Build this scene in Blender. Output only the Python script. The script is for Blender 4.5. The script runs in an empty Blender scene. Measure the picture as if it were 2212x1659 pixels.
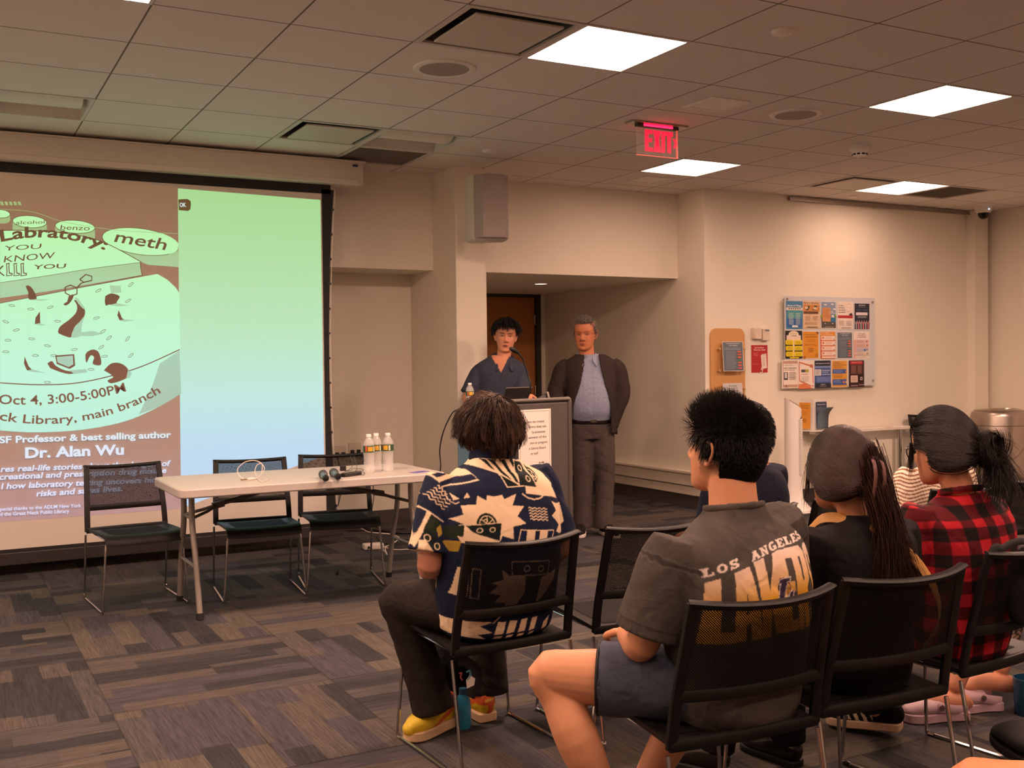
import bpy, bmesh, math, random
import numpy as np
from mathutils import Vector, Matrix
PI = math.pi
random.seed(7)
RNG = np.random.default_rng(11)
SC = bpy.context.scene
COL = SC.collection

# ------------------------------------------------------------------ camera
F = 2295.0                       # focal length in pixels of the 2212 x 1659 frame
YAW, PITCH, ROLL = 0.4970165, -0.0207723, -0.0119437
CAMZ = 1.38
_fw = np.array([math.sin(YAW)*math.cos(PITCH), math.cos(YAW)*math.cos(PITCH), math.sin(PITCH)])
_r0 = np.array([math.cos(YAW), -math.sin(YAW), 0.0])
_u0 = np.cross(_r0, _fw)
CR = math.cos(ROLL)*_r0+math.sin(ROLL)*_u0
CU = -math.sin(ROLL)*_r0+math.cos(ROLL)*_u0
CF = _fw
CP = np.array([0.0, 0.0, CAMZ])
cam = bpy.data.cameras.new('camera')
cam.sensor_fit = 'HORIZONTAL'
cam.sensor_width = 36.0
cam.lens = F/2212*36.0
cam.clip_start = 0.05
camo = bpy.data.objects.new('camera', cam)
COL.objects.link(camo)
camo.matrix_world = Matrix(((CR[0], CU[0], -CF[0], CP[0]), (CR[1], CU[1], -CF[1], CP[1]),
                            (CR[2], CU[2], -CF[2], CP[2]), (0, 0, 0, 1)))
SC.camera = camo
# ------------------------------------------------------------------ world, exposure, lamp levels
W = bpy.data.worlds.new('world')
SC.world = W
W.use_nodes = True
W.node_tree.nodes['Background'].inputs[0].default_value = (1.0, 0.62, 0.42, 1)
W.node_tree.nodes['Background'].inputs[1].default_value = 0.055
SC.view_settings.view_transform = 'Standard'
SC.view_settings.look = 'None'
SC.view_settings.exposure = 0.0
SC.view_settings.gamma = 1.0
SC.view_settings.use_curve_mapping = False
LAMP_COL = (1.0, 0.63, 0.47)
LAMP_POWER = 134.0                # emission strength of a lit troffer basket
CEIL = 2.94
GX, GY, GT = 0.243, 4.176, 0.6096    # ceiling grid origin and pitch


# ------------------------------------------------------------------ measuring helpers
def ray(px, py):
    return CF+CR*(px-1106.0)/F-CU*(py-829.5)/F


def at(px, py, d):
    return CP+ray(px, py)*d


def atz(px, py, z):
    q = ray(px, py)
    return CP+q*(z-CAMZ)/q[2]


def aty(px, py, y):
    q = ray(px, py)
    return CP+q*y/q[1]


def atx(px, py, x):
    q = ray(px, py)
    return CP+q*x/q[0]


def nrm(v):
    v = np.asarray(v, float)
    return v/(np.linalg.norm(v)+1e-12)


# ------------------------------------------------------------------ materials
def lin(c):
    if isinstance(c, str):
        c = c.lstrip('#')
        c = tuple(int(c[i:i+2], 16)/255 for i in (0, 2, 4))
    return tuple((x/12.92 if x <= 0.04045 else ((x+0.055)/1.055)**2.4) for x in c[:3])


MATS = {}


def new_mat(name):
    m = bpy.data.materials.new(name)
    m.use_nodes = True
    nt = m.node_tree
    return m, nt, nt.nodes, nt.links, nt.nodes['Principled BSDF']


def mat(name, col, rough=0.6, metal=0.0, var=0.06, scale=60.0, bump=0.0, spec=0.5, emit=None, es=0.0, stretch=(1, 1, 1), alpha=None):
    """A plain procedural material: base colour broken up by a little noise, optional bump."""
    if name in MATS:
        return MATS[name]
    m, nt, N, L, b = new_mat(name)
    c = lin(col) if isinstance(col, str) else col
    tc = N.new('ShaderNodeTexCoord')
    mp = N.new('ShaderNodeMapping')
    mp.inputs['Scale'].default_value = stretch
    L.new(tc.outputs['Object'], mp.inputs[0])
    nz = N.new('ShaderNodeTexNoise')
    nz.inputs['Scale'].default_value = scale
    nz.inputs['Detail'].default_value = 3
    L.new(mp.outputs[0], nz.inputs['Vector'])
    mx = N.new('ShaderNodeMix')
    mx.data_type = 'RGBA'
    mx.inputs[6].default_value = (*[x*(1-var) for x in c], 1)
    mx.inputs[7].default_value = (*[min(1, x*(1+var)) for x in c], 1)
    L.new(nz.outputs[0], mx.inputs[0])
    L.new(mx.outputs[2], b.inputs['Base Color'])
    b.inputs['Roughness'].default_value = rough
    b.inputs['Metallic'].default_value = metal
    b.inputs['Specular IOR Level'].default_value = spec
    if bump:
        bp = N.new('ShaderNodeBump')
        bp.inputs['Strength'].default_value = bump
        bp.inputs['Distance'].default_value = 0.004
        L.new(nz.outputs[0], bp.inputs['Height'])
        L.new(bp.outputs[0], b.inputs['Normal'])
    if emit is not None:
        e = lin(emit) if isinstance(emit, str) else emit
        b.inputs['Emission Color'].default_value = (*e, 1)
        b.inputs['Emission Strength'].default_value = es
    if alpha is not None:
        b.inputs['Alpha'].default_value = alpha
    MATS[name] = m
    return m


def mat_attr(name, rough=0.75, spec=0.3, bump=0.15, scale=400.0, sss=0.0, sheen=0.0, bscale2=None):
    """Colour comes from the mesh colour attribute 'Col' (printed cloth, skin tones)."""
    if name in MATS:
        return MATS[name]
    m, nt, N, L, b = new_mat(name)
    a = N.new('ShaderNodeVertexColor')
    a.layer_name = 'Col'
    L.new(a.outputs[0], b.inputs['Base Color'])
    b.inputs['Roughness'].default_value = rough
    b.inputs['Specular IOR Level'].default_value = spec
    tc = N.new('ShaderNodeTexCoord')
    nz = N.new('ShaderNodeTexNoise')
    nz.inputs['Scale'].default_value = scale
    nz.inputs['Detail'].default_value = 4
    L.new(tc.outputs['Object'], nz.inputs['Vector'])
    bp = N.new('ShaderNodeBump')
    bp.inputs['Strength'].default_value = bump
    bp.inputs['Distance'].default_value = 0.003
    L.new(nz.outputs[0], bp.inputs['Height'])
    if bscale2:
        n2 = N.new('ShaderNodeTexNoise')
        n2.inputs['Scale'].default_value = bscale2
        n2.inputs['Detail'].default_value = 2
        n2.inputs['Distortion'].default_value = 1.2
        L.new(tc.outputs['Object'], n2.inputs['Vector'])
        b2 = N.new('ShaderNodeBump')
        b2.inputs['Strength'].default_value = 0.35
        b2.inputs['Distance'].default_value = 0.02
        L.new(n2.outputs[0], b2.inputs['Height'])
        L.new(bp.outputs[0], b2.inputs['Normal'])
        L.new(b2.outputs[0], b.inputs['Normal'])
    else:
        L.new(bp.outputs[0], b.inputs['Normal'])
    if sss:
        b.inputs['Subsurface Weight'].default_value = sss
        b.inputs['Subsurface Radius'].default_value = (0.02, 0.008, 0.004)
        b.inputs['Subsurface Scale'].default_value = 0.3
    if sheen:
        b.inputs['Sheen Weight'].default_value = sheen
    MATS[name] = m
    return m


# ------------------------------------------------------------------ mesh builder
def frames(pts, side=None):
    pts = np.asarray(pts, float)
    n = len(pts)
    T = np.zeros_like(pts)
    T[1:-1] = pts[2:]-pts[:-2]
    T[0] = pts[1]-pts[0]
    T[-1] = pts[-1]-pts[-2]
    T = np.array([nrm(t) for t in T])
    A = []
    if side is not None:
        s = np.asarray(side, float)
        for i in range(n):
            si = s[i] if s.ndim == 2 else s
            A.append(nrm(si-np.dot(si, T[i])*T[i]))
    else:
        h = np.array([0, 0, 1.0]) if abs(T[0][2]) < 0.9 else np.array([1.0, 0, 0])
        a = nrm(h-np.dot(h, T[0])*T[0])
        A.append(a)
        for i in range(1, n):
            a = nrm(a-np.dot(a, T[i])*T[i])
            A.append(a)
    A = np.array(A)
    return T, A, np.cross(T, A)


def smooth_path(pts, k=4, extra=None):
    """Catmull-Rom through the points; extra columns (radii) are interpolated with them."""
    P = np.asarray(pts, float)
    if extra is not None:
        P = np.hstack([P, np.asarray(extra, float).reshape(len(P), -1)])
    out = []
    n = len(P)
    for i in range(n-1):
        p0 = P[max(i-1, 0)]; p1 = P[i]; p2 = P[i+1]; p3 = P[min(i+2, n-1)]
        for j in range(k):
            t = j/k
            out.append(0.5*((2*p1)+(-p0+p2)*t+(2*p0-5*p1+4*p2-p3)*t*t+(-p0+3*p1-3*p2+p3)*t**3))
    out.append(P[-1])
    out = np.array(out)
    if extra is None:
        return out
    return out[:, :3], np.maximum(out[:, 3:], 1e-4)


class MB:
    def __init__(self):
        self.v = []; self.f = []; self.m = []; self.n = 0

    def add(self, verts, faces, mi=0):
        b = self.n
        verts = [tuple(map(float, p)) for p in verts]
        self.v += verts
        self.n += len(verts)
        self.f += [tuple(i+b for i in f) for f in faces]
        self.m += [mi]*len(faces)
        return self

    def box(self, x0, x1, y0, y1, z0, z1, mi=0):
        v = [(x, y, z) for z in (z0, z1) for y in (y0, y1) for x in (x0, x1)]
        return self.add(v, [(0, 2, 3, 1), (4, 5, 7, 6), (0, 1, 5, 4), (2, 6, 7, 3), (0, 4, 6, 2), (1, 3, 7, 5)], mi)

    def obox(self, c, ax, half, mi=0):
        """Box with a centre, three axes and half sizes."""
        c = np.asarray(c, float)
        A = [nrm(a)*h for a, h in zip(ax, half)]
        v = [c+sx*A[0]+sy*A[1]+sz*A[2] for sz in (-1, 1) for sy in (-1, 1) for sx in (-1, 1)]
        return self.add(v, [(0, 2, 3, 1), (4, 5, 7, 6), (0, 1, 5, 4), (2, 6, 7, 3), (0, 4, 6, 2), (1, 3, 7, 5)], mi)

    def quad(self, a, b, c, d, mi=0):
        return self.add([a, b, c, d], [(0, 1, 2, 3)], mi)

    def tube(self, pts, r, n=10, mi=0, side=None, caps=True, closed=False, power=2.0, round_caps=False):
        pts = np.asarray(pts, float)
        m = len(pts)
        R = np.asarray(r, float)
        if R.ndim == 0:
            R = np.full((m, 2), float(R))
        elif R.ndim == 1:
            R = np.stack([R, R], 1) if len(R) == m else np.tile(R, (m, 1))
        if round_caps:
            T0 = nrm(pts[0]-pts[1]); T1 = nrm(pts[-1]-pts[-2])
            p0 = [pts[0]+T0*R[0].mean()*math.sin(a) for a in (1.45, 1.1, 0.6)]
            r0 = [R[0]*math.cos(a) for a in (1.45, 1.1, 0.6)]
            p1 = [pts[-1]+T1*R[-1].mean()*math.sin(a) for a in (0.6, 1.1, 1.45)]
            r1 = [R[-1]*math.cos(a) for a in (0.6, 1.1, 1.45)]
            s2 = side
            if side is not None and np.asarray(side).ndim == 2:
                s2 = np.vstack([[side[0]]*3, side, [side[-1]]*3])
            pts = np.vstack([p0, pts, p1]); R = np.vstack([r0, R, r1]); side = s2; m = len(pts)
        T, A, B = frames(pts, side)
        if closed:
            T = np.array([nrm(pts[(i+1) % m]-pts[i-1]) for i in range(m)])
            if side is not None:
                s = np.asarray(side, float)
                A = np.array([nrm(s-np.dot(s, t)*t) for t in T])
            B = np.cross(T, A)
        th = np.arange(n)*2*PI/n
        ca, sa = np.cos(th), np.sin(th)
        if power != 2.0:
            e = 2.0/power
            ca, sa = np.sign(ca)*np.abs(ca)**e, np.sign(sa)*np.abs(sa)**e
        V = (pts[:, None, :]+R[:, None, 0:1]*ca[None, :, None]*A[:, None, :]+R[:, None, 1:2]*sa[None, :, None]*B[:, None, :]).reshape(-1, 3)
        fs = []
        for i in range(m if closed else m-1):
            i2 = (i+1) % m
            for j in range(n):
                k = (j+1) % n
                fs.append((i*n+j, i*n+k, i2*n+k, i2*n+j))
        if caps and not closed:
            fs.append(tuple(range(n-1, -1, -1)))
            fs.append(tuple((m-1)*n+j for j in range(n)))
        return self.add(V, fs, mi)

    def limb(self, pts, radii, n=16, k=4, mi=0, side=None, round_caps=True, power=2.0):
        R = np.asarray(radii, float)
        if R.ndim == 1:
            R = np.stack([R, R], 1)
        P, R = smooth_path(pts, k, R)
        return self.tube(P, R, n, mi, side=side, round_caps=round_caps, power=power)

    def lathe(self, prof, c=(0, 0, 0), n=24, mi=0, axis=(0, 0, 1), up=None):
        ax = nrm(axis)
        h = np.array([1.0, 0, 0]) if abs(ax[0]) < 0.9 else np.array([0, 1.0, 0])
        a = nrm(h-np.dot(h, ax)*ax); b = np.cross(ax, a)
        c = np.asarray(c, float)
        V = []; fs = []
        for (r, z) in prof:
            for j in range(n):
                t = 2*PI*j/n
                V.append(c+ax*z+(a*math.cos(t)+b*math.sin(t))*max(r, 1e-5))
        m = len(prof)
        for i in range(m-1):
            for j in range(n):
                k = (j+1) % n
                fs.append((i*n+j, i*n+k, (i+1)*n+k, (i+1)*n+j))
        if prof[0][0] > 1e-4:
            fs.append(tuple(range(n-1, -1, -1)))
        if prof[-1][0] > 1e-4:
            fs.append(tuple((m-1)*n+j for j in range(n)))
        return self.add(V, fs, mi)

    def ell(self, c, rad, ax=None, nu=20, nv=12, mi=0):
        c = np.asarray(c, float)
        ax = np.eye(3) if ax is None else np.array([nrm(a) for a in ax])
        V = []; fs = []
        for i in range(nv+1):
            ph = PI*i/nv
            for j in range(nu):
                th = 2*PI*j/nu
                l = (rad[0]*math.sin(ph)*math.cos(th), rad[1]*math.sin(ph)*math.sin(th), rad[2]*math.cos(ph))
                V.append(c+ax[0]*l[0]+ax[1]*l[1]+ax[2]*l[2])
        for i in range(nv):
            for j in range(nu):
                k = (j+1) % nu
                fs.append((i*nu+j, (i+1)*nu+j, (i+1)*nu+k, i*nu+k))
        return self.add(V, fs, mi)

    def prism(self, poly, o, ux, uy, uz, t, mi=0):
        """2-D polygon in the frame (o, ux, uy) given thickness t along uz."""
        o = np.asarray(o, float); ux = nrm(ux); uy = nrm(uy); uz = nrm(uz)
        n = len(poly)
        V = [o+ux*p[0]+uy*p[1] for p in poly]+[o+ux*p[0]+uy*p[1]+uz*t for p in poly]
        fs = [tuple(range(n-1, -1, -1)), tuple(range(n, 2*n))]
        for i in range(n):
            k = (i+1) % n
            fs.append((i, k, n+k, n+i))
        return self.add(V, fs, mi)

    def poly(self, pts, mi=0):
        return self.add(pts, [tuple(range(len(pts)))], mi)

    def mesh(self, name='mesh', recalc=True):
        me = bpy.data.meshes.new(name)
        me.from_pydata(self.v, [], self.f)
        me.polygons.foreach_set('material_index', np.array(self.m, dtype=np.int32))
        if recalc:
            bm = bmesh.new(); bm.from_mesh(me)
            bmesh.ops.recalc_face_normals(bm, faces=bm.faces)
            bm.to_mesh(me); bm.free()
        me.update()
        return me


def rrect(w, h, r, k=5, cx=0.0, cy=0.0):
    out = []
    for (sx, sy, a0) in ((1, 1, 0), (-1, 1, 90), (-1, -1, 180), (1, -1, 270)):
        for i in range(k+1):
            a = math.radians(a0+90*i/k)
            out.append((cx+sx*(w/2-r)+r*math.cos(a), cy+sy*(h/2-r)+r*math.sin(a)))
    return out


def finish(me, name, mats, parent=None, local=False, smooth=40, bevel=0.0, origin=None):
    if not isinstance(mats, (list, tuple)):
        mats = [mats]
    for m in mats:
        me.materials.append(m)
    o = bpy.data.objects.new(name, me)
    COL.objects.link(o)
    off = None
    if parent is not None:
        o.parent = parent
        if not local:
            off = np.array(world_loc(parent))
    elif origin is not None:
        off = np.asarray(origin, float)
        o.location = off
    elif not local:
        co = np.empty(len(me.vertices)*3)
        me.vertices.foreach_get('co', co)
        co = co.reshape(-1, 3)
        off = np.array([(co[:, 0].min()+co[:, 0].max())/2, (co[:, 1].min()+co[:, 1].max())/2, co[:, 2].min()])
        o.location = off
    if off is not None:
        co = np.empty(len(me.vertices)*3)
        me.vertices.foreach_get('co', co)
        co = (co.reshape(-1, 3)-off).ravel()
        me.vertices.foreach_set('co', co)
        me.update()
    if smooth:
        me.polygons.foreach_set('use_smooth', np.ones(len(me.polygons), dtype=bool))
        try:
            me.set_sharp_from_angle(angle=math.radians(smooth))
        except Exception:
            pass
    if bevel:
        b = o.modifiers.new('bevel', 'BEVEL')
        b.width = bevel; b.segments = 2; b.limit_method = 'ANGLE'; b.angle_limit = math.radians(40)
        b.harden_normals = False
    return o


def world_loc(o):
    l = np.array(o.location)
    while o.parent is not None:
        o = o.parent
        l = l+np.array(o.location)
    return l


def build(mb, name, mats, parent=None, **kw):
    return finish(mb.mesh(name), name, mats, parent, **kw)


def tag(o, label=None, cat=None, group=None, kind=None):
    if label: o['label'] = label
    if cat: o['category'] = cat
    if group: o['group'] = group
    if kind: o['kind'] = kind
    return o


def thing(name, loc, label, cat, group=None, rz=0.0):
    o = bpy.data.objects.new(name, None)
    COL.objects.link(o)
    o.empty_display_size = 0.1
    o.location = tuple(map(float, loc))
    o.rotation_euler = (0, 0, rz)
    return tag(o, label, cat, group)


def struct(mb, name, mats, **kw):
    o = build(mb, name, mats, **kw)
    o['kind'] = 'structure'
    return o


def copy_tree(o, parent=None):
    c = o.copy()
    COL.objects.link(c)
    if parent is not None:
        c.parent = parent
    for ch in list(o.children):
        copy_tree(ch, c)
    return c


# ------------------------------------------------------------------ lettering
_TXT = {}


def text_geo(body, bold=0.0, spacing=1.0):
    key = (body, bold, spacing)
    if key in _TXT:
        return _TXT[key]
    cu = bpy.data.curves.new('t', 'FONT')
    cu.body = body
    cu.size = 1.0
    cu.offset = bold
    cu.space_character = spacing
    cu.resolution_u = 3
    ob = bpy.data.objects.new('t', cu)
    me = ob.to_mesh()
    n = len(me.vertices)
    co = np.empty(n*3)
    me.vertices.foreach_get('co', co)
    V = co.reshape(-1, 3)[:, :2].copy()
    fs = [tuple(p.vertices) for p in me.polygons]
    ob.to_mesh_clear()
    bpy.data.objects.remove(ob)
    bpy.data.curves.remove(cu)
    if n:
        V[:, 0] -= V[:, 0].min()
    _TXT[key] = (V, fs)
    return V, fs


CAP = 0.729                       # cap height of the built-in face at size 1


def text_on(mb, body, a, b, height, nvec, mi=0, bold=0.0, shear=0.0, bend=0.0, off=0.001, up=None, fit=True):
    """Write `body` with its baseline from a to b (world points), cap height `height`, in the plane with normal nvec."""
    V, fs = text_geo(body, bold)
    a = np.asarray(a, float); b = np.asarray(b, float)
    w = np.linalg.norm(b-a)
    ux = nrm(b-a)
    nv = nrm(nvec)
    uy = np.cross(nv, ux) if up is None else nrm(up)
    tw = V[:, 0].max()
    s = w/tw if fit else height/CAP
    x = V[:, 0]*s
    y = V[:, 1]*height/CAP
    x = x+shear*y
    y2 = y+bend*4*(x/w)*(1-x/w)
    slope = bend*4*(1-2*x/w)/w
    x2 = x-slope*y
    P = a+np.outer(x2, ux)+np.outer(y2, uy)+nv*off
    mb.add(P, fs, mi)


# ------------------------------------------------------------------ drawing board for printed cloth
class Canvas:
    """A small polygon rasteriser: prints are drawn once and looked up per vertex."""

    def __init__(self, x0, x1, y0, y1, res, bg):
        self.x0, self.y0, self.res = x0, y0, res
        self.w = int((x1-x0)*res)+1; self.h = int((y1-y0)*res)+1
        self.a = np.empty((self.h, self.w, 3)); self.a[:] = lin(bg)

    def fill(self, poly, col, grad=None):
        P = (np.asarray(poly, float)-(self.x0, self.y0))*self.res
        i0 = max(int(P[:, 1].min()), 0); i1 = min(int(P[:, 1].max())+2, self.h)
        j0 = max(int(P[:, 0].min()), 0); j1 = min(int(P[:, 0].max())+2, self.w)
        if i1 <= i0 or j1 <= j0:
            return
        Y, X = np.mgrid[i0:i1, j0:j1].astype(float)
        ins = np.zeros(X.shape, bool)
        n = len(P)
        for k in range(n):
            x1, y1 = P[k]; x2, y2 = P[(k+1) % n]
            if y1 == y2:
                continue
            c = ((y1 > Y) != (y2 > Y)) & (X < (x2-x1)*(Y-y1)/(y2-y1)+x1)
            ins ^= c
        if grad is None:
            self.a[i0:i1, j0:j1][ins] = lin(col)
        else:
            c0, c1, ya, yb = grad
            t = np.clip((Y/self.res+self.y0-ya)/(yb-ya), 0, 1)[..., None]
            g = np.array(lin(c0))*(1-t)+np.array(lin(c1))*t
            self.a[i0:i1, j0:j1][ins] = g[ins]

    def line(self, pts, w, col):
        pts = np.asarray(pts, float)
        for p, q in zip(pts[:-1], pts[1:]):
            t = q-p
            l = np.linalg.norm(t)
            if l < 1e-9:
                continue
            t = t/l; nn = np.array([-t[1], t[0]])*w/2; e = t*w*0.35
            self.fill([p-e+nn, q+e+nn, q+e-nn, p-e-nn], col)

    def ell(self, c, rx, ry, col, rot=0.0):
        self.fill(ell2(c, rx, ry, rot), col)

    def outline(self, poly, w, col):
        self.line(list(poly)+[poly[0]], w, col)

    def text(self, body, x, y, width, height, col, bold=0.0, bend=0.0, shear=0.0, rot=0.0, grad=None):
        V, fs = text_geo(body, bold)
        s = width/V[:, 0].max()
        X = V[:, 0]*s; Y = V[:, 1]*height/CAP
        Y = Y+bend*4*(X/width)*(1-X/width); X = X+shear*V[:, 1]*height
        c, sn = math.cos(rot), math.sin(rot)
        P = np.stack([x+X*c-Y*sn, y+X*sn+Y*c], 1)
        for f in fs:
            self.fill(P[list(f)], col, grad)

    def look(self, x, y):
        fx = np.clip((x-self.x0)*self.res, 0, self.w-1.001); fy = np.clip((y-self.y0)*self.res, 0, self.h-1.001)
        j = fx.astype(int); i = fy.astype(int); tx = (fx-j)[:, None]; ty = (fy-i)[:, None]
        a = self.a
        i1 = np.minimum(i+1, self.h-1); j1 = np.minimum(j+1, self.w-1)
        return (a[i, j]*(1-tx)+a[i, j1]*tx)*(1-ty)+(a[i1, j]*(1-tx)+a[i1, j1]*tx)*ty


def ell2(c, rx, ry, rot=0.0, n=28, a0=0.0, a1=2*PI):
    t = np.linspace(a0, a1, n)
    x = rx*np.cos(t); y = ry*np.sin(t)
    cr, sr = math.cos(rot), math.sin(rot)
    return np.stack([c[0]+x*cr-y*sr, c[1]+x*sr+y*cr], 1)

# =================================================================== SETTING
M_WALL = mat('wall_paint', '#ece4d4', 0.85, var=0.02, scale=14, bump=0.05)
M_DARKBASE = mat('vinyl_base', '#4a423f', 0.55, var=0.08)
M_WHITE = mat('white_metal', '#ece6de', 0.5, var=0.02)
M_BLACK = mat('black_plastic', '#1c1a1b', 0.42, var=0.15, scale=300, bump=0.05)
M_BLACKMATTE = mat('black_matte', '#161415', 0.7, var=0.1)
M_CHROME = mat('chrome', '#c9c4c2', 0.16, 1.0, var=0.02)
M_STEEL = mat('brushed_steel', '#b7aaa0', 0.33, 1.0, var=0.12, scale=30, stretch=(8, 8, 0.2))
M_GREYMETAL = mat('grey_enamel', '#8d8781', 0.45, 0.3, var=0.04)


def ceiling_mat():
    m, nt, N, L, b = new_mat('acoustic_tile')
    tc = N.new('ShaderNodeTexCoord')
    sep = N.new('ShaderNodeSeparateXYZ')
    L.new(tc.outputs['Object'], sep.inputs[0])
    line = None
    for ax, o in ((0, GX), (1, GY)):
        a = N.new('ShaderNodeMath'); a.operation = 'SUBTRACT'; a.inputs[1].default_value = o-GT*40
        L.new(sep.outputs[ax], a.inputs[0])
        d = N.new('ShaderNodeMath'); d.operation = 'DIVIDE'; d.inputs[1].default_value = GT
        L.new(a.outputs[0], d.inputs[0])
        f = N.new('ShaderNodeMath'); f.operation = 'FRACT'
        L.new(d.outputs[0], f.inputs[0])
        s = N.new('ShaderNodeMath'); s.operation = 'SUBTRACT'; s.inputs[1].default_value = 0.5
        L.new(f.outputs[0], s.inputs[0])
        ab = N.new('ShaderNodeMath'); ab.operation = 'ABSOLUTE'
        L.new(s.outputs[0], ab.inputs[0])
        if line is None:
            line = ab
        else:
            mx = N.new('ShaderNodeMath'); mx.operation = 'MAXIMUM'
            L.new(line.outputs[0], mx.inputs[0]); L.new(ab.outputs[0], mx.inputs[1])
            line = mx
    g = N.new('ShaderNodeMath'); g.operation = 'GREATER_THAN'; g.inputs[1].default_value = 0.4925
    L.new(line.outputs[0], g.inputs[0])
    nz = N.new('ShaderNodeTexNoise'); nz.inputs['Scale'].default_value = 220; nz.inputs['Detail'].default_value = 4
    L.new(tc.outputs['Object'], nz.inputs['Vector'])
    c1 = N.new('ShaderNodeMix'); c1.data_type = 'RGBA'
    c1.inputs[6].default_value = (*lin('#dfd6cd'), 1); c1.inputs[7].default_value = (*lin('#efe7df'), 1)
    L.new(nz.outputs[0], c1.inputs[0])
    c2 = N.new('ShaderNodeMix'); c2.data_type = 'RGBA'
    c2.inputs[7].default_value = (*lin('#7d736b'), 1)
    L.new(g.outputs[0], c2.inputs[0]); L.new(c1.outputs[2], c2.inputs[6])
    L.new(c2.outputs[2], b.inputs['Base Color'])
    b.inputs['Roughness'].default_value = 0.95
    b.inputs['Specular IOR Level'].default_value = 0.1
    bp = N.new('ShaderNodeBump'); bp.inputs['Strength'].default_value = 0.25; bp.inputs['Distance'].default_value = 0.002
    L.new(nz.outputs[0], bp.inputs['Height']); L.new(bp.outputs[0], b.inputs['Normal'])
    return m


def carpet_mat():
    """Basket-weave of streaky carpet planks, 0.9 m cells of two planks each, direction alternating."""
    m, nt, N, L, b = new_mat('carpet_planks')

    def math_(op, a, bb=None):
        n = N.new('ShaderNodeMath'); n.operation = op
        for i, x in enumerate((a, bb)):
            if x is None: continue
            if isinstance(x, (int, float)): n.inputs[i].default_value = x
            else: L.new(x, n.inputs[i])
        return n.outputs[0]

    def mixv(fac, a, c):
        n = N.new('ShaderNodeMix'); n.data_type = 'FLOAT'
        L.new(fac, n.inputs[0]); L.new(a, n.inputs[2]); L.new(c, n.inputs[3])
        return n.outputs[0]
    tc = N.new('ShaderNodeTexCoord')
    sep = N.new('ShaderNodeSeparateXYZ'); L.new(tc.outputs['Object'], sep.inputs[0])
    X = math_('ADD', sep.outputs[0], 18-0.59); Y = math_('ADD', sep.outputs[1], 18-4.45)
    cx = math_('FLOOR', math_('DIVIDE', X, 0.9)); cy = math_('FLOOR', math_('DIVIDE', Y, 0.9))
    par = math_('MODULO', math_('ADD', cx, cy), 2.0)          # 0: planks run along X
    A = mixv(par, X, Y); B = mixv(par, Y, X)                   # along / across the plank
    plank = math_('FLOOR', math_('DIVIDE', B, 0.45))
    pa = math_('FLOOR', math_('DIVIDE', A, 0.9))
    # blocks of tone inside each plank

    def noise_tex(a, bb, w):
        cb = N.new('ShaderNodeCombineXYZ')
        for i, x in enumerate((a, bb, w)):
            if isinstance(x, (int, float)): cb.inputs[i].default_value = x
            else: L.new(x, cb.inputs[i])
        return cb.outputs[0]
    wn0 = N.new('ShaderNodeTexWhiteNoise'); wn0.noise_dimensions = '3D'
    L.new(noise_tex(pa, plank, par), wn0.inputs['Vector'])
    band = math_('FLOOR', math_('ADD', math_('DIVIDE', B, 0.115), wn0.outputs['Value']))
    wn1 = N.new('ShaderNodeTexWhiteNoise'); wn1.noise_dimensions = '3D'
    L.new(noise_tex(band, pa, par), wn1.inputs['Vector'])
    blk = math_('FLOOR', math_('ADD', math_('DIVIDE', A, 0.52), math_('MULTIPLY', wn1.outputs['Value'], 3.0)))
    wn2 = N.new('ShaderNodeTexWhiteNoise'); wn2.noise_dimensions = '3D'
    L.new(noise_tex(blk, band, par), wn2.inputs['Vector'])
    # streaks along the plank
    st = N.new('ShaderNodeTexNoise'); st.inputs['Scale'].default_value = 1.0; st.inputs['Detail'].default_value = 4
    L.new(noise_tex(math_('MULTIPLY', A, 7.0), math_('MULTIPLY', B, 150.0), par), st.inputs['Vector'])
    st2 = N.new('ShaderNodeTexNoise'); st2.inputs['Scale'].default_value = 1.0; st2.inputs['Detail'].default_value = 3
    L.new(noise_tex(math_('MULTIPLY', A, 2.0), math_('MULTIPLY', B, 26.0), plank), st2.inputs['Vector'])
    tuft = N.new('ShaderNodeTexNoise'); tuft.inputs['Scale'].default_value = 260; tuft.inputs['Detail'].default_value = 2
    L.new(tc.outputs['Object'], tuft.inputs['Vector'])
    r = N.new('ShaderNodeValToRGB')
    r.color_ramp.interpolation = 'CONSTANT'
    cols = ['#3f3d3e', '#4a4747', '#373638', '#504a46', '#454247', '#565049', '#323134']
    while len(r.color_ramp.elements) < len(cols):
        r.color_ramp.elements.new(0.5)
    for i, c in enumerate(cols):
        r.color_ramp.elements[i].position = i/len(cols)
        r.color_ramp.elements[i].color = (*lin(c), 1)
    mixin = math_('ADD', math_('MULTIPLY', wn2.outputs['Value'], 0.55), math_('MULTIPLY', wn0.outputs['Value'], 0.45))
    L.new(mixin, r.inputs[0])
    k = math_('ADD', math_('MULTIPLY', st.outputs[0], 1.5), math_('MULTIPLY', st2.outputs[0], 0.6))
    k = math_('ADD', math_('ADD', k, math_('MULTIPLY', tuft.outputs[0], 0.6)), -0.35)
    # plank joints a touch darker
    eb = math_('ABSOLUTE', math_('SUBTRACT', math_('FRACT', math_('DIVIDE', B, 0.45)), 0.5))
    ea = math_('ABSOLUTE', math_('SUBTRACT', math_('FRACT', math_('DIVIDE', A, 0.9)), 0.5))
    j = math_('MAXIMUM', math_('GREATER_THAN', eb, 0.491), math_('GREATER_THAN', ea, 0.4955))
    k = math_('MULTIPLY', k, math_('SUBTRACT', 1.0, math_('MULTIPLY', j, 0.28)))
    mul = N.new('ShaderNodeVectorMath'); mul.operation = 'SCALE'
    L.new(r.outputs[0], mul.inputs[0]); L.new(k, mul.inputs['Scale'])
    L.new(mul.outputs[0], b.inputs['Base Color'])
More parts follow.
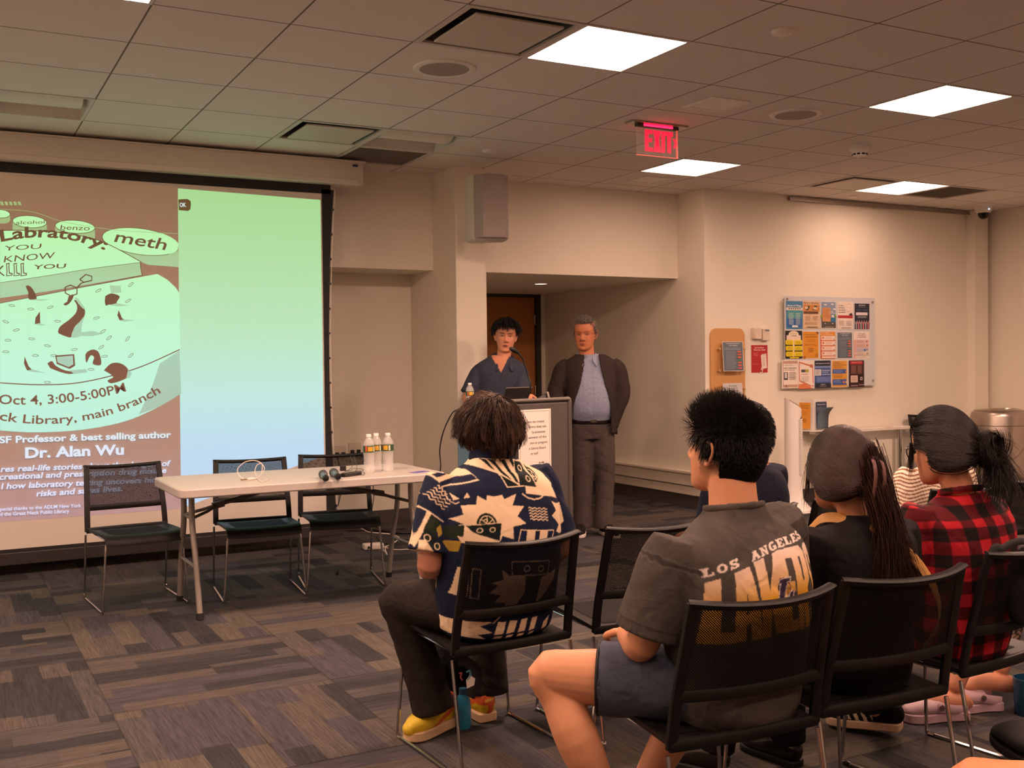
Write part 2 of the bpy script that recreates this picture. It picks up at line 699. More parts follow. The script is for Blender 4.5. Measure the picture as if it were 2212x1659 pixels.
    b.inputs['Roughness'].default_value = 0.95
    b.inputs['Specular IOR Level'].default_value = 0.08
    bp = N.new('ShaderNodeBump'); bp.inputs['Strength'].default_value = 0.5; bp.inputs['Distance'].default_value = 0.004
    L.new(math_('ADD', st.outputs[0], tuft.outputs[0]), bp.inputs['Height']); L.new(bp.outputs[0], b.inputs['Normal'])
    return m


M_CEIL = ceiling_mat()
M_CARPET = carpet_mat()
XL, XR, YB, YF = -2.6, 10.04, -3.6, 8.1          # room: left wall, right wall, wall behind the camera, soffit face
UP = (0, 0, 1)
# --- floor
mb = MB(); mb.box(XL-.1, XR+.1, YB-.1, 10.75, -0.06, 0.0)
struct(mb, 'floor', M_CARPET, smooth=0, origin=(0, 0, 0))
# --- ceiling: tiles, with the cells of lights and vents left open
LIT = [(4, 0), (8, 0), (8, 4), (12, 4), (0, 0), (0, -4), (4, -4), (8, -4), (12, 0), (12, -4), (-4, 0), (0, -8), (4, -8), (8, -8), (2, -4), (6, -4), (10, -4), (2, -8), (6, -8), (-2, -4), (2, -6), (6, -6)]  # entries off the regular spacing are unseen lights added for fill
OFF = [(0, 4), (4, 4)]
VENT = [(3, 4), (11, 4), (3, 0)]
GRILLE = [(4, 5), (13, 4)]
gone = set(LIT+OFF+VENT+GRILLE)
mb = MB()
for i in range(-5, 17):
    for j in range(-13, 7):
        if (i, j) in gone:
            continue
        x, y = GX+GT*i, GY+GT*j
        mb.quad((x, y, CEIL), (x, y+GT, CEIL), (x+GT, y+GT, CEIL), (x+GT, y, CEIL))
mb.quad((XL-.2, YB-.2, CEIL+.16), (XL-.2, 8.6, CEIL+.16), (XR+.5, 8.6, CEIL+.16), (XR+.5, YB-.2, CEIL+.16))
struct(mb, 'ceiling', M_CEIL, smooth=0, origin=(0, 0, 0))
# --- walls
mb = MB(); mb.box(XL-.15, XL, YB, 8.6, 0, CEIL+.1); struct(mb, 'wall_left', M_WALL, smooth=0)
mb = MB(); mb.box(XL-.15, XR+.15, YB-.15, YB, 0, CEIL+.1); struct(mb, 'wall_back', M_WALL, smooth=0)
mb = MB(); mb.box(XR, XR+.15, YB, 7.85, 0, CEIL+.1); struct(mb, 'wall_right', M_WALL, smooth=0)
mb = MB(); mb.box(6.19, XR, 7.7, 7.85, 0, CEIL+.1); struct(mb, 'wall_front_right', M_WALL, smooth=0)
mb = MB(); mb.box(9.74, 9.95, 7.6, 7.7, 0, CEIL); struct(mb, 'wall_corner_chase', M_WALL, smooth=0)
mb = MB(); mb.box(XL, 4.02, 8.58, 8.72, 0, 2.2); struct(mb, 'wall_front', M_WALL, smooth=0)
mb = MB(); mb.box(3.66, 3.93, 7.66, 8.58, 0, CEIL); struct(mb, 'wall_column', M_WALL, smooth=0)
# soffit and header
mb = MB(); mb.box(XL, 6.19, YF, 8.72, 2.15, CEIL+.1); mb.box(4.02, 6.19, 8.72, 10.6, 2.15, 2.3)
struct(mb, 'trim_1', M_WALL, smooth=0)
mb = MB(); mb.box(3.9, 4.02, 8.72, 10.6, 0, 2.2); struct(mb, 'wall_alcove_left', M_WALL, smooth=0)
mb = MB(); mb.box(6.19, 6.34, 7.85, 10.75, 0, CEIL+.1); struct(mb, 'wall_alcove_right', M_WALL, smooth=0)
mb = MB(); mb.box(4.02, 5.08, 10.6, 10.75, 0, 2.2); mb.box(6.13, 6.19, 10.6, 10.75, 0, 2.2); mb.box(5.08, 6.13, 10.6, 10.75, 2.165, 2.2)
struct(mb, 'wall_alcove_back', M_WALL, smooth=0)
# --- door with dark steel frame
M_DOOR = mat('door_veneer', '#b5743a', 0.45, var=0.22, scale=9, stretch=(9, 9, 0.5))
M_FRAME = mat('door_frame_paint', '#3a3230', 0.5)
M_GLASSDARK = mat('dark_glass', '#0d0b0b', 0.08)
d = thing('door_1', (5.6, 10.65, 0), None, None); d['kind'] = 'structure'
mb = MB(); mb.box(5.13, 6.075, 10.64, 10.685, 0.008, 2.115); build(mb, 'leaf', M_DOOR, d, smooth=0)
mb = MB(); mb.box(6.075, 6.13, 10.585, 10.74, 0, 2.165); mb.box(5.08, 5.13, 10.585, 10.74, 0, 2.165); mb.box(5.13, 6.075, 10.585, 10.74, 2.115, 2.165)
build(mb, 'frame', M_FRAME, d, smooth=0)
mb = MB(); mb.box(5.25, 5.455, 10.632, 10.64, 1.0, 1.925); build(mb, 'glass_pane', M_GLASSDARK, d, smooth=0)
for z in (1.86, 1.05, 0.25):
    mb = MB(); mb.tube([(6.07, 10.625, z-.055), (6.07, 10.625, z+.055)], 0.011, 10); build(mb, 'hinge', M_STEEL, d)
mb = MB(); mb.box(5.17, 5.23, 10.625, 10.64, 0.93, 1.13); mb.tube([(5.2, 10.6, 1.03), (5.32, 10.6, 1.03)], .011, 8); mb.tube([(5.2, 10.63, 1.03), (5.2, 10.6, 1.03)], .012, 8)
build(mb, 'door_handle', M_STEEL, d)
# --- baseboards
for nm, bx in (('baseboard_front', (XL, 3.66, 8.568, 8.58)), ('baseboard_front_right', (6.2, 9.74, 7.688, 7.7)), ('baseboard_alcove', (6.178, 6.19, 7.7, 10.58)),
               ('baseboard_right', (10.028, 10.04, YB, 7.6)), ('baseboard_left', (XL, XL+.012, YB, 8.5))):
    mb = MB(); mb.box(bx[0], bx[1], bx[2], bx[3], 0.0, 0.115); struct(mb, nm, M_DARKBASE, smooth=0)
# low ledge along the alcove wall
M_TRIM = mat('trim_paint', '#e0d6c4', 0.6, var=0.02)
mb = MB(); mb.box(6.125, 6.19, 7.74, 10.58, 0.315, 0.345); mb.box(6.145, 6.19, 7.74, 10.58, 0.205, 0.315); mb.box(6.16, 6.19, 7.74, 10.58, 0.115, 0.198)
struct(mb, 'trim_2', M_TRIM, smooth=0, bevel=0.008)
# rail high on the right wall
mb = MB(); mb.box(7.2, 9.78, 7.665, 7.7, 2.895, 2.925); mb.box(7.2, 9.78, 7.655, 7.668, 2.89, 2.898)
mb2 = mb
t = build(mb2, 'wall_rail', mat('rail_aluminium', '#a1968c', 0.4, 0.6), smooth=0)
tag(t, 'long thin metal hanging rail under the ceiling on the right wall', 'rail')


# =================================================================== CEILING FIXTURES
def cell(i, j):
    return GX+GT*i, GY+GT*j


M_REFL = mat('troffer_white', '#d6d0ca', 0.6, var=0.01)
M_LAMP = mat('lamp_diffuser', '#ffffff', 0.5, var=0.0, emit=LAMP_COL, es=LAMP_POWER)
M_LAMPDIM = mat('lamp_diffuser_dimmed', '#ffffff', 0.5, var=0.0, emit=LAMP_COL, es=LAMP_POWER*.145)
M_LAMPREAR = mat('lamp_diffuser_rear', '#ffffff', 0.5, var=0.0, emit=LAMP_COL, es=LAMP_POWER*.19)
M_LAMPOFF = mat('lamp_diffuser_off', '#e6dfd2', 0.5, var=0.02)


def troffer(i, j, lit, label):
    x, y = cell(i, j)
    z = CEIL
    t = thing('ceiling_light', (x+GT/2, y+GT/2, z), label, 'ceiling light', 'square recessed ceiling lights')
    T = GT
    mb = MB()
    e = 0.018
    for (a, b_, c, d_) in ((0, T, 0, e), (0, T, T-e, T), (0, e, e, T-e), (T-e, T, e, T-e)):
        mb.box(x+a, x+b_, y+c, y+d_, z-.004, z+.012)
    build(mb, 'frame', M_REFL, t, smooth=0)
    mb = MB()
    n = 8
    # curved side reflectors rising to the lamp housing
    for s in (0, 1):
        pr = []
        for k in range(n+1):
            a = k/n*PI/2
            yy = e+(0.145-e)*(1-math.cos(a)); zz = 0.012+0.105*math.sin(a)
            pr.append((yy, zz))
        for k in range(n):
            (y0, z0), (y1, z1) = pr[k], pr[k+1]
            if s: y0, y1 = T-y0, T-y1
            mb.quad((x+e, y+y0, z+z0), (x+T-e, y+y0, z+z0), (x+T-e, y+y1, z+z1), (x+e, y+y1, z+z1))
    for xx in (x+e, x+T-e):
        mb.quad((xx, y+e, z+.01), (xx, y+T-e, z+.01), (xx, y+T-e, z+.14), (xx, y+e, z+.14))
    mb.quad((x+e, y+e, z+.12), (x+T-e, y+e, z+.12), (x+T-e, y+T-e, z+.12), (x+e, y+T-e, z+.12))
    build(mb, 'reflector', M_REFL, t, smooth=60)
    mb = MB()
    yc = y+T/2-.012
    prof = []
    for k in range(11):
        a = PI*k/10
        prof.append((yc-0.165*math.cos(a), z+0.117-0.112*math.sin(a)))
    xa, xb = x+0.045, x+T-0.045
    V = [(xa, p[0], p[1]) for p in prof]+[(xb, p[0], p[1]) for p in prof]
    fs = [(k, k+1, 12+k, 11+k) for k in range(10)]+[tuple(range(11)), tuple(range(21, 10, -1))]
    mb.add(V, fs)
    build(mb, 'diffuser', (M_LAMPDIM if (i, j) in ((8, 4), (12, 4)) else M_LAMPREAR if j < 0 else M_LAMP) if lit else M_LAMPOFF, t, smooth=60)


LAB = {(4, 0): 'lit square ceiling light, nearest and largest of those in view', (8, 0): 'lit square ceiling light at the upper right, beside the round speaker',
       (8, 4): 'lit square ceiling light just below the exit sign', (12, 4): 'lit square ceiling light near the right wall, beside the dark grille',
       (0, 0): 'lit square ceiling light cut by the top left edge of the photo', (0, 4): 'unlit square ceiling light above the left end of the projection screen',
       (4, 4): 'unlit square ceiling light in front of the column, beside the air vent'}
for c in LIT[:5]:
    troffer(c[0], c[1], True, LAB[c])
for c in OFF:
    troffer(c[0], c[1], False, LAB[c])
for c in LIT[5:]:
    troffer(c[0], c[1], True, 'lit square ceiling light behind the camera')

M_VENT = mat('vent_white', '#cfc6ba', 0.5, var=0.02)
M_VENTIN = mat('vent_dark', '#3b342f', 0.7)
VL = {(3, 4): 'square ceiling air diffuser above the right end of the screen', (11, 4): 'square ceiling air diffuser beside the farthest light on the right', (3, 0): 'square ceiling air diffuser cut by the top edge of the photo'}
for c in VENT:
    x, y = cell(*c); z = CEIL; T = GT
    t = thing('air_diffuser', (x+T/2, y+T/2, z), VL[c], 'air vent', 'square air diffusers')
    mb = MB()
    e = 0.03
    for (a, b_, cc, d_) in ((0, T, 0, e), (0, T, T-e, T), (0, e, e, T-e), (T-e, T, e, T-e)):
        mb.box(x+a, x+b_, y+cc, y+d_, z-.004, z+.01)
    build(mb, 'frame', M_VENT, t, smooth=0)
    mb = MB()
    a, b_ = e, 0.10
    P0 = [(x+a, y+a), (x+T-a, y+a), (x+T-a, y+T-a), (x+a, y+T-a)]; P1 = [(x+b_, y+b_), (x+T-b_, y+b_), (x+T-b_, y+T-b_), (x+b_, y+T-b_)]
    for k in range(4):
        q = (k+1) % 4
        mb.quad((*P0[k], z+.008), (*P0[q], z+.008), (*P1[q], z+.11), (*P1[k], z+.11))
    mb.quad(*[(*p_, z+.11) for p_ in P1])
    build(mb, 'cone', M_VENTIN, t, smooth=0)
    mb = MB(); mb.box(x+.075, x+T-.075, y+.075, y+T-.075, z-.012, z+.0); build(mb, 'plate', M_VENT, t, smooth=0, bevel=.004)
for c, lab in zip(GRILLE, ('dark square return air grille beside the column top', 'dark square return air grille right of the farthest light')):
    x, y = cell(*c); z = CEIL; T = GT
    t = thing('return_grille', (x+T/2, y+T/2, z), lab, 'air vent', 'return air grilles')
    mb = MB(); e = .028
    for (a, b_, cc, d_) in ((0, T, 0, e), (0, T, T-e, T), (0, e, e, T-e), (T-e, T, e, T-e)):
        mb.box(x+a, x+b_, y+cc, y+d_, z-.006, z+.012)
    build(mb, 'frame', M_VENT, t, smooth=0)
    mb = MB()
    for k in range(42):
        yy = y+e+(T-2*e)*k/42
        mb.obox((x+T/2, yy+.006, z+.008), ((1, 0, 0), (0, .7, .7), (0, -.7, .7)), (T/2-e, .0075, .0008))
    mb.quad((x+e, y+e, z+.03), (x+T-e, y+e, z+.03), (x+T-e, y+T-e, z+.03), (x+e, y+T-e, z+.03))
    build(mb, 'louvre', mat('grille_grey', '#8f857b', 0.6), t, smooth=0)

M_GRILLCLOTH = mat('speaker_grille', '#a1968c', 0.7, var=0.2, scale=500)
for (x, y, lab) in ((2.401, 5.135, 'round ceiling speaker above the screen side, left of the nearest light'), (4.862, 5.12, 'round ceiling speaker right of the exit sign')):
    t = thing('ceiling_speaker', (x, y, CEIL), lab, 'speaker', 'round ceiling speakers')
    mb = MB(); mb.lathe([(.132, -.006), (.132, -.009), (.15, -.012), (.163, -.006), (.165, 0)], (x, y, CEIL), 48); build(mb, 'rim', M_WHITE, t)
    mb = MB(); mb.lathe([(0, -.008), (.132, -.008), (.133, -.003)], (x, y, CEIL), 48); build(mb, 'grille', M_GRILLCLOTH, t)
for (x, y, r_, lab) in ((3.582, 3.858, .055, 'round white ceiling cover plate near the top of the photo'), (3.62, 6.98, .055, 'round white ceiling cover plate above the wall speaker'), (7.8, 7.445, .055, 'small flat ceiling cover plate near the hanging rail')):
    mb = MB(); mb.lathe([(0, -.016), (r_*.7, -.016), (r_*.9, -.011), (r_, 0)], (x, y, CEIL), 32)
    tag(build(mb, 'cover_plate', M_WHITE), lab, 'cover plate', 'ceiling cover plates')
for (x, y, lab) in ((4.228, 5.13, 'small square ceiling access panel above the exit sign'), (5.468, 7.52, 'small square ceiling access panel below the light near the header')):
    t = thing('access_panel', (x, y, CEIL), lab, 'access panel', 'square access panels')
    mb = MB(); s = .145
    mb.box(x-s, x+s, y-s, y-s+.03, CEIL-.006, CEIL); mb.box(x-s, x+s, y+s-.03, y+s, CEIL-.006, CEIL); mb.box(x-s, x-s+.03, y-s+.03, y+s-.03, CEIL-.006, CEIL); mb.box(x+s-.03, x+s, y-s+.03, y+s-.03, CEIL-.006, CEIL)
    build(mb, 'frame', M_WHITE, t, smooth=0)
    mb = MB(); mb.box(x-s+.036, x+s-.036, y-s+.036, y+s-.036, CEIL-.005, CEIL); build(mb, 'panel', M_WHITE, t, smooth=0)
t = thing('smoke_detector', (6.025, 5.686, CEIL), 'white round smoke detector hanging from the ceiling', 'smoke detector')
mb = MB(); mb.lathe([(.03, -.078), (.05, -.074), (.055, -.05), (.065, -.035), (.068, -.022), (.08, -.018), (.083, 0)], (6.025, 5.686, CEIL), 32); build(mb, 'body', M_WHITE, t)
mb = MB()
for k in range(10):
    a = k*2*PI/10
    mb.obox((6.025+.0525*math.cos(a), 5.686+.0525*math.sin(a), CEIL-.062), ((-math.sin(a), math.cos(a), 0), (math.cos(a), math.sin(a), 0), (0, 0, 1)), (.011, .003, .006))
build(mb, 'sensor_slot', M_BLACK, t, smooth=0)
t = thing('dome_camera', (9.62, 7.4, CEIL), 'white dome security camera on the ceiling in the far right corner', 'security camera')
mb = MB(); mb.lathe([(.06, -.07), (.078, -.055), (.085, -.02), (.088, 0)], (9.62, 7.4, CEIL), 32); build(mb, 'housing', M_WHITE, t)
mb = MB(); mb.lathe([(0, -.135), (.025, -.13), (.045, -.112), (.055, -.085), (.057, -.07)], (9.62, 7.4, CEIL), 32); build(mb, 'dome', M_GLASSDARK, t)
mb = MB(); mb.ell((9.60, 7.315, CEIL-.04), (.007, .004, .007), nu=10, nv=6); build(mb, 'status_light', mat('status_led', '#ffffff', emit='#c8d8ff', es=3.0), t)
t = thing('recessed_downlight', (5.28, 9.113, 2.15), 'small round recessed downlight in the alcove soffit', 'ceiling light')
mb = MB(); mb.lathe([(.062, -.002), (.07, -.006), (.082, 0)], (5.28, 9.113, 2.15), 32); build(mb, 'rim', M_WHITE, t)
mb = MB(); mb.lathe([(0, -.003), (.062, -.002)], (5.28, 9.113, 2.15), 32); build(mb, 'lamp', mat('downlight_lamp', '#ffffff', emit=LAMP_COL, es=6.0), t)

# --- exit sign
ex0, ex1, ey, ez0 = 4.056, 4.39, 5.735, 2.728
t = thing('exit_sign', ((ex0+ex1)/2, ey, CEIL), 'clear panel ceiling sign reading EXIT in glowing red letters', 'exit sign')
M_RED = mat('exit_red', '#ff2038', 0.5, emit=(1.0, 0.012, 0.045), es=1.15)
mb = MB(); mb.box(ex0-.055, ex1+.06, ey-.05, ey+.05, CEIL-.012, CEIL); build(mb, 'canopy', M_STEEL, t, smooth=0, bevel=.003)
mb = MB(); mb.box(ex0, ex1, ey-.016, ey+.016, CEIL-.03, CEIL-.012); build(mb, 'clamp_bar', mat('clamp_dark', '#4a4543', 0.4, 0.4), t, smooth=0)
mb = MB(); mb.box(ex0+.05, ex1-.05, ey-.02, ey-.0165, CEIL-.026, CEIL-.014); mb.box(ex0+.05, ex1-.05, ey+.0165, ey+.02, CEIL-.026, CEIL-.014); build(mb, 'led_strip', mat('exit_led', '#ff2038', 0.5, emit=(1.0, 0.01, 0.05), es=5.0), t, smooth=0)
gm, nt, N, L, b = new_mat('acrylic')
b.inputs['Base Color'].default_value = (0.93, 0.9, 0.88, 1); b.inputs['Roughness'].default_value = 0.05; b.inputs['Alpha'].default_value = 0.12
mb = MB(); mb.box(ex0+.004, ex1-.004, ey-.005, ey+.005, ez0, CEIL-.03); build(mb, 'acrylic_panel', gm, t, smooth=0)
mb = MB()
mb.box(ex1-.006, ex1, ey-.006, ey+.006, ez0, CEIL-.03); mb.box(ex0, ex1, ey-.006, ey+.006, ez0-.004, ez0)
build(mb, 'glowing_edge', mat('exit_edge', '#ff7a70', 0.4, emit=(1.0, 0.12, 0.1), es=0.55), t, smooth=0)
mb = MB()
xa = ex0+.066; lw = .030; H0, H1 = ez0+.026, CEIL-.045; hh = H1-H0
def ebox(x0, x1, z0, z1): mb.box(x0, x1, ey-.0085, ey-.005, z0, z1)
ebox(xa, xa+.026, H0, H1); ebox(xa+.026, xa+.06, H1-.026, H1); ebox(xa+.026, xa+.056, H0+hh*.43, H0+hh*.43+.026); ebox(xa+.026, xa+.06, H0, H0+.026)
x0 = xa+.067
for s in (1, -1):
    za, zb = (H0, H1) if s > 0 else (H1, H0)
    V = [(x0, za), (x0+.026, za), (x0+.06, zb), (x0+.034, zb)]
    mb.prism(V, (0, ey-.005, 0), (1, 0, 0), (0, 0, 1), (0, -1, 0), .0035)
ebox(xa+.133, xa+.16, H0, H1)
ebox(xa+.182, xa+.209, H0, H1-.026); ebox(xa+.166, xa+.226, H1-.028, H1)
cz_ = (H0+H1)/2-.004
mb.prism([(xa+.226, cz_+.032), (xa+.242, cz_+.032), (xa+.262, cz_), (xa+.242, cz_-.032), (xa+.226, cz_-.032), (xa+.243, cz_)], (0, ey-.005, 0), (1, 0, 0), (0, 0, 1), (0, -1, 0), .0035)
build(mb, 'lettering', M_RED, t, smooth=0)

# --- wall speaker on the column
t = thing('wall_speaker', (3.9, 7.45, 2.2), 'tall grey loudspeaker bracketed high on the column', 'speaker')
sw = [at(1003, 450, 8.20), at(1023, 450, 8.02), at(1043, 450, 7.97), at(1090, 450, 8.02), at(1098, 450, 8.1), at(1085, 450, 8.28), at(1015, 450, 8.32)]
zt = at(1023, 376, 8.02)[2]; zb = at(1023, 516, 8.02)[2]
pl = [(p_[0], p_[1]) for p_ in sw]
mb = MB(); mb.prism([pl[0], pl[1], pl[4], pl[5], pl[6]], (0, 0, zb), (1, 0, 0), (0, 1, 0), (0, 0, 1), zt-zb); build(mb, 'cabinet', mat('speaker_white', '#d8d0c4', 0.5), t, smooth=0, bevel=.006)
g0, g1, g2, g3 = [np.array(q) for q in pl[1:5]]
mb = MB(); mb.prism([tuple(g0), tuple(g1), tuple(g2), tuple(g3)], (0, 0, zb+.008), (1, 0, 0), (0, 1, 0), (0, 0, 1), zt-zb-.016); build(mb, 'grille', mat('speaker_front', '#9b918b', 0.65, var=0.15, scale=600), t, smooth=0, bevel=.004)
c_ = np.array([(pl[5][0]+pl[6][0])/2, (pl[5][1]+pl[6][1])/2])
mb = MB(); mb.tube([(c_[0]-.02, c_[1]-.02, 2.42), (3.86, 7.6, 2.42), (3.86, 7.66, 2.42)], .018, 8); mb.box(3.81, 3.91, 7.645, 7.66, 2.34, 2.5)
build(mb, 'bracket', mat('speaker_white', '#d8d0c4', 0.5), t, smooth=0)


# =================================================================== PROJECTION SCREEN
SY = 7.75
S0, S1 = -1.06, 2.69


def sp(px, py):
    return aty(px, py, SY)


M_FABRIC = mat('screen_fabric', '#d9cfc4', 0.8, var=0.01)
M_CASE = mat('screen_case', '#ddd3c8', 0.5, var=0.02)


def ramp_emit(name, stops, base, strength=1.0):
    """Projected light: the colour of the picture changes down the screen (object Z = height)."""
    m, nt, N, L, b = new_mat(name)
    tc = N.new('ShaderNodeTexCoord'); sep = N.new('ShaderNodeSeparateXYZ'); L.new(tc.outputs['Object'], sep.inputs[0])
    mr = N.new('ShaderNodeMapRange'); mr.inputs['From Min'].default_value = 0.3; mr.inputs['From Max'].default_value = 2.7
    L.new(sep.outputs[2], mr.inputs['Value'])
    r = N.new('ShaderNodeValToRGB')
    while len(r.color_ramp.elements) < len(stops): r.color_ramp.elements.new(0.5)
    for i, (z, c) in enumerate(stops):
        r.color_ramp.elements[i].position = (z-0.3)/2.4
        r.color_ramp.elements[i].color = (*lin(c), 1)
    L.new(mr.outputs[0], r.inputs[0]); L.new(r.outputs[0], b.inputs['Emission Color'])
    b.inputs['Emission Strength'].default_value = strength
    b.inputs['Base Color'].default_value = (*lin(base), 1)
    b.inputs['Roughness'].default_value = 0.85; b.inputs['Specular IOR Level'].default_value = 0.1
    return m


scr = thing('projection_screen', (0.8, SY, 0.0), 'large pull-down projection screen showing an event poster and a blank pale panel', 'projection screen')
scr.location = (0.8, SY, 0.0)
mb = MB(); mb.box(S0-.12, 2.89, 7.66, 7.9, 2.735, 2.915); mb.box(S0-.12, 2.86, 7.645, 7.66, 2.735, 2.775); mb.box(S0-.12, 2.91, 7.64, 7.92, 2.905, 2.918)
build(mb, 'case', M_CASE, scr, smooth=0, bevel=.006)
tag(bpy.context.scene.objects['case'], 'long white housing the screen rolls into')
mb = MB(); mb.box(2.805, 2.845, 7.652, 7.661, 2.872, 2.888); build(mb, 'badge', mat('badge_blue', '#3a3a66', 0.4), scr, smooth=0)
for xx in (S0-.1, 2.6):
    mb = MB(); mb.box(xx-.02, xx+.02, 7.74, 7.82, 2.915, CEIL-.001)
    build(mb, 'hanger', M_CASE, scr, smooth=0)
mb = MB(); mb.box(S0+.05, 2.6, SY, SY+.004, 0.17, 2.74); build(mb, 'fabric', M_FABRIC, scr, smooth=0)
# black borders; the right one curves inward as tensioned screens do
mb = MB()
mb.box(S0, S1-.03, SY-.001, SY+.003, 2.667, 2.74)
n = 24
for xe, xi, sg in ((2.672, 2.588, 1), (S0+.02, S0+.11, -1)):
    V = []
    for k in range(n+1):
        z = 0.17+(2.7-0.17)*k/n
        t = (z-0.17)/(2.7-.17)
        V.append((xe+sg*(-0.05+0.05*(2*t-1)**2)+sg*.012*t, SY-.001, z)); V.append((xi, SY-.001, z))
    mb.add(V, [(2*k, 2*k+1, 2*k+3, 2*k+2) for k in range(n)])
mb.box(S0+.02, 2.66, SY-.004, SY+.004, 0.155, 0.18)
build(mb, 'black_border', M_BLACKMATTE, scr, smooth=0)
for k in range(13):
    mb = MB()
    z = 0.3+2.25*k/12; t = (z-.17)/2.53
    xx = 2.672-0.05+0.05*(2*t-1)**2+.012*t
    mb.box(xx-.012, xx+.008, SY-.012, SY-.002, z-.008, z+.008)
    build(mb, 'tension_tab', M_BLACK, scr, smooth=0)
mb = MB(); pts = [(2.672-0.05+0.05*(2*t-1)**2+.012*t+.012, SY-.002, .17+2.53*t) for t in np.linspace(0, 1, 20)]
mb.tube(pts, .003, 6); build(mb, 'tension_cord', M_WHITE, scr)
mb = MB(); mb.box(S0-.01, 2.71, SY-.02, SY+.03, 0.075, 0.158); build(mb, 'weight_bar', mat('weight_bar_black', '#2a2423', 0.5), scr, smooth=0, bevel=.005)

# ---- the projected picture: flat coloured pieces lying on the fabric
M_PW = ramp_emit('projected_white', [(0.45, '#b8d2ee'), (0.75, '#b4d6ee'), (1.15, '#b8e4de'), (1.6, '#b4e2bc'), (2.1, '#acdca4'), (2.62, '#a4d690')], '#4a4540')
M_PW2 = ramp_emit('projected_page', [(0.9, '#b4ead8'), (1.3, '#b8f2d8'), (1.8, '#b8f4c4'), (2.3, '#b6f2ac')], '#4a4540')
M_PD = ramp_emit('projected_dark', [(0.35, '#5a4a66'), (0.6, '#4a3a4c'), (0.9, '#3c3034'), (1.4, '#3a2c26'), (2.0, '#46321f'), (2.65, '#5a4228')], '#b4a8a0')
M_PB = ramp_emit('projected_brown', [(0.9, '#4a2c26'), (1.4, '#42241e'), (2.0, '#3a2818'), (2.5, '#443614')], '#7c6c60')
M_PG = ramp_emit('projected_shade', [(1.0, '#8fb7a6'), (1.5, '#8fc4ae'), (2.0, '#97c99a'), (2.4, '#90b070')], '#6e665e')
M_PT = ramp_emit('projected_letter_white', [(0.35, '#d4dcff'), (0.7, '#cfdcf4'), (1.0, '#cfe6ea')], '#6e665e')
PMATS = [M_PW, M_PW2, M_PD, M_PB, M_PG, M_PT]
mb = MB()
LAY = [0]


def pp(pts, mi, lift=1):
    """A flat piece of the picture from outline points, each piece a hair in front of the last."""
    LAY[0] += lift
    mb.poly([sp(*p)+np.array([0, -.0012-.00012*LAY[0], 0]) for p in pts], mi)


def curve_pts(pts, k=6):
    P = smooth_path([(p[0], p[1], 0) for p in pts], k)
    return [(p[0], p[1]) for p in P]


def pline(pts, w, mi=3, sm=True):
    LAY[0] += 1
    P = np.array([sp(*p) for p in (curve_pts(pts, 5) if sm else pts)])
    o = np.array([0, -.0012-.00012*LAY[0], 0])
    Nn = []
    for i in range(len(P)):
        t = nrm(P[min(i+1, len(P)-1)]-P[max(i-1, 0)]); Nn.append(np.cross(t, (0, 1, 0)))
    Nn = np.array(Nn)
    A_ = P+Nn*w/2+o; B_ = P-Nn*w/2+o
    mb.add(np.vstack([A_, B_]), [(i, i+1, len(P)+i+1, len(P)+i) for i in range(len(P)-1)], mi)


def ptext(body, a, b, hpx, mi, bold=0.02, shear=0.0, bend=0.0):
    LAY[0] += 1
    A_ = sp(*a); B_ = sp(*b)
    h = abs(sp(a[0], a[1]-hpx)[2]-A_[2])
    text_on(mb, body, A_, B_, h, (0, -1, 0), mi, bold=bold, shear=shear, bend=bend, off=.0012+.00012*LAY[0])


def el(cx, cy, rx, ry, rot=0.0, n=26, a0=0, a1=360):
    t = np.radians(np.linspace(a0, a1, n)); c, s = math.cos(math.radians(rot)), math.sin(math.radians(rot))
    return [(cx+rx*math.cos(q)*c-ry*math.sin(q)*s, cy+rx*math.cos(q)*s+ry*math.sin(q)*c) for q in t]


# blank right-hand area (and its twin beyond the left of the photo), poster field between them
mb.poly([np.array((x, SY-.0012, z)) for x, z in ((-.93, 2.655), (.06, 2.655), (.06, .36), (-.93, .66))][::1], 0)
pp([(384, 407), (692, 432), (700, 985), (391, 1098)], 0)
mb.poly([np.array((x, SY-.0011, z)) for x, z in ((.06, 2.645), (1.54, 2.645), (1.53, .365), (.06, .365))], 2)
# pills
for (cx, cy, rx, ry, hgt, word, wa, wb, hp) in ((2, 462, 20, 9, 12, None, None, None, 0), (64, 479, 37, 13, 19, 'alcohol', (34, 485), (96, 483), 8), (162, 490, 43, 14, 22, 'benzo', (130, 496), (193, 498), 11)):
    pp([(cx-rx, cy)]+el(cx, cy+hgt, rx, ry, 4, 14, 180, 0)+[(cx+rx, cy)], 4)
    pp(el(cx, cy, rx, ry, 4), 1)
    pline(el(cx, cy, rx, ry, 4), .004, 3, False)
    if word: ptext(word, wa, wb, hp, 3, 0.0, .2)
pp([(221, 512), (260, 549), (320, 572), (385, 577), (386, 570), (386, 543), (300, 540), (230, 510)], 4)
pp([p for p in el(304, 522, 84, 28, 8) if p[0] < 386]+[], 1)
pline([p for p in el(304, 522, 84, 28, 8, 40, 40, 300)], .004, 3, False)
ptext('meth', (246, 522), (356, 540), 26, 3, 0.01, .25)
# small keys at the very top left
for k in range(5):
    pp([(0+k*9.5, 435), (6+k*9.5, 436), (9+k*9.5, 444), (2+k*9.5, 443)], 4)
pline([(0, 452), (70, 458), (140, 480), (250, 497), (385, 505)], .003, 4)
# tray / title board
board = curve_pts([(0, 498), (60, 498), (140, 504), (220, 522), (305, 566)], 5)
pp(board+[(300, 570), (200, 580), (100, 596), (0, 611)], 1)
pp([(0, 611), (100, 596), (200, 580), (303, 567), (307, 594), (200, 613), (100, 630), (0, 644)], 4)
pline(board, .005); pline([(303, 566), (304, 580), (307, 595)], .005); pline([(0, 611), (100, 596), (200, 580), (303, 567)], .003)
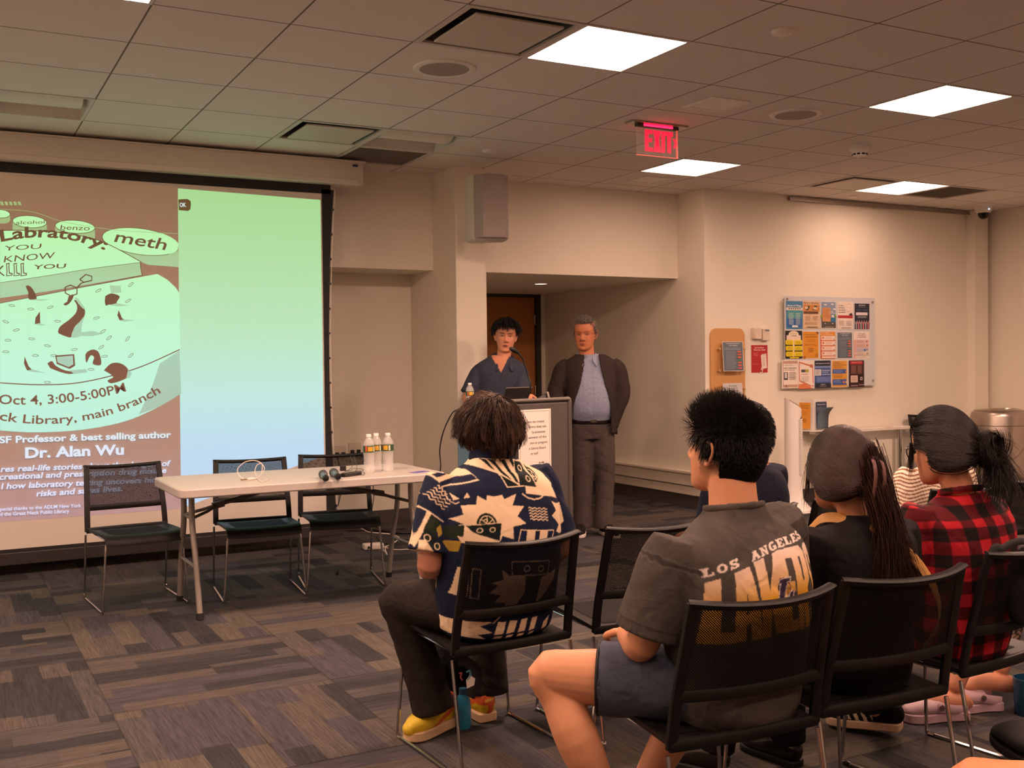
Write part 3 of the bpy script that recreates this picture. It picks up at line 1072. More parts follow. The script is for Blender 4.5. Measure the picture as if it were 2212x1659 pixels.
# big dish
dish = [(0, 655), (150, 626), (307, 598), (340, 592), (362, 605), (380, 622), (387, 634), (391, 850)] + curve_pts([(391, 850), (340, 880), (270, 910), (180, 928), (80, 934), (0, 930)], 5)
pp(dish, 1)
pline([(0, 655), (150, 626), (307, 595)], .004)
pline(curve_pts([(0, 827), (80, 831), (160, 828), (240, 812), (310, 790), (388, 755)], 4), .007)
pp([(388, 757), (391, 850), (345, 878), (300, 895), (330, 830), (345, 785)], 4)
pp([(310, 797), (345, 785), (330, 830), (300, 895), (260, 908)], 1)
# OK badge
pp([(385, 431), (404, 430), (411, 434), (412, 440), (411, 452), (406, 456), (386, 454)], 3)
ptext('OK', (388, 447), (402, 447), 9, 5, 0.03)
# lettering on the board
ptext('Labratory:', (2, 522), (226, 540), 24, 3, 0.025, .15, bend=.055)
ptext('YOU', (8, 542), (88, 537), 11, 3, 0.0, .3)
ptext('KNOW', (8, 567), (117, 558), 14, 3, 0.0, .3)
ptext('YOU', (71, 582), (141, 579), 10, 3, 0.01, .3)
for x0, lt in ((-6, 'K'), (13, 'I'), (29, 'L'), (44, 'L')):       # bone shaped letters KILL
    if lt == 'K':
        pline([(x0+3, 573), (x0+4, 597)], .01, 3); pline([(x0+13, 574), (x0+4, 585), (x0+15, 596)], .008, 3)
    else:
        pp([(x0, 569), (x0+8, 568), (x0+7, 575), (x0+8, 589), (x0+14, 590), (x0+14, 595), (x0, 597), (x0+1, 589)], 3)
        pp([(x0+2, 571), (x0+6, 570.5), (x0+5, 576), (x0+6, 591), (x0+12, 592), (x0+12, 593.5), (x0+2, 595), (x0+3, 588)], 1)
# molecule
hexa = [(140, 621), (152, 616), (166, 622), (166, 635), (154, 640), (141, 633)]
pline(hexa+[hexa[0]], .008, 3, False); pline([(166, 622), (175, 612), (184, 609)], .008, 3, False)
pent = [(172, 604), (185, 593), (198, 597), (198, 606), (181, 610)]
pline(pent+[pent[0]], .008, 3, False)
# tentacles and fins
pp(curve_pts([(125, 716), (130, 705), (150, 690), (164, 675), (166, 660), (160, 648), (175, 655), (183, 670), (182, 682), (172, 695), (160, 708), (154, 728), (140, 726), (126, 720)], 4), 3)
pp(curve_pts([(172, 695), (183, 682), (180, 690), (176, 705), (173, 726), (154, 728), (160, 708)], 4), 4)
pp(curve_pts([(148, 640), (158, 636), (157, 645), (150, 655), (142, 660), (137, 657), (145, 652)], 3), 3)
pp(curve_pts([(160, 642), (168, 645), (178, 658), (184, 668), (178, 666), (168, 655)], 3), 4)
pp([(174, 718), (200, 715), (222, 721), (200, 726), (173, 726)], 4)
pp(curve_pts([(55, 618), (62, 617), (70, 624), (78, 640), (77, 647), (62, 646), (61, 632)], 4), 3)
pp([(78, 646), (108, 647), (90, 650), (62, 648)], 4)
pp(curve_pts([(227, 640), (240, 634), (258, 640), (252, 652), (250, 659), (236, 658), (228, 660), (226, 650)], 3), 3)
pp([(236, 616), (260, 618), (262, 632), (240, 634)], 4)
pp([(252, 655), (278, 660), (255, 662), (236, 659)], 4)
for (a, b_, c_) in (((86, 673), (75, 700), (100, 703)), ((256, 670), (258, 692), (292, 692)), ((53, 770), (58, 800), (100, 806))):
    pp([a, ((a[0]+b_[0])/2-4, (a[1]+b_[1])/2), b_, (b_[0]+12, b_[1]), ((a[0]+b_[0])/2+6, (a[1]+b_[1])/2+6)], 3)
    pp([b_, (b_[0]+12, b_[1]-2), c_, (b_[0]+10, b_[1]+3)], 4)
pp(curve_pts([(102, 785), (112, 780), (120, 790), (140, 800), (164, 804), (150, 808), (128, 803), (108, 795)], 3), 3)
pp([(119, 768), (160, 765), (162, 790), (150, 797), (122, 786)], 3); pp([(122, 771), (157, 768), (158, 787), (148, 793), (124, 783)], 4)
pp([(150, 800), (185, 797), (188, 804), (160, 808)], 4)
pp(curve_pts([(188, 760), (200, 755), (212, 760), (218, 778), (216, 789), (200, 786), (203, 772), (195, 768), (186, 784), (184, 766)], 3), 3)
pp(curve_pts([(224, 800), (240, 785), (260, 785), (275, 796), (278, 812), (262, 822), (240, 828), (232, 822), (244, 815), (238, 808)], 3), 3)
pp([(276, 800), (284, 805), (280, 816), (272, 818)], 4)
for (x, y, a) in ((25, 660, 10), (66, 668, 0), (108, 664, -20), (12, 695, 20), (124, 694, 5), (17, 735, 0), (68, 732, 5), (102, 747, 10), (12, 760, 0), (76, 768, 0), (116, 768, 0), (160, 755, -10), (218, 750, -35), (208, 687, -15),
                  (235, 730, -40), (275, 732, -50), (212, 628, -30), (282, 615, -40), (276, 650, -30), (282, 768, -40), (225, 770, -10), (196, 798, 0), (102, 826, 0), (35, 713, -10), (222, 716, -35)):
    pline(el(x, y, 7, 2.2, a, 9), .003, 3, False)
# lower lettering
ptext('Oct 4, 3:00-5:00PM', (-3, 872), (272, 845), 21, 3, 0.012, 0.0, bend=-.035)
ptext('ck Library, main branch', (-2, 907), (347, 848), 19, 3, 0.012, 0.0, bend=-.1)
ptext('SF Professor & best selling author', (-2, 957), (369, 945), 15, 5, 0.03)
ptext('Dr. Alan Wu', (54, 989), (267, 981), 23, 5, 0.035)
ptext('res real-life stories about the dangers of', (1, 1019), (366, 1006), 13, 5, 0.025, .2)
ptext('creational and prescription drug misuse', (-3, 1036), (358, 1021), 13, 5, 0.025, .2)
ptext('l how laboratory testing uncovers hidden', (2, 1056), (366, 1040), 13, 5, 0.025, .2)
ptext('risks and saves lives.', (78, 1072), (264, 1060), 13, 5, 0.025, .2)
ptext('pecial thanks to the ADLM New York', (0, 1103), (175, 1095), 8, 5, 0.015)
ptext('d the Great Neck Public Library', (0, 1114), (149, 1107), 8, 5, 0.015)
build(mb, 'projected_picture', PMATS, scr, smooth=0)


# =================================================================== CHAIRS
def mesh_fabric():
    m, nt, N, L, b = new_mat('net_fabric')
    tc = N.new('ShaderNodeTexCoord'); sep = N.new('ShaderNodeSeparateXYZ'); L.new(tc.outputs['Object'], sep.inputs[0])

    def mth(op, a, c=None):
        n = N.new('ShaderNodeMath'); n.operation = op
        for i, x in enumerate((a, c)):
            if x is None: continue
            if isinstance(x, (int, float)): n.inputs[i].default_value = x
            else: L.new(x, n.inputs[i])
        return n.outputs[0]
    K = 2*PI/0.0066
    s1 = mth('SINE', mth('MULTIPLY', mth('ADD', sep.outputs[0], mth('MULTIPLY', sep.outputs[2], 1.0)), K))
    s2 = mth('SINE', mth('MULTIPLY', mth('SUBTRACT', sep.outputs[0], mth('MULTIPLY', sep.outputs[2], 1.0)), K))
    h = mth('GREATER_THAN', mth('ADD', s1, s2), 0.85)
    b.inputs['Base Color'].default_value = (0.006, 0.005, 0.005, 1)
    b.inputs['Roughness'].default_value = 0.8; b.inputs['Specular IOR Level'].default_value = 0.15
    tr = N.new('ShaderNodeBsdfTransparent')
    mx = N.new('ShaderNodeMixShader')
    L.new(h, mx.inputs[0]); L.new(b.outputs[0], mx.inputs[1]); L.new(tr.outputs[0], mx.inputs[2])
    L.new(mx.outputs[0], N['Material Output'].inputs[0])
    return m


M_NET = mesh_fabric()
M_SHELL = mat('chair_shell', '#0f0c0c', 0.5, var=0.12, scale=500, bump=0.08, spec=0.35)
M_SEATNET = mat('seat_weave', '#110e0e', 0.75, spec=0.2, var=0.35, scale=700, bump=0.2)


def chair_proto():
    root = thing('stacking_chair', (0, 0, 0), 'black mesh-back stacking chair', 'chair', 'black mesh-back chairs')
    # side profile of the back: (y, z, half width)
    prof = [(-.213, .405, .238), (-.225, .50, .236), (-.246, .60, .231), (-.268, .70, .226), (-.288, .788, .222)]
    P = smooth_path([(0, p[0], p[1]) for p in prof], 4, [p[2] for p in prof])
    pts, hw = P[0], P[1][:, 0]

    def back(t, s):
        """Point on the back surface: t up the profile 0..1, s across -1..1 (the middle bows backward)."""
        k = t*(len(pts)-1); i = min(int(k), len(pts)-2); f_ = k-i
        p = pts[i]*(1-f_)+pts[i+1]*f_; w = hw[i]*(1-f_)+hw[i+1]*f_
        bow = (0.012+.042*t)*(1-s*s)
        return np.array([s*w, p[1]-bow, p[2]-.012*(1-s*s)*t])
    mb = MB()
    for s in (-1, 1):
        line = [back(t, s*.945) for t in np.linspace(0, 1, 14)]
        mb.tube(line, [(.0165, .009)]*14, 10, side=(1, 0, 0), power=3)
    for t, hh, dd in ((.985, .011, .011), (.36, .017, .009), (.03, .017, .011)):
        line = [back(t, s) for s in np.linspace(-.97, .97, 17)]
        mb.tube(line, [(hh, dd)]*17, 10, side=(0, 0, 1), power=3)
    # flared lip along the top
    line = [back(1.0, s)+np.array([0, -.004, .003]) for s in np.linspace(-1.0, 1.0, 17)]
    mb.tube(line, [(.014, .0045)]*17, 8, side=(0, 1, .2))
    build(mb, 'back_frame', M_SHELL, root, local=True, smooth=50)
    mb = MB()
    nu, nv = 14, 10
    V = [back(.37+.6*j/nv, -.93+1.86*i/nu) for j in range(nv+1) for i in range(nu+1)]
    mb.add(V, [(j*(nu+1)+i, j*(nu+1)+i+1, (j+1)*(nu+1)+i+1, (j+1)*(nu+1)+i) for j in range(nv) for i in range(nu)])
    build(mb, 'back_mesh', M_NET, root, local=True, smooth=60)
    # seat shell with rolled front edge
    mb = MB()
    nu, nv = 18, 18

    def seat(u, v, dz=0.0):
        w = .226-.012*v
        x = u*w
        y = -.215+.455*v
        e = abs(u)**6
        z = .418+.016*v-.012*(1-u*u)*math.sin(PI*min(1, v*1.05))+.006*e
        z -= .045*max(0, (v-.86)/.14)**2
        z -= .004*(1-v)**4
        return (x, y, z+dz)
    V = [seat(-1+2*i/nu, j/nv) for j in range(nv+1) for i in range(nu+1)]
    V2 = [seat((-1+2*i/nu), j/nv, -.014) for j in range(nv+1) for i in range(nu+1)]
    nn = nu+1
    fs = [(j*nn+i, j*nn+i+1, (j+1)*nn+i+1, (j+1)*nn+i) for j in range(nv) for i in range(nu)]
    o_ = len(V)
    fs2 = [(o_+j*nn+i, o_+(j+1)*nn+i, o_+(j+1)*nn+i+1, o_+j*nn+i+1) for j in range(nv) for i in range(nu)]
    ring = [i for i in range(nn)]+[j*nn+nu for j in range(1, nn)]+[nu*nn+i for i in range(nu-1, -1, -1)]+[j*nn for j in range(nv-1, 0, -1)]
    fr = [(ring[k], ring[(k+1) % len(ring)], o_+ring[(k+1) % len(ring)], o_+ring[k]) for k in range(len(ring))]
    mb.add(V+V2, fs+fs2+fr)
    build(mb, 'seat', M_SHELL, root, local=True, smooth=50)
    mb = MB()
    V = [np.array(seat(-.72+1.44*i/nu, .13+.66*j/nv))+np.array([0, 0, .0015]) for j in range(nv+1) for i in range(nu+1)]
    mb.add(V, fs)
    build(mb, 'seat_insert', M_SEATNET, root, local=True, smooth=60)
    R = .0062
    for s in (-1, 1):
        mb = MB()
        a = [(s*.190, .195, .398), (s*.205, .212, .385), (s*.212, .214, .35), (s*.236, .226, .04), (s*.2365, .222, .014), (s*.237, .205, .0075), (s*.237, 0, .0075), (s*.237, -.262, .0075), (s*.237, -.28, .016), (s*.2365, -.278, .045), (s*.236, -.215, .39)]
        mb.tube(smooth_path(a, 3), R, 8)
        mb.tube([(s*.237, -.277, .02), (s*.237, -.285, .03)], .009, 8)
        build(mb, 'leg_frame', M_CHROME, root, local=True)
        for yy in (.205, -.262):
            mb = MB(); mb.tube([(s*.237, yy-.012, .0075), (s*.237, yy+.012, .0075)], .0078, 8)
            build(mb, 'glide', M_CHROME, root, local=True)
        mb = MB(); mb.tube([(s*.195, -.2, .398), (s*.19, .197, .398)], .0055, 8); build(mb, 'side_rail', M_CHROME, root, local=True)
    mb = MB(); mb.tube([(-.19, .195, .398), (.19, .195, .398)], R, 8); build(mb, 'front_bar', M_CHROME, root, local=True)
    mb = MB(); mb.tube([(-.2, -.17, .398), (.2, -.17, .398)], R, 8); build(mb, 'rear_bar', M_CHROME, root, local=True)
    return root


CH = chair_proto()
CHAIRS = [
    (1.718, 3.414, 2.3, 'black mesh-back chair under the person in the navy patterned shirt'),
    (2.301, 3.409, -2.2, 'empty black mesh-back chair between the patterned shirt and the grey T-shirt'),
    (1.841, 2.335, -4.1, 'black mesh-back chair under the person in the grey T-shirt and blue shorts'),
    (2.35, 2.338, -3.4, 'black mesh-back chair under the person with the long brown ponytail'),
    (2.945, 2.425, 6.0, 'black mesh-back chair under the person in the red and black checked shirt'),
    (2.86, 3.55, -2.0, 'black mesh-back chair under the person in the dark navy top'),
    (3.44, 3.57, -2.0, 'empty black mesh-back chair seen past the neck of the ponytailed person'),
    (4.1, 3.53, -2.0, 'black mesh-back chair under the person in the striped shirt'),
    (4.66, 3.55, -1.0, 'empty black mesh-back chair at the right edge, in front of the steel bin'),
    (1.01, 6.5, 184.0, 'black mesh-back chair at the left end of the folding table'),
    (1.698, 6.365, 173.9, 'black mesh-back chair at the middle of the folding table, behind the white cable'),
    (2.226, 6.395, 168.8, 'black mesh-back chair at the right of the folding table, behind the microphones'),
    (3.98, 2.42, 3.0, 'black mesh-back chair at the end of the second row, beyond the photo edge'),
    (2.22, 1.0, 0.0, 'black mesh-back chair of the third row, below the photo corner'),
    (8.9, 7.28, 170.0, 'black mesh-back chair at the white table against the right wall')]
for k, (x, y, a, lab) in enumerate(CHAIRS):
    c = CH if k == 0 else copy_tree(CH)
    c.location = (x, y, 0); c.rotation_euler = (0, 0, math.radians(a)); c['label'] = lab


# =================================================================== FOLDING TABLE
TX0, TX1, TY0, TY1, TZ = 1.09, 2.61, 5.615, 6.365, 0.74
t = thing('folding_table', ((TX0+TX1)/2, (TY0+TY1)/2, 0), 'white plastic folding table with grey wishbone legs in front of the screen', 'table')
M_TOP = mat('plastic_top', '#bdb5ae', 0.5, var=0.03, scale=200, bump=0.05)
mb = MB(); mb.prism(rrect(TX1-TX0, TY1-TY0, .055, 6), ((TX0+TX1)/2, (TY0+TY1)/2, TZ-.048), (1, 0, 0), (0, 1, 0), UP, .048)
build(mb, 'tabletop', M_TOP, t, smooth=30, bevel=.007)
M_LEGG = mat('leg_grey', '#8f8780', 0.4, 0.35)
for X, sgn in ((1.235, 1), (2.55, -1)):
    for s in (-1, 1):
        yc = 6.13
        mb = MB()
        a = [(X, yc+s*.105, TZ-.05), (X, yc+s*.108, .55), (X, yc+s*.125, .46), (X, yc+s*.2, .28), (X, yc+s*.272, .02)]
        mb.tube(smooth_path(a, 4), .0165, 12)
        lg = build(mb, 'leg', M_LEGG, t)
        mb = MB(); mb.tube([(X, yc+s*.2725, .0), (X, yc+s*.266, .035)], .02, 12)
        rf = build(mb, 'rubber_foot', M_BLACK, t)
        rf.parent = lg
    mb = MB(); mb.tube([(X, 6.13-.205, .27), (X, 6.13+.205, .27)], .009, 8); mb.tube([(X, 6.03, TZ-.055), (X, 6.23, TZ-.055)], .014, 8)
    mb.tube([(X, 6.03, .53), (X, 6.23, .53)], .009, 8)
    build(mb, 'cross_bar', M_LEGG, t)
    mb = MB(); e = (X+sgn*.17, 6.13, .585); g = (X+sgn*.62, 6.13, .688)
    mb.tube([(X, 6.03, .53), (X+sgn*.1, 6.08, .558), e], .009, 8); mb.tube([(X, 6.23, .53), (X+sgn*.1, 6.18, .558), e], .009, 8)
    mb.tube([e, g], .012, 8); mb.obox(e, ((1, 0, .2*sgn), (0, 1, 0), (0, 0, 1)), (.035, .016, .018))
    build(mb, 'brace', mat('brace_grey', '#5c544e', 0.45, 0.3), t)

# --- bottles
M_PET = None
gm, nt, N, L, b = new_mat('clear_plastic')
b.inputs['Base Color'].default_value = (0.95, 0.93, 0.92, 1); b.inputs['Roughness'].default_value = 0.06; b.inputs['Alpha'].default_value = 0.30
b.inputs['Specular IOR Level'].default_value = 0.9
M_PET = gm
M_LBL = mat('label_green', '#2e4a30', 0.45)


def bottle(x, y, z, label, group, rot=0.0, s=1.0):
    t = thing('water_bottle', (x, y, z), label, 'bottle', group)
    mb = MB()
    prof = [(0, .004), (.026, .0), (.0305, .006), (.0305, .02), (.0285, .028), (.0305, .036), (.0285, .046), (.0305, .056), (.028, .068), (.0305, .08), (.0285, .09), (.0305, .1), (.0315, .112), (.0315, .155), (.030, .165), (.024, .182), (.015, .196), (.0125, .2), (.0125, .207)]
    mb.lathe([(r_*s, z_*s) for r_, z_ in prof], (x, y, z), 28)
    build(mb, 'body', M_PET, t, smooth=60)
    mb = MB(); mb.lathe([(.0322*s, .116*s), (.0324*s, .118*s), (.0324*s, .15*s), (.0322*s, .152*s)], (x, y, z), 28)
    lb = build(mb, 'label_band', M_LBL, t, smooth=60)
    mb = MB()
    for (a0, a1, z0, z1, mi) in ((-.55, .35, .122, .147, 0), (.5, .8, .12, .148, 1), (-1.0, -.7, .12, .15, 2)):
        n = 8; V = []
        for k in range(n+1):
            a = rot+a0+(a1-a0)*k/n-2.04
            for zz in (z0, z1): V.append((x+.0327*s*math.cos(a), y+.0327*s*math.sin(a), z+zz*s))
        mb.add(V, [(2*k, 2*k+2, 2*k+3, 2*k+1) for k in range(n)], mi)
    o = build(mb, 'label_print', [mat('label_yellow', '#d9a83c', 0.45), mat('label_cream', '#e6ddc8', 0.45), mat('label_orange', '#d85a30', 0.45)], t, smooth=60)
    mb = MB(); mb.lathe([(.0128*s, .2*s), (.0145*s, .201*s), (.0145*s, .2145*s), (.0135*s, .216*s), (0, .216*s)], (x, y, z), 24); build(mb, 'cap', M_WHITE, t)
    return t


BG = 'small water bottles'
bottle(2.222, 5.865, TZ, 'water bottle with an orange edged label, leftmost of three on the folding table', BG, 0.5, 1.05)
bottle(2.290, 5.92, TZ, 'water bottle in the middle of three on the folding table', BG, 0.2, 1.05)
bottle(2.356, 5.90, TZ, 'water bottle with a yellow patch, rightmost of three on the folding table', BG, -0.3, 1.05)
# --- microphones
for (ta, ba, lab) in (((692, 1016), (704, 1034), 'grey handheld microphone lying on the folding table, left of the pair'), ((712, 1014), (731, 1030), 'grey handheld microphone lying on the folding table, right of the pair')):
    hb = atz(*ba, TZ+.018); hd = atz(ta[0], ta[1], TZ+.022)
    dvec = nrm((hd-hb)*(1, 1, 0)); L_ = .235
    o = hb.copy()
    t = thing('microphone', (o[0], o[1], TZ), lab, 'microphone', 'handheld microphones')
    mb = MB(); mb.lathe([(0, 0), (.0155, .002), (.0175, .01), (.0178, .045)], (o[0], o[1], TZ+.0185), 20, axis=dvec); build(mb, 'end_cap', M_BLACK, t)
    mb = MB(); mb.lathe([(.0175, .045), (.0165, .05), (.0165, .1), (.018, .165), (.020, .18)], (o[0], o[1], TZ+.0185), 20, axis=dvec); build(mb, 'handle', mat('mic_grey', '#73777c', 0.35, 0.5), t)
    mb = MB(); mb.lathe([(.020, .18), (.0255, .19), (.0262, .205), (.024, .225), (.014, .238), (0, .242)], (o[0], o[1], TZ+.0215), 20, axis=dvec); build(mb, 'grille', mat('mic_mesh', '#5d6065', 0.5, 0.6, scale=900, bump=0.3), t)
# --- black adapter with thin lead
t = thing('black_adapter', (2.09, 5.8, TZ), 'slim black adapter box with a thin looping lead on the folding table', 'adapter')
p0, p1 = atz(740, 1031, TZ), atz(777, 1026, TZ)
dv = nrm(p1-p0); nv_ = np.cross((0, 0, 1), dv)
mb = MB(); mb.obox((p0+p1)/2+np.array([0, 0, .011]), (dv, nv_, UP), (np.linalg.norm(p1-p0)/2, .018, .011)); build(mb, 'box', M_BLACK, t, smooth=0, bevel=.004)
mb = MB(); c_ = atz(741, 1017, TZ); mb.obox(c_+np.array([0, 0, .015]), ((1, .4, 0), (-.4, 1, 0), UP), (.016, .012, .015)); build(mb, 'plug', M_BLACK, t, smooth=0, bevel=.003)
lead = [atz(778, 1025, TZ+.01), atz(786, 1026, TZ+.003), atz(787, 1020, TZ+.004), atz(782, 1013, TZ+.01), atz(770, 1012, TZ+.02), atz(763, 1012, TZ+.03), atz(757, 1017, TZ+.01), atz(746, 1017, TZ+.01)]
mb = MB(); mb.tube(smooth_path(lead, 5), .0016, 6)
lead2 = [atz(735, 1025, TZ+.006), atz(745, 1019, TZ+.006), atz(755, 1014, TZ+.02), at(762, 1004, 6.45), at(757, 985, 6.7)]
mb.tube(smooth_path(lead2, 5), .0016, 6)
lead3 = [atz(766, 1021, TZ+.004), atz(771, 1012, TZ+.03), at(769, 1000, 6.4), at(765, 985, 6.7)]
mb.tube(smooth_path(lead3, 5), .0016, 6)
build(mb, 'lead', M_BLACK, t)
# --- purple card
c0 = atz(905, 1020, TZ)
mb = MB(); mb.obox(c0+np.array([0, 0, .0012]), ((1, .35, 0), (-.35, 1, 0), UP), (.055, .03, .0012))
tag(build(mb, 'card', mat('card_purple', '#6d5fb0', 0.5), smooth=0), 'purple card lying near the right end of the folding table', 'card')
# --- white cable with connector standing in loops
t = thing('white_cable', (1.52, 5.93, TZ), 'white audio cable curled in loops with a plug on the folding table', 'cable')
dD = 5.93
def zc(x, y): return at(500+x/18.43, 970+y/18.43, dD)
loop = [zc(480, 1190), zc(330, 1080), zc(250, 930), zc(250, 790), zc(360, 650), zc(560, 510), zc(850, 460), zc(1080, 500), zc(1230, 610), zc(1310, 750), zc(1290, 850), zc(1215, 960), zc(1120, 1090), zc(1010, 1110), zc(950, 980), zc(940, 820), zc(1010, 650), zc(1130, 585), zc(1215, 600), zc(1225, 760), zc(1190, 960)]
mb = MB(); mb.tube(smooth_path(loop, 5), .0024, 7)
tail = [atz(500+1000/18.43, 970+1120/18.43, TZ+.004), atz(500+1080/18.43, 970+1220/18.43, TZ+.003), atz(500+1180/18.43, 970+1300/18.43, TZ+.003), atz(500+1330/18.43, 970+1270/18.43, TZ+.003), atz(500+1480/18.43, 970+1190/18.43, TZ+.003)]
mb.tube(smooth_path(tail, 5), .0024, 7)
build(mb, 'cord', mat('cable_white', '#e6d6cc', 0.45), t)
a_ = atz(528, 1036, TZ+.008); b_ = atz(548, 1034, TZ+.008)
mb = MB(); mb.lathe([(.004, 0), (.0085, .004), (.0085, .034), (.005, .05), (.003, .06)], a_+nrm(b_-a_)*.016, 14, axis=nrm(b_-a_)); build(mb, 'plug_body', mat('cable_white', '#e6d6cc', 0.45), t)
mb = MB(); mb.tube([a_-nrm(b_-a_)*.022, a_+nrm(b_-a_)*.018], .0035, 8); build(mb, 'plug_tip', mat('brass', '#8a6a4a', 0.3, 0.9), t)


# =================================================================== LECTERN
def ray_plane(px, py, p0, n):
    d = ray(px, py)
    return CP+d*(np.dot(np.asarray(p0)-CP, n)/np.dot(d, n))


LFR = np.array([3.82, 6.20, 0.0])
LU = nrm((0.972, 0.234, 0)); LV = nrm((-0.234, 0.972, 0)); LW, LD = 0.60, 0.50
LFL = LFR-LU*LW
LN = -LV
t = thing('lectern', LFL+LU*LW/2+LV*LD/2, 'slate blue and grey media lectern with a framed notice on its front', 'lectern')
ZF, ZR = 1.125, 1.03
mb = MB()
prof = [(0, 0), (0, ZF-.03), (.012, ZF-.008), (.04, ZF), (LD, ZR), (LD, 0)]
mb.prism(prof, LFL+LU*.015, LV, UP, LU, LW-.03)
build(mb, 'front_panel', mat('lectern_grey', '#504946', 0.55, var=0.05, scale=200), t, smooth=0)
for s, o in ((0, LFL), (1, LFL+LU*(LW-.03))):
    mb = MB()
    prof = [(-.012, 0.0), (-.012, ZF-.02), (-.004, ZF+.004), (.02, ZF+.014), (LD-.03, ZR+.014), (LD, ZR-.02), (LD, 0)]
    mb.prism(prof, o, LV, UP, LU, .03)
    build(mb, 'side_panel', mat('lectern_blue', '#5d7a8c', 0.5, var=0.04, scale=100) if s == 0 else mat('lectern_grey', '#504946', 0.55, var=0.05, scale=200), t, smooth=0, bevel=.006)
mb = MB(); mb.tube([LFL+LU*.02+np.array([0, 0, ZF])-LV*.002, LFR-LU*.02+np.array([0, 0, ZF])-LV*.002], .013, 10)
build(mb, 'top_trim', mat('lectern_trim', '#6e645f', 0.4, var=0.04), t)
LSN = -LU
def sidept(x, y): return ray_plane(x, y, LFL-LU*.0015, LSN)
mb = MB(); mb.tube([sidept(976, 940), sidept(996, 952), sidept(1013, 964), sidept(1018, 974), sidept(1021, 1010), sidept(1021, 1040)], .004, 6)
build(mb, 'panel_seam', mat('seam_dark', '#2b353c', 0.6), t)
mb = MB(); mb.tube([sidept(993, 900), sidept(1007, 892)], .012, 8); build(mb, 'grip_slot', M_BLACKMATTE, t)
mb = MB()
q = [sidept(978.5, 900), sidept(985, 899.5), sidept(982.5, 904.5), sidept(980, 904)]
for k in range(4): mb.tube([q[k], q[(k+1) % 4]], .0022, 6)
build(mb, 'emblem', M_WHITE, t)
LF0 = LFL-LV*.0125
def fr(x, y): return ray_plane(x, y, LF0, LN)
def frz(x, y): return fr(960+x/7.373, 820+y/7.373)
# the notice
tl, tr, br = fr(1119, 886), frz(1688, 460), frz(1692, 1425)
W_ = np.linalg.norm((tr-tl)[:2]); Hh = tr[2]-br[2]
sgn = thing('lectern_notice', (tl+tr)/2*(1, 1, 0)+np.array([0, 0, br[2]]), 'white framed paper notice fixed to the front of the lectern', 'notice')
M_PAPER = mat('paper_white', '#efe6dd', 0.7, var=0.01)
M_INK = mat('ink_dark', '#4a4442', 0.7)
x0_ = np.dot(tl-LF0, LU); x1_ = np.dot(tr-LF0, LU); z0_, z1_ = br[2], tr[2]
mb = MB(); mb.prism([(x0_, z0_), (x1_, z0_), (x1_, z1_), (x0_, z1_)], LF0, LU, UP, LN, .003)
build(mb, 'sheet', M_PAPER, sgn, smooth=0)
mb = MB()
e = .012
for (a0, a1, b0, b1) in ((x0_+e, x1_-e, z1_-e-.0015, z1_-e), (x0_+e, x1_-e, z0_+e, z0_+e+.0015), (x0_+e, x0_+e+.0015, z0_+e, z1_-e), (x1_-e-.0015, x1_-e, z0_+e, z1_-e)):
    mb.prism([(a0, b0), (a1, b0), (a1, b1), (a0, b1)], LF0+LN*.003, LU, UP, LN, .0006)
for body, a, b_, bd in (('ission to meet', (1250, 692), (1585, 680), 0), ('ibrary does not', (1340, 771), (1615, 755), 0), ('ly constitute', (1390, 851), (1598, 843), 0), ('sement of the', (1330, 938), (1618, 925), 0), ('tion or program', (1355, 1026), (1633, 1010), 0),
                        ('e Library Board', (1340, 1112), (1605, 1098), 0), ('or staff', (1370, 1196), (1487, 1188), 0), ('on the', (1497, 1336), (1583, 1330), .02)):
    A_, B_ = frz(*a), frz(*b_); B_[2] = A_[2] = (A_[2]+B_[2])/2
    text_on(mb, body, A_, B_, .0165, LN, 0, bold=bd, off=.0045)
build(mb, 'lettering', M_INK, sgn, smooth=0)
def ltop(u, v): return LFL+LU*u+LV*v+np.array([0, 0, ZF+(ZR-ZF)*(v-.04)/(LD-.04) if v > .04 else ZF])
# gooseneck microphone
g0 = at(1150, 858, 7.0); g0 = ltop(np.dot(g0-LFL, LU), .075)+np.array([0, 0, .004])
t = thing('gooseneck_microphone', g0, 'black gooseneck microphone standing on the lectern', 'microphone')
path = [g0, at(1146, 835, 7.05), at(1141.5, 815, 7.05), at(1131, 780, 7.03), at(1124, 768, 7.0), at(1116, 760, 6.98)]
mb = MB(); mb.tube(smooth_path(path, 5), .0055, 8); build(mb, 'neck', M_BLACK, t)
c0, c1 = at(1118, 761, 6.98), at(1104, 753.5, 6.93)
mb = MB(); mb.limb([c0, c0*.5+c1*.5, c1], [.011, .0155, .013], 12, 3); build(mb, 'windscreen', M_BLACKMATTE, t)
mb = MB(); mb.lathe([(.028, 0), (.028, .008), (.012, .014)], g0, 20); build(mb, 'base', M_BLACK, t)
# laptop seen from behind
lc = ltop(np.dot(at(1136, 857, 7.1)-LFL, LU), .2)+np.array([0, 0, .006])
t = thing('laptop', lc, 'open laptop on the lectern, seen from behind its lid', 'laptop')
mb = MB(); mb.obox(lc+LV*.1+np.array([0, 0, .012]), (LU, LV, UP), (.155, .1, .008)); build(mb, 'base', mat('laptop_dark', '#3b3634', 0.4, 0.3), t, smooth=0, bevel=.003)
up_ = nrm(np.array([0, 0, 1])-LV*.55)
lu_, lh = .118, .062
mb = MB(); mb.obox(lc+up_*lh, (LU, up_, np.cross(LU, up_)), (lu_, lh, .003)); build(mb, 'lid', mat('laptop_dark', '#3b3634', 0.4, 0.3), t, smooth=0, bevel=.002)
mb = MB(); mb.obox(lc+up_*(2*lh), (LU, up_, np.cross(LU, up_)), (lu_, .002, .0036)); build(mb, 'lid_edge', mat('laptop_edge', '#a79c94', 0.3, 0.6), t, smooth=0)
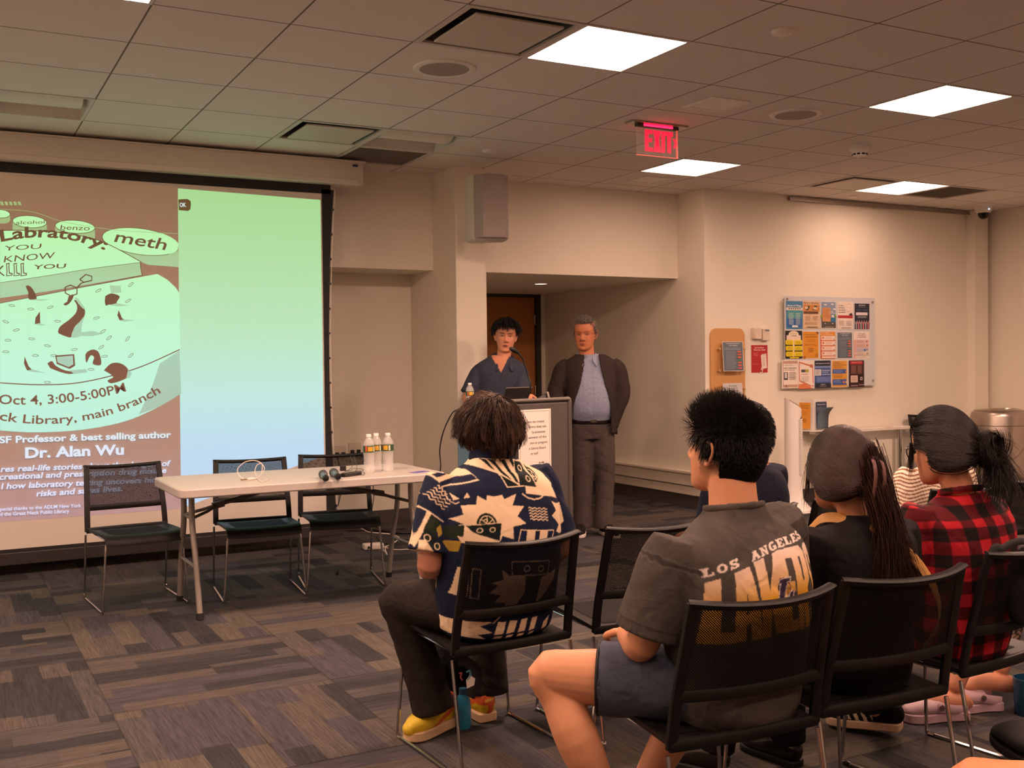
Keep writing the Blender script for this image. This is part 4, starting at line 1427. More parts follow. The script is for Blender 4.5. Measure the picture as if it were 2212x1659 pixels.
# black tablet propped beside it
tb = ltop(.50, .16)+np.array([0, 0, .004])
t = thing('tablet', tb, 'black tablet propped on the right end of the lectern', 'tablet')
mb = MB(); mb.prism([(-.11, 0), (.055, 0), (.055, .058), (.03, .056)], tb+np.array([0, 0, .002]), LU, nrm(np.array([0, 0, 1])+LV*.4), LV, .009); build(mb, 'screen', M_BLACK, t, smooth=0)
mb = MB(); mb.obox(tb+LU*.045+np.array([0, 0, .035])+LV*.003, (LU, nrm(np.array([0, 0, 1])+LV*.4), LV), (.008, .034, .004)); build(mb, 'stand', mat('tablet_stand_grey', '#7d736c', 0.4, 0.4), t, smooth=0)
bu = np.dot(at(1018, 870, 7.1)-LFL, LU)
bp_ = ltop(max(.06, bu), .43)
bottle(bp_[0], bp_[1], bp_[2]+.006, 'water bottle standing on the left end of the lectern', BG, 0.4, 0.88)

# =================================================================== FRONT WALL THINGS
t = thing('wall_phone', (3.92, 8.57, 1.31), 'black corded wall telephone beside the column', 'telephone')
mb = MB(); mb.box(3.85, 4.015, 8.515, 8.58, 1.315, 1.535); build(mb, 'body', M_BLACK, t, smooth=0, bevel=.012)
mb = MB(); mb.limb([(3.875, 8.485, 1.345), (3.875, 8.475, 1.40), (3.875, 8.475, 1.46), (3.875, 8.485, 1.51)], [(.026, .018), (.018, .014), (.018, .014), (.026, .018)], 14, 4, side=(1, 0, 0)); build(mb, 'handset', mat('phone_gloss', '#141213', 0.25), t)
mb = MB()
for r in range(4):
    for c in range(3):
        mb.box(3.925+c*.022, 3.94+c*.022, 8.511, 8.516, 1.345+r*.02, 1.357+r*.02)
mb.box(3.93, 3.985, 8.511, 8.516, 1.46, 1.466)
build(mb, 'keypad', mat('phone_keys', '#8d837b', 0.5), t, smooth=0); bpy.context.scene.objects['keypad']['kind'] = 'stuff'
pts = []
for k in range(150):
    a = k/150
    x = 3.865+.014*math.sin(a*6); z = 1.325-.20*math.sin(PI*min(1, a*.62)) if a < .8 else 1.325-.20*math.sin(PI*.8*.62)-.0*(a-.8)
    x += .028*a
    pts.append((x+.006*math.cos(k*1.1), 8.55+.006*math.sin(k*1.1), z))
mb = MB(); mb.tube(pts, .0032, 5); build(mb, 'coiled_cord', M_BLACK, t)
mb = MB(); mb.tube(smooth_path([(3.985, 8.56, 1.32), (3.985, 8.565, 1.1), (3.99, 8.565, .6), (4.0, 8.565, .2), (3.995, 8.565, .02)], 4), .004, 6); build(mb, 'line_cord', M_BLACK, t)
for (xa, za, lab) in ((2.93, .575, 'wall outlet plate with black plugs just right of the screen'), (3.065, .59, 'wall outlet plate with black plugs, second to the right of the screen')):
    t = thing('outlet_plate', (xa+.04, 8.575, za), lab, 'outlet', 'wall outlets')
    mb = MB(); mb.box(xa, xa+.115, 8.572, 8.58, za, za+.118); build(mb, 'plate', mat('outlet_ivory', '#d8cbb8', 0.5), t, smooth=0, bevel=.003)
    for xx in (xa+.03, xa+.085):
        mb = MB(); mb.box(xx-.014, xx+.014, 8.545, 8.572, za+.02, za+.06); build(mb, 'plug', M_BLACK, t, smooth=0, bevel=.003)
for nm, lab, pts, r_ in (
    ('hanging_cable', 'thin black cord hanging from the left outlet to the floor', [(2.96, 8.55, .6), (2.98, 8.52, .35), (2.93, 8.5, .15), (2.9, 8.42, .006), (3.0, 8.3, .006), (3.2, 8.2, .006)], .004),
    ('hanging_cable', 'thin black cord looping from the right outlet to the floor', [(3.10, 8.55, .62), (3.2, 8.5, .55), (3.24, 8.45, .3), (3.2, 8.4, .1), (3.22, 8.3, .006), (3.4, 8.15, .006)], .004),
    ('floor_cable', 'thick black cable lying along the floor by the wall', [atz(775, 1136, .012), atz(800, 1143, .012), atz(830, 1147, .012), atz(870, 1150, .012), atz(920, 1148, .012), atz(980, 1140, .012)], .012),
    ('floor_cable', 'white cable trailing on the floor behind the folding table', [atz(771, 1135, .006), atz(785, 1144, .006), atz(800, 1150, .006), atz(843, 1154, .006), atz(862, 1163, .006), atz(840, 1178, .006), atz(822, 1183, .006)], .005),
    ('floor_cable', 'white cable curling across the floor under the right table leg', [atz(824, 1184, .006), atz(831, 1191, .006), atz(836, 1198, .006), atz(832, 1183, .02), atz(848, 1187, .006), atz(872, 1187, .006), atz(898, 1184, .006), atz(915, 1175, .006)], .004),
    ('floor_cable', 'black cable coiled on the floor near the white adapter', [atz(815, 1160, .005), atz(822, 1170, .005), atz(836, 1175, .005), atz(856, 1175, .005), atz(862, 1170, .005), atz(848, 1165, .005), atz(880, 1166, .005), atz(900, 1168, .005)], .004),
    ('lectern_cable', 'black cable hanging in an arc from the lectern to the floor', [sidept(992, 884), at(976, 893.5, 7.25), at(958, 931.5, 7.3), at(950, 971, 7.35), at(951.5, 1011, 7.35), at(942, 1054.6, 7.4), at(911, 1081.7, 7.6), at(905, 1096, 7.7), atz(905, 1128, .006), atz(915, 1150, .006), atz(930, 1168, .006)], .0045)):
    mb = MB(); mb.tube(smooth_path(pts, 6), r_, 7)
    tag(build(mb, nm, mat('cable_white', '#e6d6cc', 0.45) if 'white cable' in lab else M_BLACK), lab, 'cable', 'cables on the floor')
c = atz(806, 1186, 0)
t = thing('power_adapter', c, 'white boxy power adapter on the floor under the folding table', 'adapter')
mb = MB(); mb.obox(c+np.array([0, 0, .022]), ((1, -.15, 0), (.15, 1, 0), UP), (.075, .04, .022)); build(mb, 'body', mat('adapter_white', '#e2d4c8', 0.45), t, smooth=0, bevel=.01)
mb = MB(); mb.obox(c+np.array([-.05, -.045, .022]), ((1, -.15, 0), (.15, 1, 0), UP), (.008, .004, .008)); build(mb, 'socket', M_BLACKMATTE, t, smooth=0)
c = atz(729, 1242, 0)
mb = MB(); mb.limb([c+np.array([0, 0, .012]), c+np.array([.008, .01, .03])], [.012, .008], 10, 2)
tag(build(mb, 'floor_scrap', M_BLACKMATTE), 'tiny dark scrap on the carpet behind the folding table', 'scrap')

# =================================================================== RIGHT WALL
INK = {}


def ink(c):
    if c not in INK:
        INK[c] = mat('ink_'+c.strip('#'), c, 0.6, var=0.02, scale=300)
    return INK[c]


class Sheet:
    """A flat printed sheet: panel plus printed shapes, all in a frame (origin top-left, ux right, uz up)."""

    def __init__(self, tl, ux, uy, w, h):
        self.o, self.ux, self.uy, self.w, self.h = np.asarray(tl, float), nrm(ux), nrm(uy), w, h
        self.n = np.cross(self.ux, self.uy)
        self.mb = MB(); self.cols = []; self.k = 0

    def mi(self, c):
        if c not in self.cols: self.cols.append(c)
        return self.cols.index(c)

    def P(self, x, y, k=0):
        return self.o+self.ux*x*self.w-self.uy*y*self.h+self.n*(.0012+.00022*k)

    def r(self, x0, y0, x1, y1, c):
        self.k += 1
        self.mb.quad(self.P(x0, y1, self.k), self.P(x1, y1, self.k), self.P(x1, y0, self.k), self.P(x0, y0, self.k), self.mi(c)); return self

    def p(self, pts, c):
        self.k += 1
        self.mb.poly([self.P(x, y, self.k) for x, y in pts], self.mi(c)); return self

    def e(self, cx, cy, rx, ry, c, n=18):
        return self.p([(cx+rx*math.cos(-2*PI*i/n), cy+ry*math.sin(-2*PI*i/n)) for i in range(n)], c)

    def rr(self, x0, y0, x1, y1, c, rad=.03):
        ry = rad*self.w/self.h
        pts = []
        for (cx, cy, a0) in ((x1-rad, y0+ry, -90), (x1-rad, y1-ry, 0), (x0+rad, y1-ry, 90), (x0+rad, y0+ry, 180)):
            for i in range(5):
                a = math.radians(a0+90*i/4); pts.append((cx+rad*math.cos(a), cy+ry*math.sin(a)))
        return self.p(pts, c)

    def lines(self, x0, x1, y0, y1, n, c, ragged=.2):
        rg = random.Random(int((x0*97+y0*31+x1*7)*1000))
        s = (y1-y0)/n
        for i in range(n):
            e = (x1-x0)*(1-ragged*rg.random())
            self.r(x0, y0+s*i+s*.25, x0+e, y0+s*i+s*.62, c)
        return self

    def t(self, body, x0, x1, yb, hh, c, bold=.01):
        self.k += 1
        text_on(self.mb, body, self.P(x0, yb, 0), self.P(x1, yb, 0), hh*self.h, self.n, self.mi(c), bold=bold, off=.00022*self.k, up=self.uy)
        return self

    def make(self, name, label, cat, group, paper='#efe6dd'):
        t = thing(name, self.P(.5, 1, 0), label, cat, group)
        m2 = MB()
        a = [self.P(0, 1, 0), self.P(1, 1, 0), self.P(1, 0, 0), self.P(0, 0, 0)]
        b = [q-self.n*.0009 for q in a]
        m2.add(a+b, [(0, 1, 2, 3), (7, 6, 5, 4), (0, 4, 5, 1), (1, 5, 6, 2), (2, 6, 7, 3), (3, 7, 4, 0)])
        build(m2, 'sheet', ink(paper), t, smooth=0)
        if self.mb.n: build(self.mb, 'print', [ink(c) for c in self.cols], t, smooth=0)
        return t


BX0, BX1, BZ0, BZ1, BY = 7.112, 8.315, 1.10, 1.978, 7.655
t = thing('notice_board', ((BX0+BX1)/2, 7.68, BZ0), 'frosted glass notice board covered with flyers on the right wall', 'notice board')
gm, nt, N, L, b = new_mat('frosted_glass')
b.inputs['Base Color'].default_value = (*lin('#cfd2d6'), 1); b.inputs['Roughness'].default_value = 0.12
mb = MB(); mb.box(BX0, BX1, BY, BY+.008, BZ0, BZ1); build(mb, 'glass_panel', gm, t, smooth=0, bevel=.002)
for (xx, zz) in ((BX0+.032, BZ1-.03), (BX1-.04, BZ1-.042), (BX1-.035, BZ0+.05), (BX0+.018, BZ0+.02)):
    mb = MB(); mb.lathe([(0, -.012), (.01, -.012), (.011, -.008), (.011, 0), (.008, 0), (.008, .044)], (xx, BY, zz), 16, axis=(0, 1, 0)); build(mb, 'standoff', M_STEEL, t)


def bz(x, y):
    q = aty(1660+x/6.636, 610+y/6.636, BY-.002)
    return q[0], q[2]


def flyer(x0, y0, x1, y1, dx=0):
    xa, za = bz(x0, y0); xb, zb = bz(x1, y1)
    return Sheet((xa, BY-.0012, za), (1, 0, 0), UP, xb-xa, za-zb)


FG = 'flyers on the notice board'
s = flyer(252, 265, 490, 668); s.r(.02, .015, .98, .3, '#3f7fa8').rr(.06, .34, .94, .97, '#4a9aa6').r(.06, .62, .94, .95, '#2f62b0').t('Library of Things', .05, .92, .19, .055, '#f3efe6', .03).r(.0, .23, 1, .33, '#e8ddd0')
for k in range(6): s.e(.18+.13*k, .275, .04, .025, '#3c3432')
s.lines(.14, .48, .42, .85, 12, '#c4dcd4').lines(.55, .86, .42, .85, 12, '#c4dcd4').rr(.32, .87, .68, .94, '#e6e6ea')
s.make('flyer', 'blue flyer headed Library of Things, top left on the notice board', 'flyer', FG, '#3f80b4')
s = flyer(493, 262, 738, 665); s.t('Book a Librarian!', .04, .96, .1, .055, '#4a3226', .03).r(.02, .13, .98, .38, '#c98a4c').p([(.15, .33), (.3, .18), (.42, .2), (.3, .34)], '#2f4a44').p([(.55, .32), (.7, .16), (.84, .2), (.75, .35)], '#2f4a44').r(.02, .38, .9, .47, '#6b4a3c').e(.2, .25, .1, .05, '#e6c8a0').e(.72, .27, .12, .05, '#e6c8a0')
s.lines(.12, .45, .54, .72, 6, '#a88a74').lines(.58, .88, .54, .72, 6, '#a88a74').lines(.08, .92, .76, .86, 3, '#a88a74').r(.2, .93, .85, .96, '#6b5a50')
s.make('flyer', 'tan flyer headed Book a Librarian on the notice board', 'flyer', FG, '#e2c4a0')
s = flyer(748, 270, 972, 665); s.r(.03, .02, .97, .55, '#8a9cb8').e(.3, .12, .1, .025, '#e8e4e0').e(.75, .1, .1, .025, '#e8e4e0').e(.88, .28, .1, .03, '#e8e4e0').p([(.5, .52), (.72, .3), (.97, .52)], '#b8bcc4').e(.85, .55, .16, .09, '#8aa03a').e(.1, .56, .12, .09, '#8aa03a').r(.03, .6, .97, .97, '#5a544e').r(.1, .23, .62, .74, '#d99a68').lines(.15, .57, .28, .6, 9, '#b87a4c').p([(.64, .46), (.84, .46), (.92, .6), (.92, .76), (.64, .76)], '#2e78a8').p([(.67, .49), (.81, .49), (.86, .59), (.67, .59)], '#e8e4e0').e(.26, .81, .085, .05, '#2a2624').e(.26, .81, .045, .026, '#e8e0d4').e(.74, .81, .085, .05, '#2a2624').e(.74, .81, .045, .026, '#e8e0d4').r(.25, .93, .8, .95, '#b8b0a4')
s.make('flyer', 'flyer with a drawing of a blue delivery truck under a cloudy sky', 'flyer', FG)
s = flyer(988, 275, 1214, 670); s.t('Wireless', .06, .38, .16, .04, '#3a3230', .03).t('Printing &', .06, .46, .24, .04, '#3a3230', .03).t('Scanning @', .06, .48, .32, .04, '#3a3230', .03).t('the Library!', .06, .5, .4, .04, '#3a3230', .03).rr(.6, .06, .84, .38, '#e8c8b8').r(.63, .1, .81, .2, '#f0e6de').r(.63, .22, .81, .33, '#f0e6de').p([(.72, .46), (.9, .4), (.98, .52), (.8, .55)], '#2a2628').r(.03, .5, .97, .6, '#b8303c').lines(.08, .45, .68, .88, 8, '#b8a8a4').lines(.55, .92, .68, .88, 8, '#b8a8a4').r(.22, .94, .82, .965, '#8a7a76')
s.make('flyer', 'white flyer about wireless printing with a red band across it', 'flyer', FG, '#efe0d6')
s = flyer(1228, 295, 1452, 678); s.r(.02, .015, .98, .985, '#262a3c').t('SHOWS', .3, .7, .1, .04, '#e6e2e6', .02).r(.25, .14, .75, .155, '#8a8c9c').e(.3, .26, .15, .025, '#3c5074').e(.7, .26, .15, .025, '#3c5074').r(.1, .35, .85, .46, '#e8dce0').rr(.2, .49, .78, .56, '#7c7880')
for k in range(6):
    x = .12+.15*k
    s.p([(x-.04, .98), (x-.05, .8), (x-.12, .68), (x-.1, .66), (x-.02, .76), (x+.06, .64), (x+.08, .66), (x+.04, .8), (x+.05, .98)], '#c87c86' if k % 2 else '#a8a4ac').e(x, .74, .03, .025, '#c89a86')
s.mb and s.make('flyer', 'dark navy flyer with a row of dancing figures, top right on the notice board', 'flyer', FG, '#e6dcd8')
s = flyer(238, 692, 484, 1092); s.r(.0, .0, 1, 1, '#1c1a18').e(.5, .13, .3, .12, '#efe2d0').rr(.08, .16, .92, .34, '#f0dcc8').t('BOOK', .3, .72, .12, .05, '#c8b820', .03).t('Club', .36, .66, .2, .05, '#5a4a3a', .02).r(.44, .3, .54, .93, '#f0dcc8')
for k in range(3):
    for q in (0, 1): s.rr(.02+.5*q, .33+.21*k, .48+.5*q, .5+.21*k, '#ecd21c', .06).lines(.1+.5*q, .42+.5*q, .37+.21*k, .47+.21*k, 4, '#b09a18')
s.rr(.22, .945, .78, .99, '#ecd21c')
s.make('flyer', 'black and yellow book club flyer, left end of the middle row', 'flyer', FG, '#e6dcd0')
s = flyer(486, 700, 722, 1092); s.r(.02, .015, .98, .985, '#dd952c').t('Performance Piano', .18, .84, .14, .035, '#5a3a1c', .02).t('Association Meeting', .14, .88, .22, .035, '#5a3a1c', .02).lines(.22, .8, .28, .4, 3, '#b87828').lines(.12, .9, .46, .53, 2, '#a86a22').lines(.35, .68, .6, .77, 3, '#8a5a20', .1).p([(.8, .02), (.98, .02), (.98, .12), (.9, .1)], '#8a4a1c').e(.85, .88, .1, .07, '#c47e28').e(.1, .95, .1, .05, '#b0661c')
s.make('flyer', 'plain orange flyer with brown lettering in the middle row', 'flyer', FG)
s = flyer(738, 700, 962, 1098); s.r(.02, .015, .98, .985, '#dd6a3c').r(.02, .015, .98, .3, '#e0913c').t('ART EVENTS', .06, .6, .07, .035, '#f2e2d0', .02).t('& exhibitions', .06, .86, .13, .03, '#f2e2d0', .01)
for k in range(4): s.rr(.08, .17+.185*k, .95, .32+.185*k, '#f2e0d2', .03).lines(.34, .8, .19+.185*k, .29+.185*k, 3, '#d8a48c').r(.12, .2+.185*k, .26, .27+.185*k, '#e08a70').r(.86, .27+.185*k, .9, .31+.185*k, '#5a4440')
s.rr(.08, .905, .95, .96, '#f2e0d2', .03)
s.make('flyer', 'orange flyer with four white event boxes, centre of the notice board', 'flyer', FG, '#e8d0c0')


def grey_calendar(s):
    s.r(.02, .015, .98, .985, '#5e6c78').t('UPCOMING EVENTS', .18, .84, .08, .035, '#d8d4d2', .02).t('FOR TEENS', .32, .72, .15, .035, '#d8d4d2', .02).lines(.1, .9, .2, .3, 2, '#8f99a2').lines(.14, .66, .32, .94, 13, '#87929c')
    for k, c in enumerate(('#d86a48', '#d86a48', '#d86a48', '#5c7c6a', '#d86a48', '#d86a48', '#c8586a')): s.r(.7, .32+.093*k, .88, .37+.093*k, c)
    return s


grey_calendar(flyer(984, 712, 1203, 1089)).make('flyer', 'slate grey flyer with small orange tags in the middle row', 'flyer', FG)
s = flyer(1220, 705, 1448, 1095); s.t('PROGRAMS', .3, .72, .1, .035, '#6a5a58', .02).t('FOR PARENTS', .26, .76, .16, .035, '#6a5a58', .02).t('& CAREGIVERS', .22, .8, .22, .035, '#6a5a58', .02).r(.0, .3, .15, .98, '#e4b4ac')
for k, c in enumerate(('#e6bcbc', '#e2b8a8', '#cfc4d4', '#dccabc')): s.r(.15, .3+.145*k, .95, .43+.145*k, c).lines(.2, .66, .32+.145*k, .42+.145*k, 4, '#b09a98').r(.8, .34+.145*k, .86, .39+.145*k, '#6a6060')
s.e(.68, .675, .07, .05, '#4c7ab8').lines(.2, .8, .92, .96, 1, '#a09088')
s.make('flyer', 'pale pink flyer for parents, right end of the middle row', 'flyer', FG, '#efe0d6')
s = flyer(190, 1115, 426, 1515); s.rr(.06, .03, .97, .97, '#c09a84').r(.1, .13, .96, .87, '#f0e2d6').t("CAN'T LOOK AWAY", .12, .9, .31, .05, '#38302e', .03).lines(.14, .9, .34, .38, 1, '#5a504c').rr(.12, .43, .36, .7, '#2e3a42').r(.17, .45, .31, .64, '#d8d4cc').lines(.44, .9, .42, .7, 7, '#6a605a').r(.14, .17, .7, .19, '#b0a498')
s.make('flyer', 'flyer drawn as a tan phone screen, left end of the bottom row', 'flyer', FG)
s = flyer(426, 1120, 657, 1520)
for a, b_ in (((.06, .06), (.9, .22)), ((.9, .22), (.92, .8)), ((.06, .06), (.08, .72)), ((.08, .72), (.9, .94))):
    a = np.array(a); b_ = np.array(b_); d_ = (b_-a)/np.linalg.norm(b_-a); n_ = np.array([-d_[1], d_[0]])*.022
    s.p([tuple(a+n_), tuple(a-n_), tuple(b_-n_), tuple(b_+n_)][::-1], '#c8643c')
s.e(.82, .2, .1, .06, '#c8704c').r(.18, .32, .42, .42, '#4a4850').r(.42, .32, .64, .42, '#a8a038').lines(.16, .7, .46, .52, 1, '#c89080').lines(.16, .72, .56, .76, 6, '#c8b4ac').p([(.0, 1), (.0, .84), (.35, .82), (.75, .95), (.9, 1)], '#d87c48').e(.88, .9, .1, .065, '#f0e6de').e(.88, .9, .05, .03, '#c86858')
s.make('flyer', 'white flyer with a tilted orange frame drawn on it, bottom row', 'flyer', FG, '#f0e2d8')
s = flyer(662, 1122, 892, 1508); s.r(.0, .0, 1, 1, '#3c5590').r(.0, .0, 1, .19, '#23283a').t('Image Resources at the Library', .06, .95, .12, .04, '#e6e4ea', .02).r(.0, .2, .98, .27, '#7d90bc').r(.0, .32, .4, .55, '#dcd4d2').lines(.05, .35, .35, .52, 4, '#8c88a0').r(.44, .34, .95, .39, '#9aa8cc').r(.44, .42, .85, .45, '#9aa8cc').r(.44, .49, .95, .53, '#9aa8cc').rr(.06, .59, .94, .8, '#5870b0').lines(.12, .88, .61, .78, 5, '#7c90c4').r(.0, .83, 1, 1, '#23283a').t('LIBRARY', .36, .66, .89, .03, '#d8d8e0', .01).lines(.28, .76, .91, .96, 2, '#8c8ca0')
s.make('flyer', 'navy and blue flyer in the centre of the bottom row', 'flyer', FG)
s = flyer(905, 1118, 1134, 1500); s.r(.03, .02, .97, .98, '#e0a040').t('AUTUMN', .1, .5, .09, .03, '#4a4458', .02).t('& CONVERSATION', .1, .68, .14, .03, '#4a4458', .02).r(.06, .17, .94, .19, '#a86a2c').lines(.1, .75, .2, .3, 3, '#a8742c').r(.05, .33, .92, .49, '#3f5ca0').lines(.1, .7, .36, .47, 3, '#8ca0d0').lines(.1, .75, .53, .66, 4, '#a8742c').r(.05, .7, .92, .91, '#3f5ca0').lines(.1, .6, .73, .83, 3, '#8ca0d0').e(.74, .81, .07, .045, '#e07c3c').e(.9, .81, .05, .04, '#e8c8a0').r(.84, .4, .92, .46, '#d87c48')
s.make('flyer', 'yellow flyer with two blue panels in the bottom row', 'flyer', FG, '#ecd8b8')
s = flyer(1150, 1120, 1372, 1498); s.r(.0, .0, 1, 1, '#3a1c1e').r(.1, .03, .9, .14, '#c03038').t('PRACTICE TESTS', .18, .84, .085, .03, '#e8c8c4', .01).r(.13, .16, .5, .5, '#6b4440').r(.54, .16, .87, .5, '#6b4440').lines(.2, .44, .2, .46, 7, '#8c6460').lines(.6, .82, .2, .46, 7, '#8c6460').rr(.1, .56, .56, .82, '#e0c4b4').lines(.16, .5, .6, .78, 5, '#b49488').rr(.66, .56, .92, .82, '#241416').r(.71, .62, .86, .74, '#c8b8ac').r(.75, .65, .82, .71, '#4a4040').r(.1, .92, .56, .96, '#a88c88').r(.62, .9, .98, .93, '#a88c88')
s.make('flyer', 'dark red flyer at the right end of the bottom row', 'flyer', FG, '#e0ccc4')

# ---- wooden brochure rack
M_OAK = mat('oak_panel', '#cd9a62', 0.45, var=0.14, scale=10, stretch=(14, 14, 0.7))
t = thing('brochure_rack', (6.44, 7.68, .62), 'pale oak wall panel with rounded top holding brochures on pegs', 'brochure rack')
mb = MB(); mb.prism(rrect(.405, 1.05, .07, 6, 6.4415, 1.142), (0, 7.7, 0), (1, 0, 0), UP, (0, -1, 0), .02); build(mb, 'panel', M_OAK, t, smooth=30, bevel=.003)
for z in (1.475, 1.275, 1.1, .92):
    for xx in (6.315, 6.605):
        mb = MB(); mb.lathe([(.006, 0), (.006, .03), (.011, .03), (.011, .042), (0, .044)], (xx, 7.68, z), 12, axis=(0, -1, 0)); build(mb, 'peg', mat('peg_brass', '#d8b890', 0.3, 0.5), t)
for (tlp, wid, hei, lab, kind) in (((6.335, 7.635, 1.542), .238, .272, 'slate grey brochure held on the upper pegs of the oak rack', 0), ((6.342, 7.64, 1.16), .225, .272, 'pale brochure for parents held on the lower pegs of the oak rack', 1)):
    s = Sheet(tlp, (1, -.02, 0), (0.03, .10, 1), wid, hei)
    if kind == 0: grey_calendar(s); pc = '#e6dcd4'
    else:
        s.r(.0, .0, 1, .35, '#c4c2c4').t('PROGRAMS', .3, .72, .12, .05, '#5a5452', .02).t('FOR PARENTS', .26, .76, .2, .05, '#5a5452', .02).t('& CAREGIVERS', .22, .8, .28, .05, '#5a5452', .02).lines(.1, .9, .4, .9, 10, '#c0b0ac'); pc = '#e0d6d2'
    s.make('brochure', lab, 'brochure', 'brochures on the oak rack', pc)
# ---- thermostat boxes and red poster
for (x0, x1, z0, z1, lab) in ((6.737, 6.833, 1.568, 1.672, 'white control box on the right wall, left of the pair above the red poster'), (6.846, 6.928, 1.552, 1.664, 'beige control box on the right wall, right of the pair above the red poster')):
    t = thing('control_box', ((x0+x1)/2, 7.68, z0), lab, 'control box', 'wall control boxes')
    mb = MB(); mb.box(x0, x1, 7.66, 7.7, z0, z1); build(mb, 'body', mat('control_ivory', '#dccbb8', 0.5), t, smooth=0, bevel=.006)
    mb = MB()
    if x0 < 6.8: mb.box(x0+.01, x1-.01, 7.652, 7.66, z0, z0+.045)
    else: mb.box(x0+.03, x1-.006, 7.656, 7.66, z1-.02, z1-.008)
    build(mb, 'cover' if x0 < 6.8 else 'display', mat('control_ivory', '#dccbb8', 0.5) if x0 < 6.8 else mat('lcd_grey', '#6c7480', 0.3), t, smooth=0)
q0, q1 = aty(1622, 745, 7.698), aty(1658.5, 806, 7.698)
s = Sheet((q0[0], 7.698, q0[2]), (1, 0, 0), UP, q1[0]-q0[0], q0[2]-q1[2])
s.r(.01, .01, .99, .98, '#b0242e').t('Let Us Know', .22, .78, .12, .05, '#f0d8cc', .03).t('What You Think!', .14, .86, .2, .05, '#f0d8cc', .03).lines(.14, .44, .27, .4, 4, '#d87c70').p([(.58, .36), (.9, .3), (.94, .82), (.64, .86)], '#efe0d4').lines(.66, .86, .42, .76, 7, '#b8a89c').rr(.62, .32, .88, .38, '#d8c8bc').lines(.04, .5, .66, .69, 1, '#d8948c').p([(.5, .98), (.6, .78), (.72, .84), (.66, .98)], '#e8c4b0').e(.58, .92, .05, .04, '#8a1c24')
s.make('flyer', 'red poster with a drawn phone, taped under the two control boxes', 'flyer', 'posters on the right wall')

# =================================================================== WHITE TABLE, HOLDER, FAN, BIN
TH = 0.68
n_, r_, f_ = atz(1761, 932, TH), atz(1968, 920, TH), atz(1864, 912.5, TH)
ex = nrm(r_-n_); lx = np.linalg.norm(r_-n_)
ey_ = np.cross((0, 0, 1), ex)
ly = np.dot(f_-r_, ey_)
ly = min(max(ly, .45), .62)
while (n_+ey_*ly)[1] > 7.66 or (r_+ey_*ly)[1] > 7.66: ly -= .01
cx_ = n_+ex*lx/2+ey_*ly/2
t = thing('white_table', (cx_[0], cx_[1], 0), 'white table with chrome post legs standing by the right wall', 'table')
mb = MB(); mb.prism(rrect(lx, ly, .02, 3, lx/2, ly/2), n_-np.array([0, 0, .03]), ex, ey_, UP, .03); build(mb, 'tabletop', mat('laminate_white', '#ece2d8', 0.4, var=0.01), t, smooth=30, bevel=.003)
for k, u in enumerate((.12, lx-.12)):
    b0 = n_+ex*u+ey_*ly/2
    mb = MB(); mb.tube([(b0[0], b0[1], .03), (b0[0], b0[1], TH-.03)], .024, 16); build(mb, 'leg', M_CHROME, t)
    mb = MB(); mb.limb([(*(b0-ey_*ly*.45)[:2], .016), (*b0[:2], .032), (*(b0+ey_*ly*.45)[:2], .016)], [.014, .02, .014], 10, 3); build(mb, 'foot', M_CHROME, t)
ph = atz(1752, 921, TH)
ph = n_+ex*.18+ey_*min(.3, ly*.5)
HZ = TH
t = thing('brochure_holder', (ph[0], ph[1], HZ), 'clear three-sided brochure holder on the white table', 'brochure holder')
dH = np.dot(ph-CP, CF)
def hp(x, y, dd=0): return at(x, y, dH+dd)
kb = hp(1758, 921, -.06)[2]-HZ
lA, lB, lC = hp(1724, 915), hp(1757, 921, -.1), hp(1786, 914, .0)
for o_ in (lA, lB, lC): o_[2] = HZ
topz = hp(1757, 853)[2]-hp(1757, 919)[2]
M_ACR = mat('holder_white', '#e8e2dc', 0.25, var=0.01)
for nm, a, b_ in (('left_panel', lA, lB), ('right_panel', lB, lC)):
    dd = nrm(b_-a); nn2 = np.cross(dd, (0, 0, 1))
    mb = MB(); mb.obox((a+b_)/2+np.array([0, 0, topz/2+.012]), (dd, nn2, UP), (np.linalg.norm(b_-a)/2, .002, topz/2)); build(mb, nm, M_ACR, t, smooth=0)
mb = MB(); cc = (lA+lB+lC)/3; mb.lathe([(0, 0), (.13, 0), (.13, .01), (0, .012)], cc, 24); build(mb, 'base', M_ACR, t)
dd = nrm(lB-lA); w_ = np.linalg.norm(lB-lA)
nn2 = np.cross(dd, (0, 0, 1))
s = Sheet(lA+dd*w_*.08+nn2*.012+np.array([0, 0, topz*.93]), dd, nrm(np.array([0, 0, 1])-nn2*.05), w_*.8, topz*.86)
s.r(.0, .0, 1, 1, '#dd952c').t('Performance Piano', .18, .84, .14, .035, '#5a3a1c', .02).t('Association Meeting', .14, .88, .22, .035, '#5a3a1c', .02).lines(.2, .8, .3, .5, 4, '#b87828').lines(.35, .68, .6, .77, 3, '#8a5a20', .1)
s.make('brochure', 'orange brochure in the left face of the holder on the white table', 'brochure', 'brochures in the table holder')
dd = nrm(lC-lB); w_ = np.linalg.norm(lC-lB); nn2 = np.cross(dd, (0, 0, 1))
s = Sheet(lB+dd*w_*.12+nn2*.01+np.array([0, 0, topz*.95]), dd, nrm(np.array([0, 0, 1])-nn2*.03), w_*.8, topz*.85)
s.r(.0, .0, 1, 1, '#3a4258').t('Resources', .15, .85, .12, .04, '#d8d8e0', .02).r(.0, .5, 1, 1, '#4a6080').lines(.1, .6, .2, .45, 5, '#8c98b0')
s.make('brochure', 'navy brochure at the back of the right face of the holder', 'brochure', 'brochures in the table holder', '#d8d8dc')
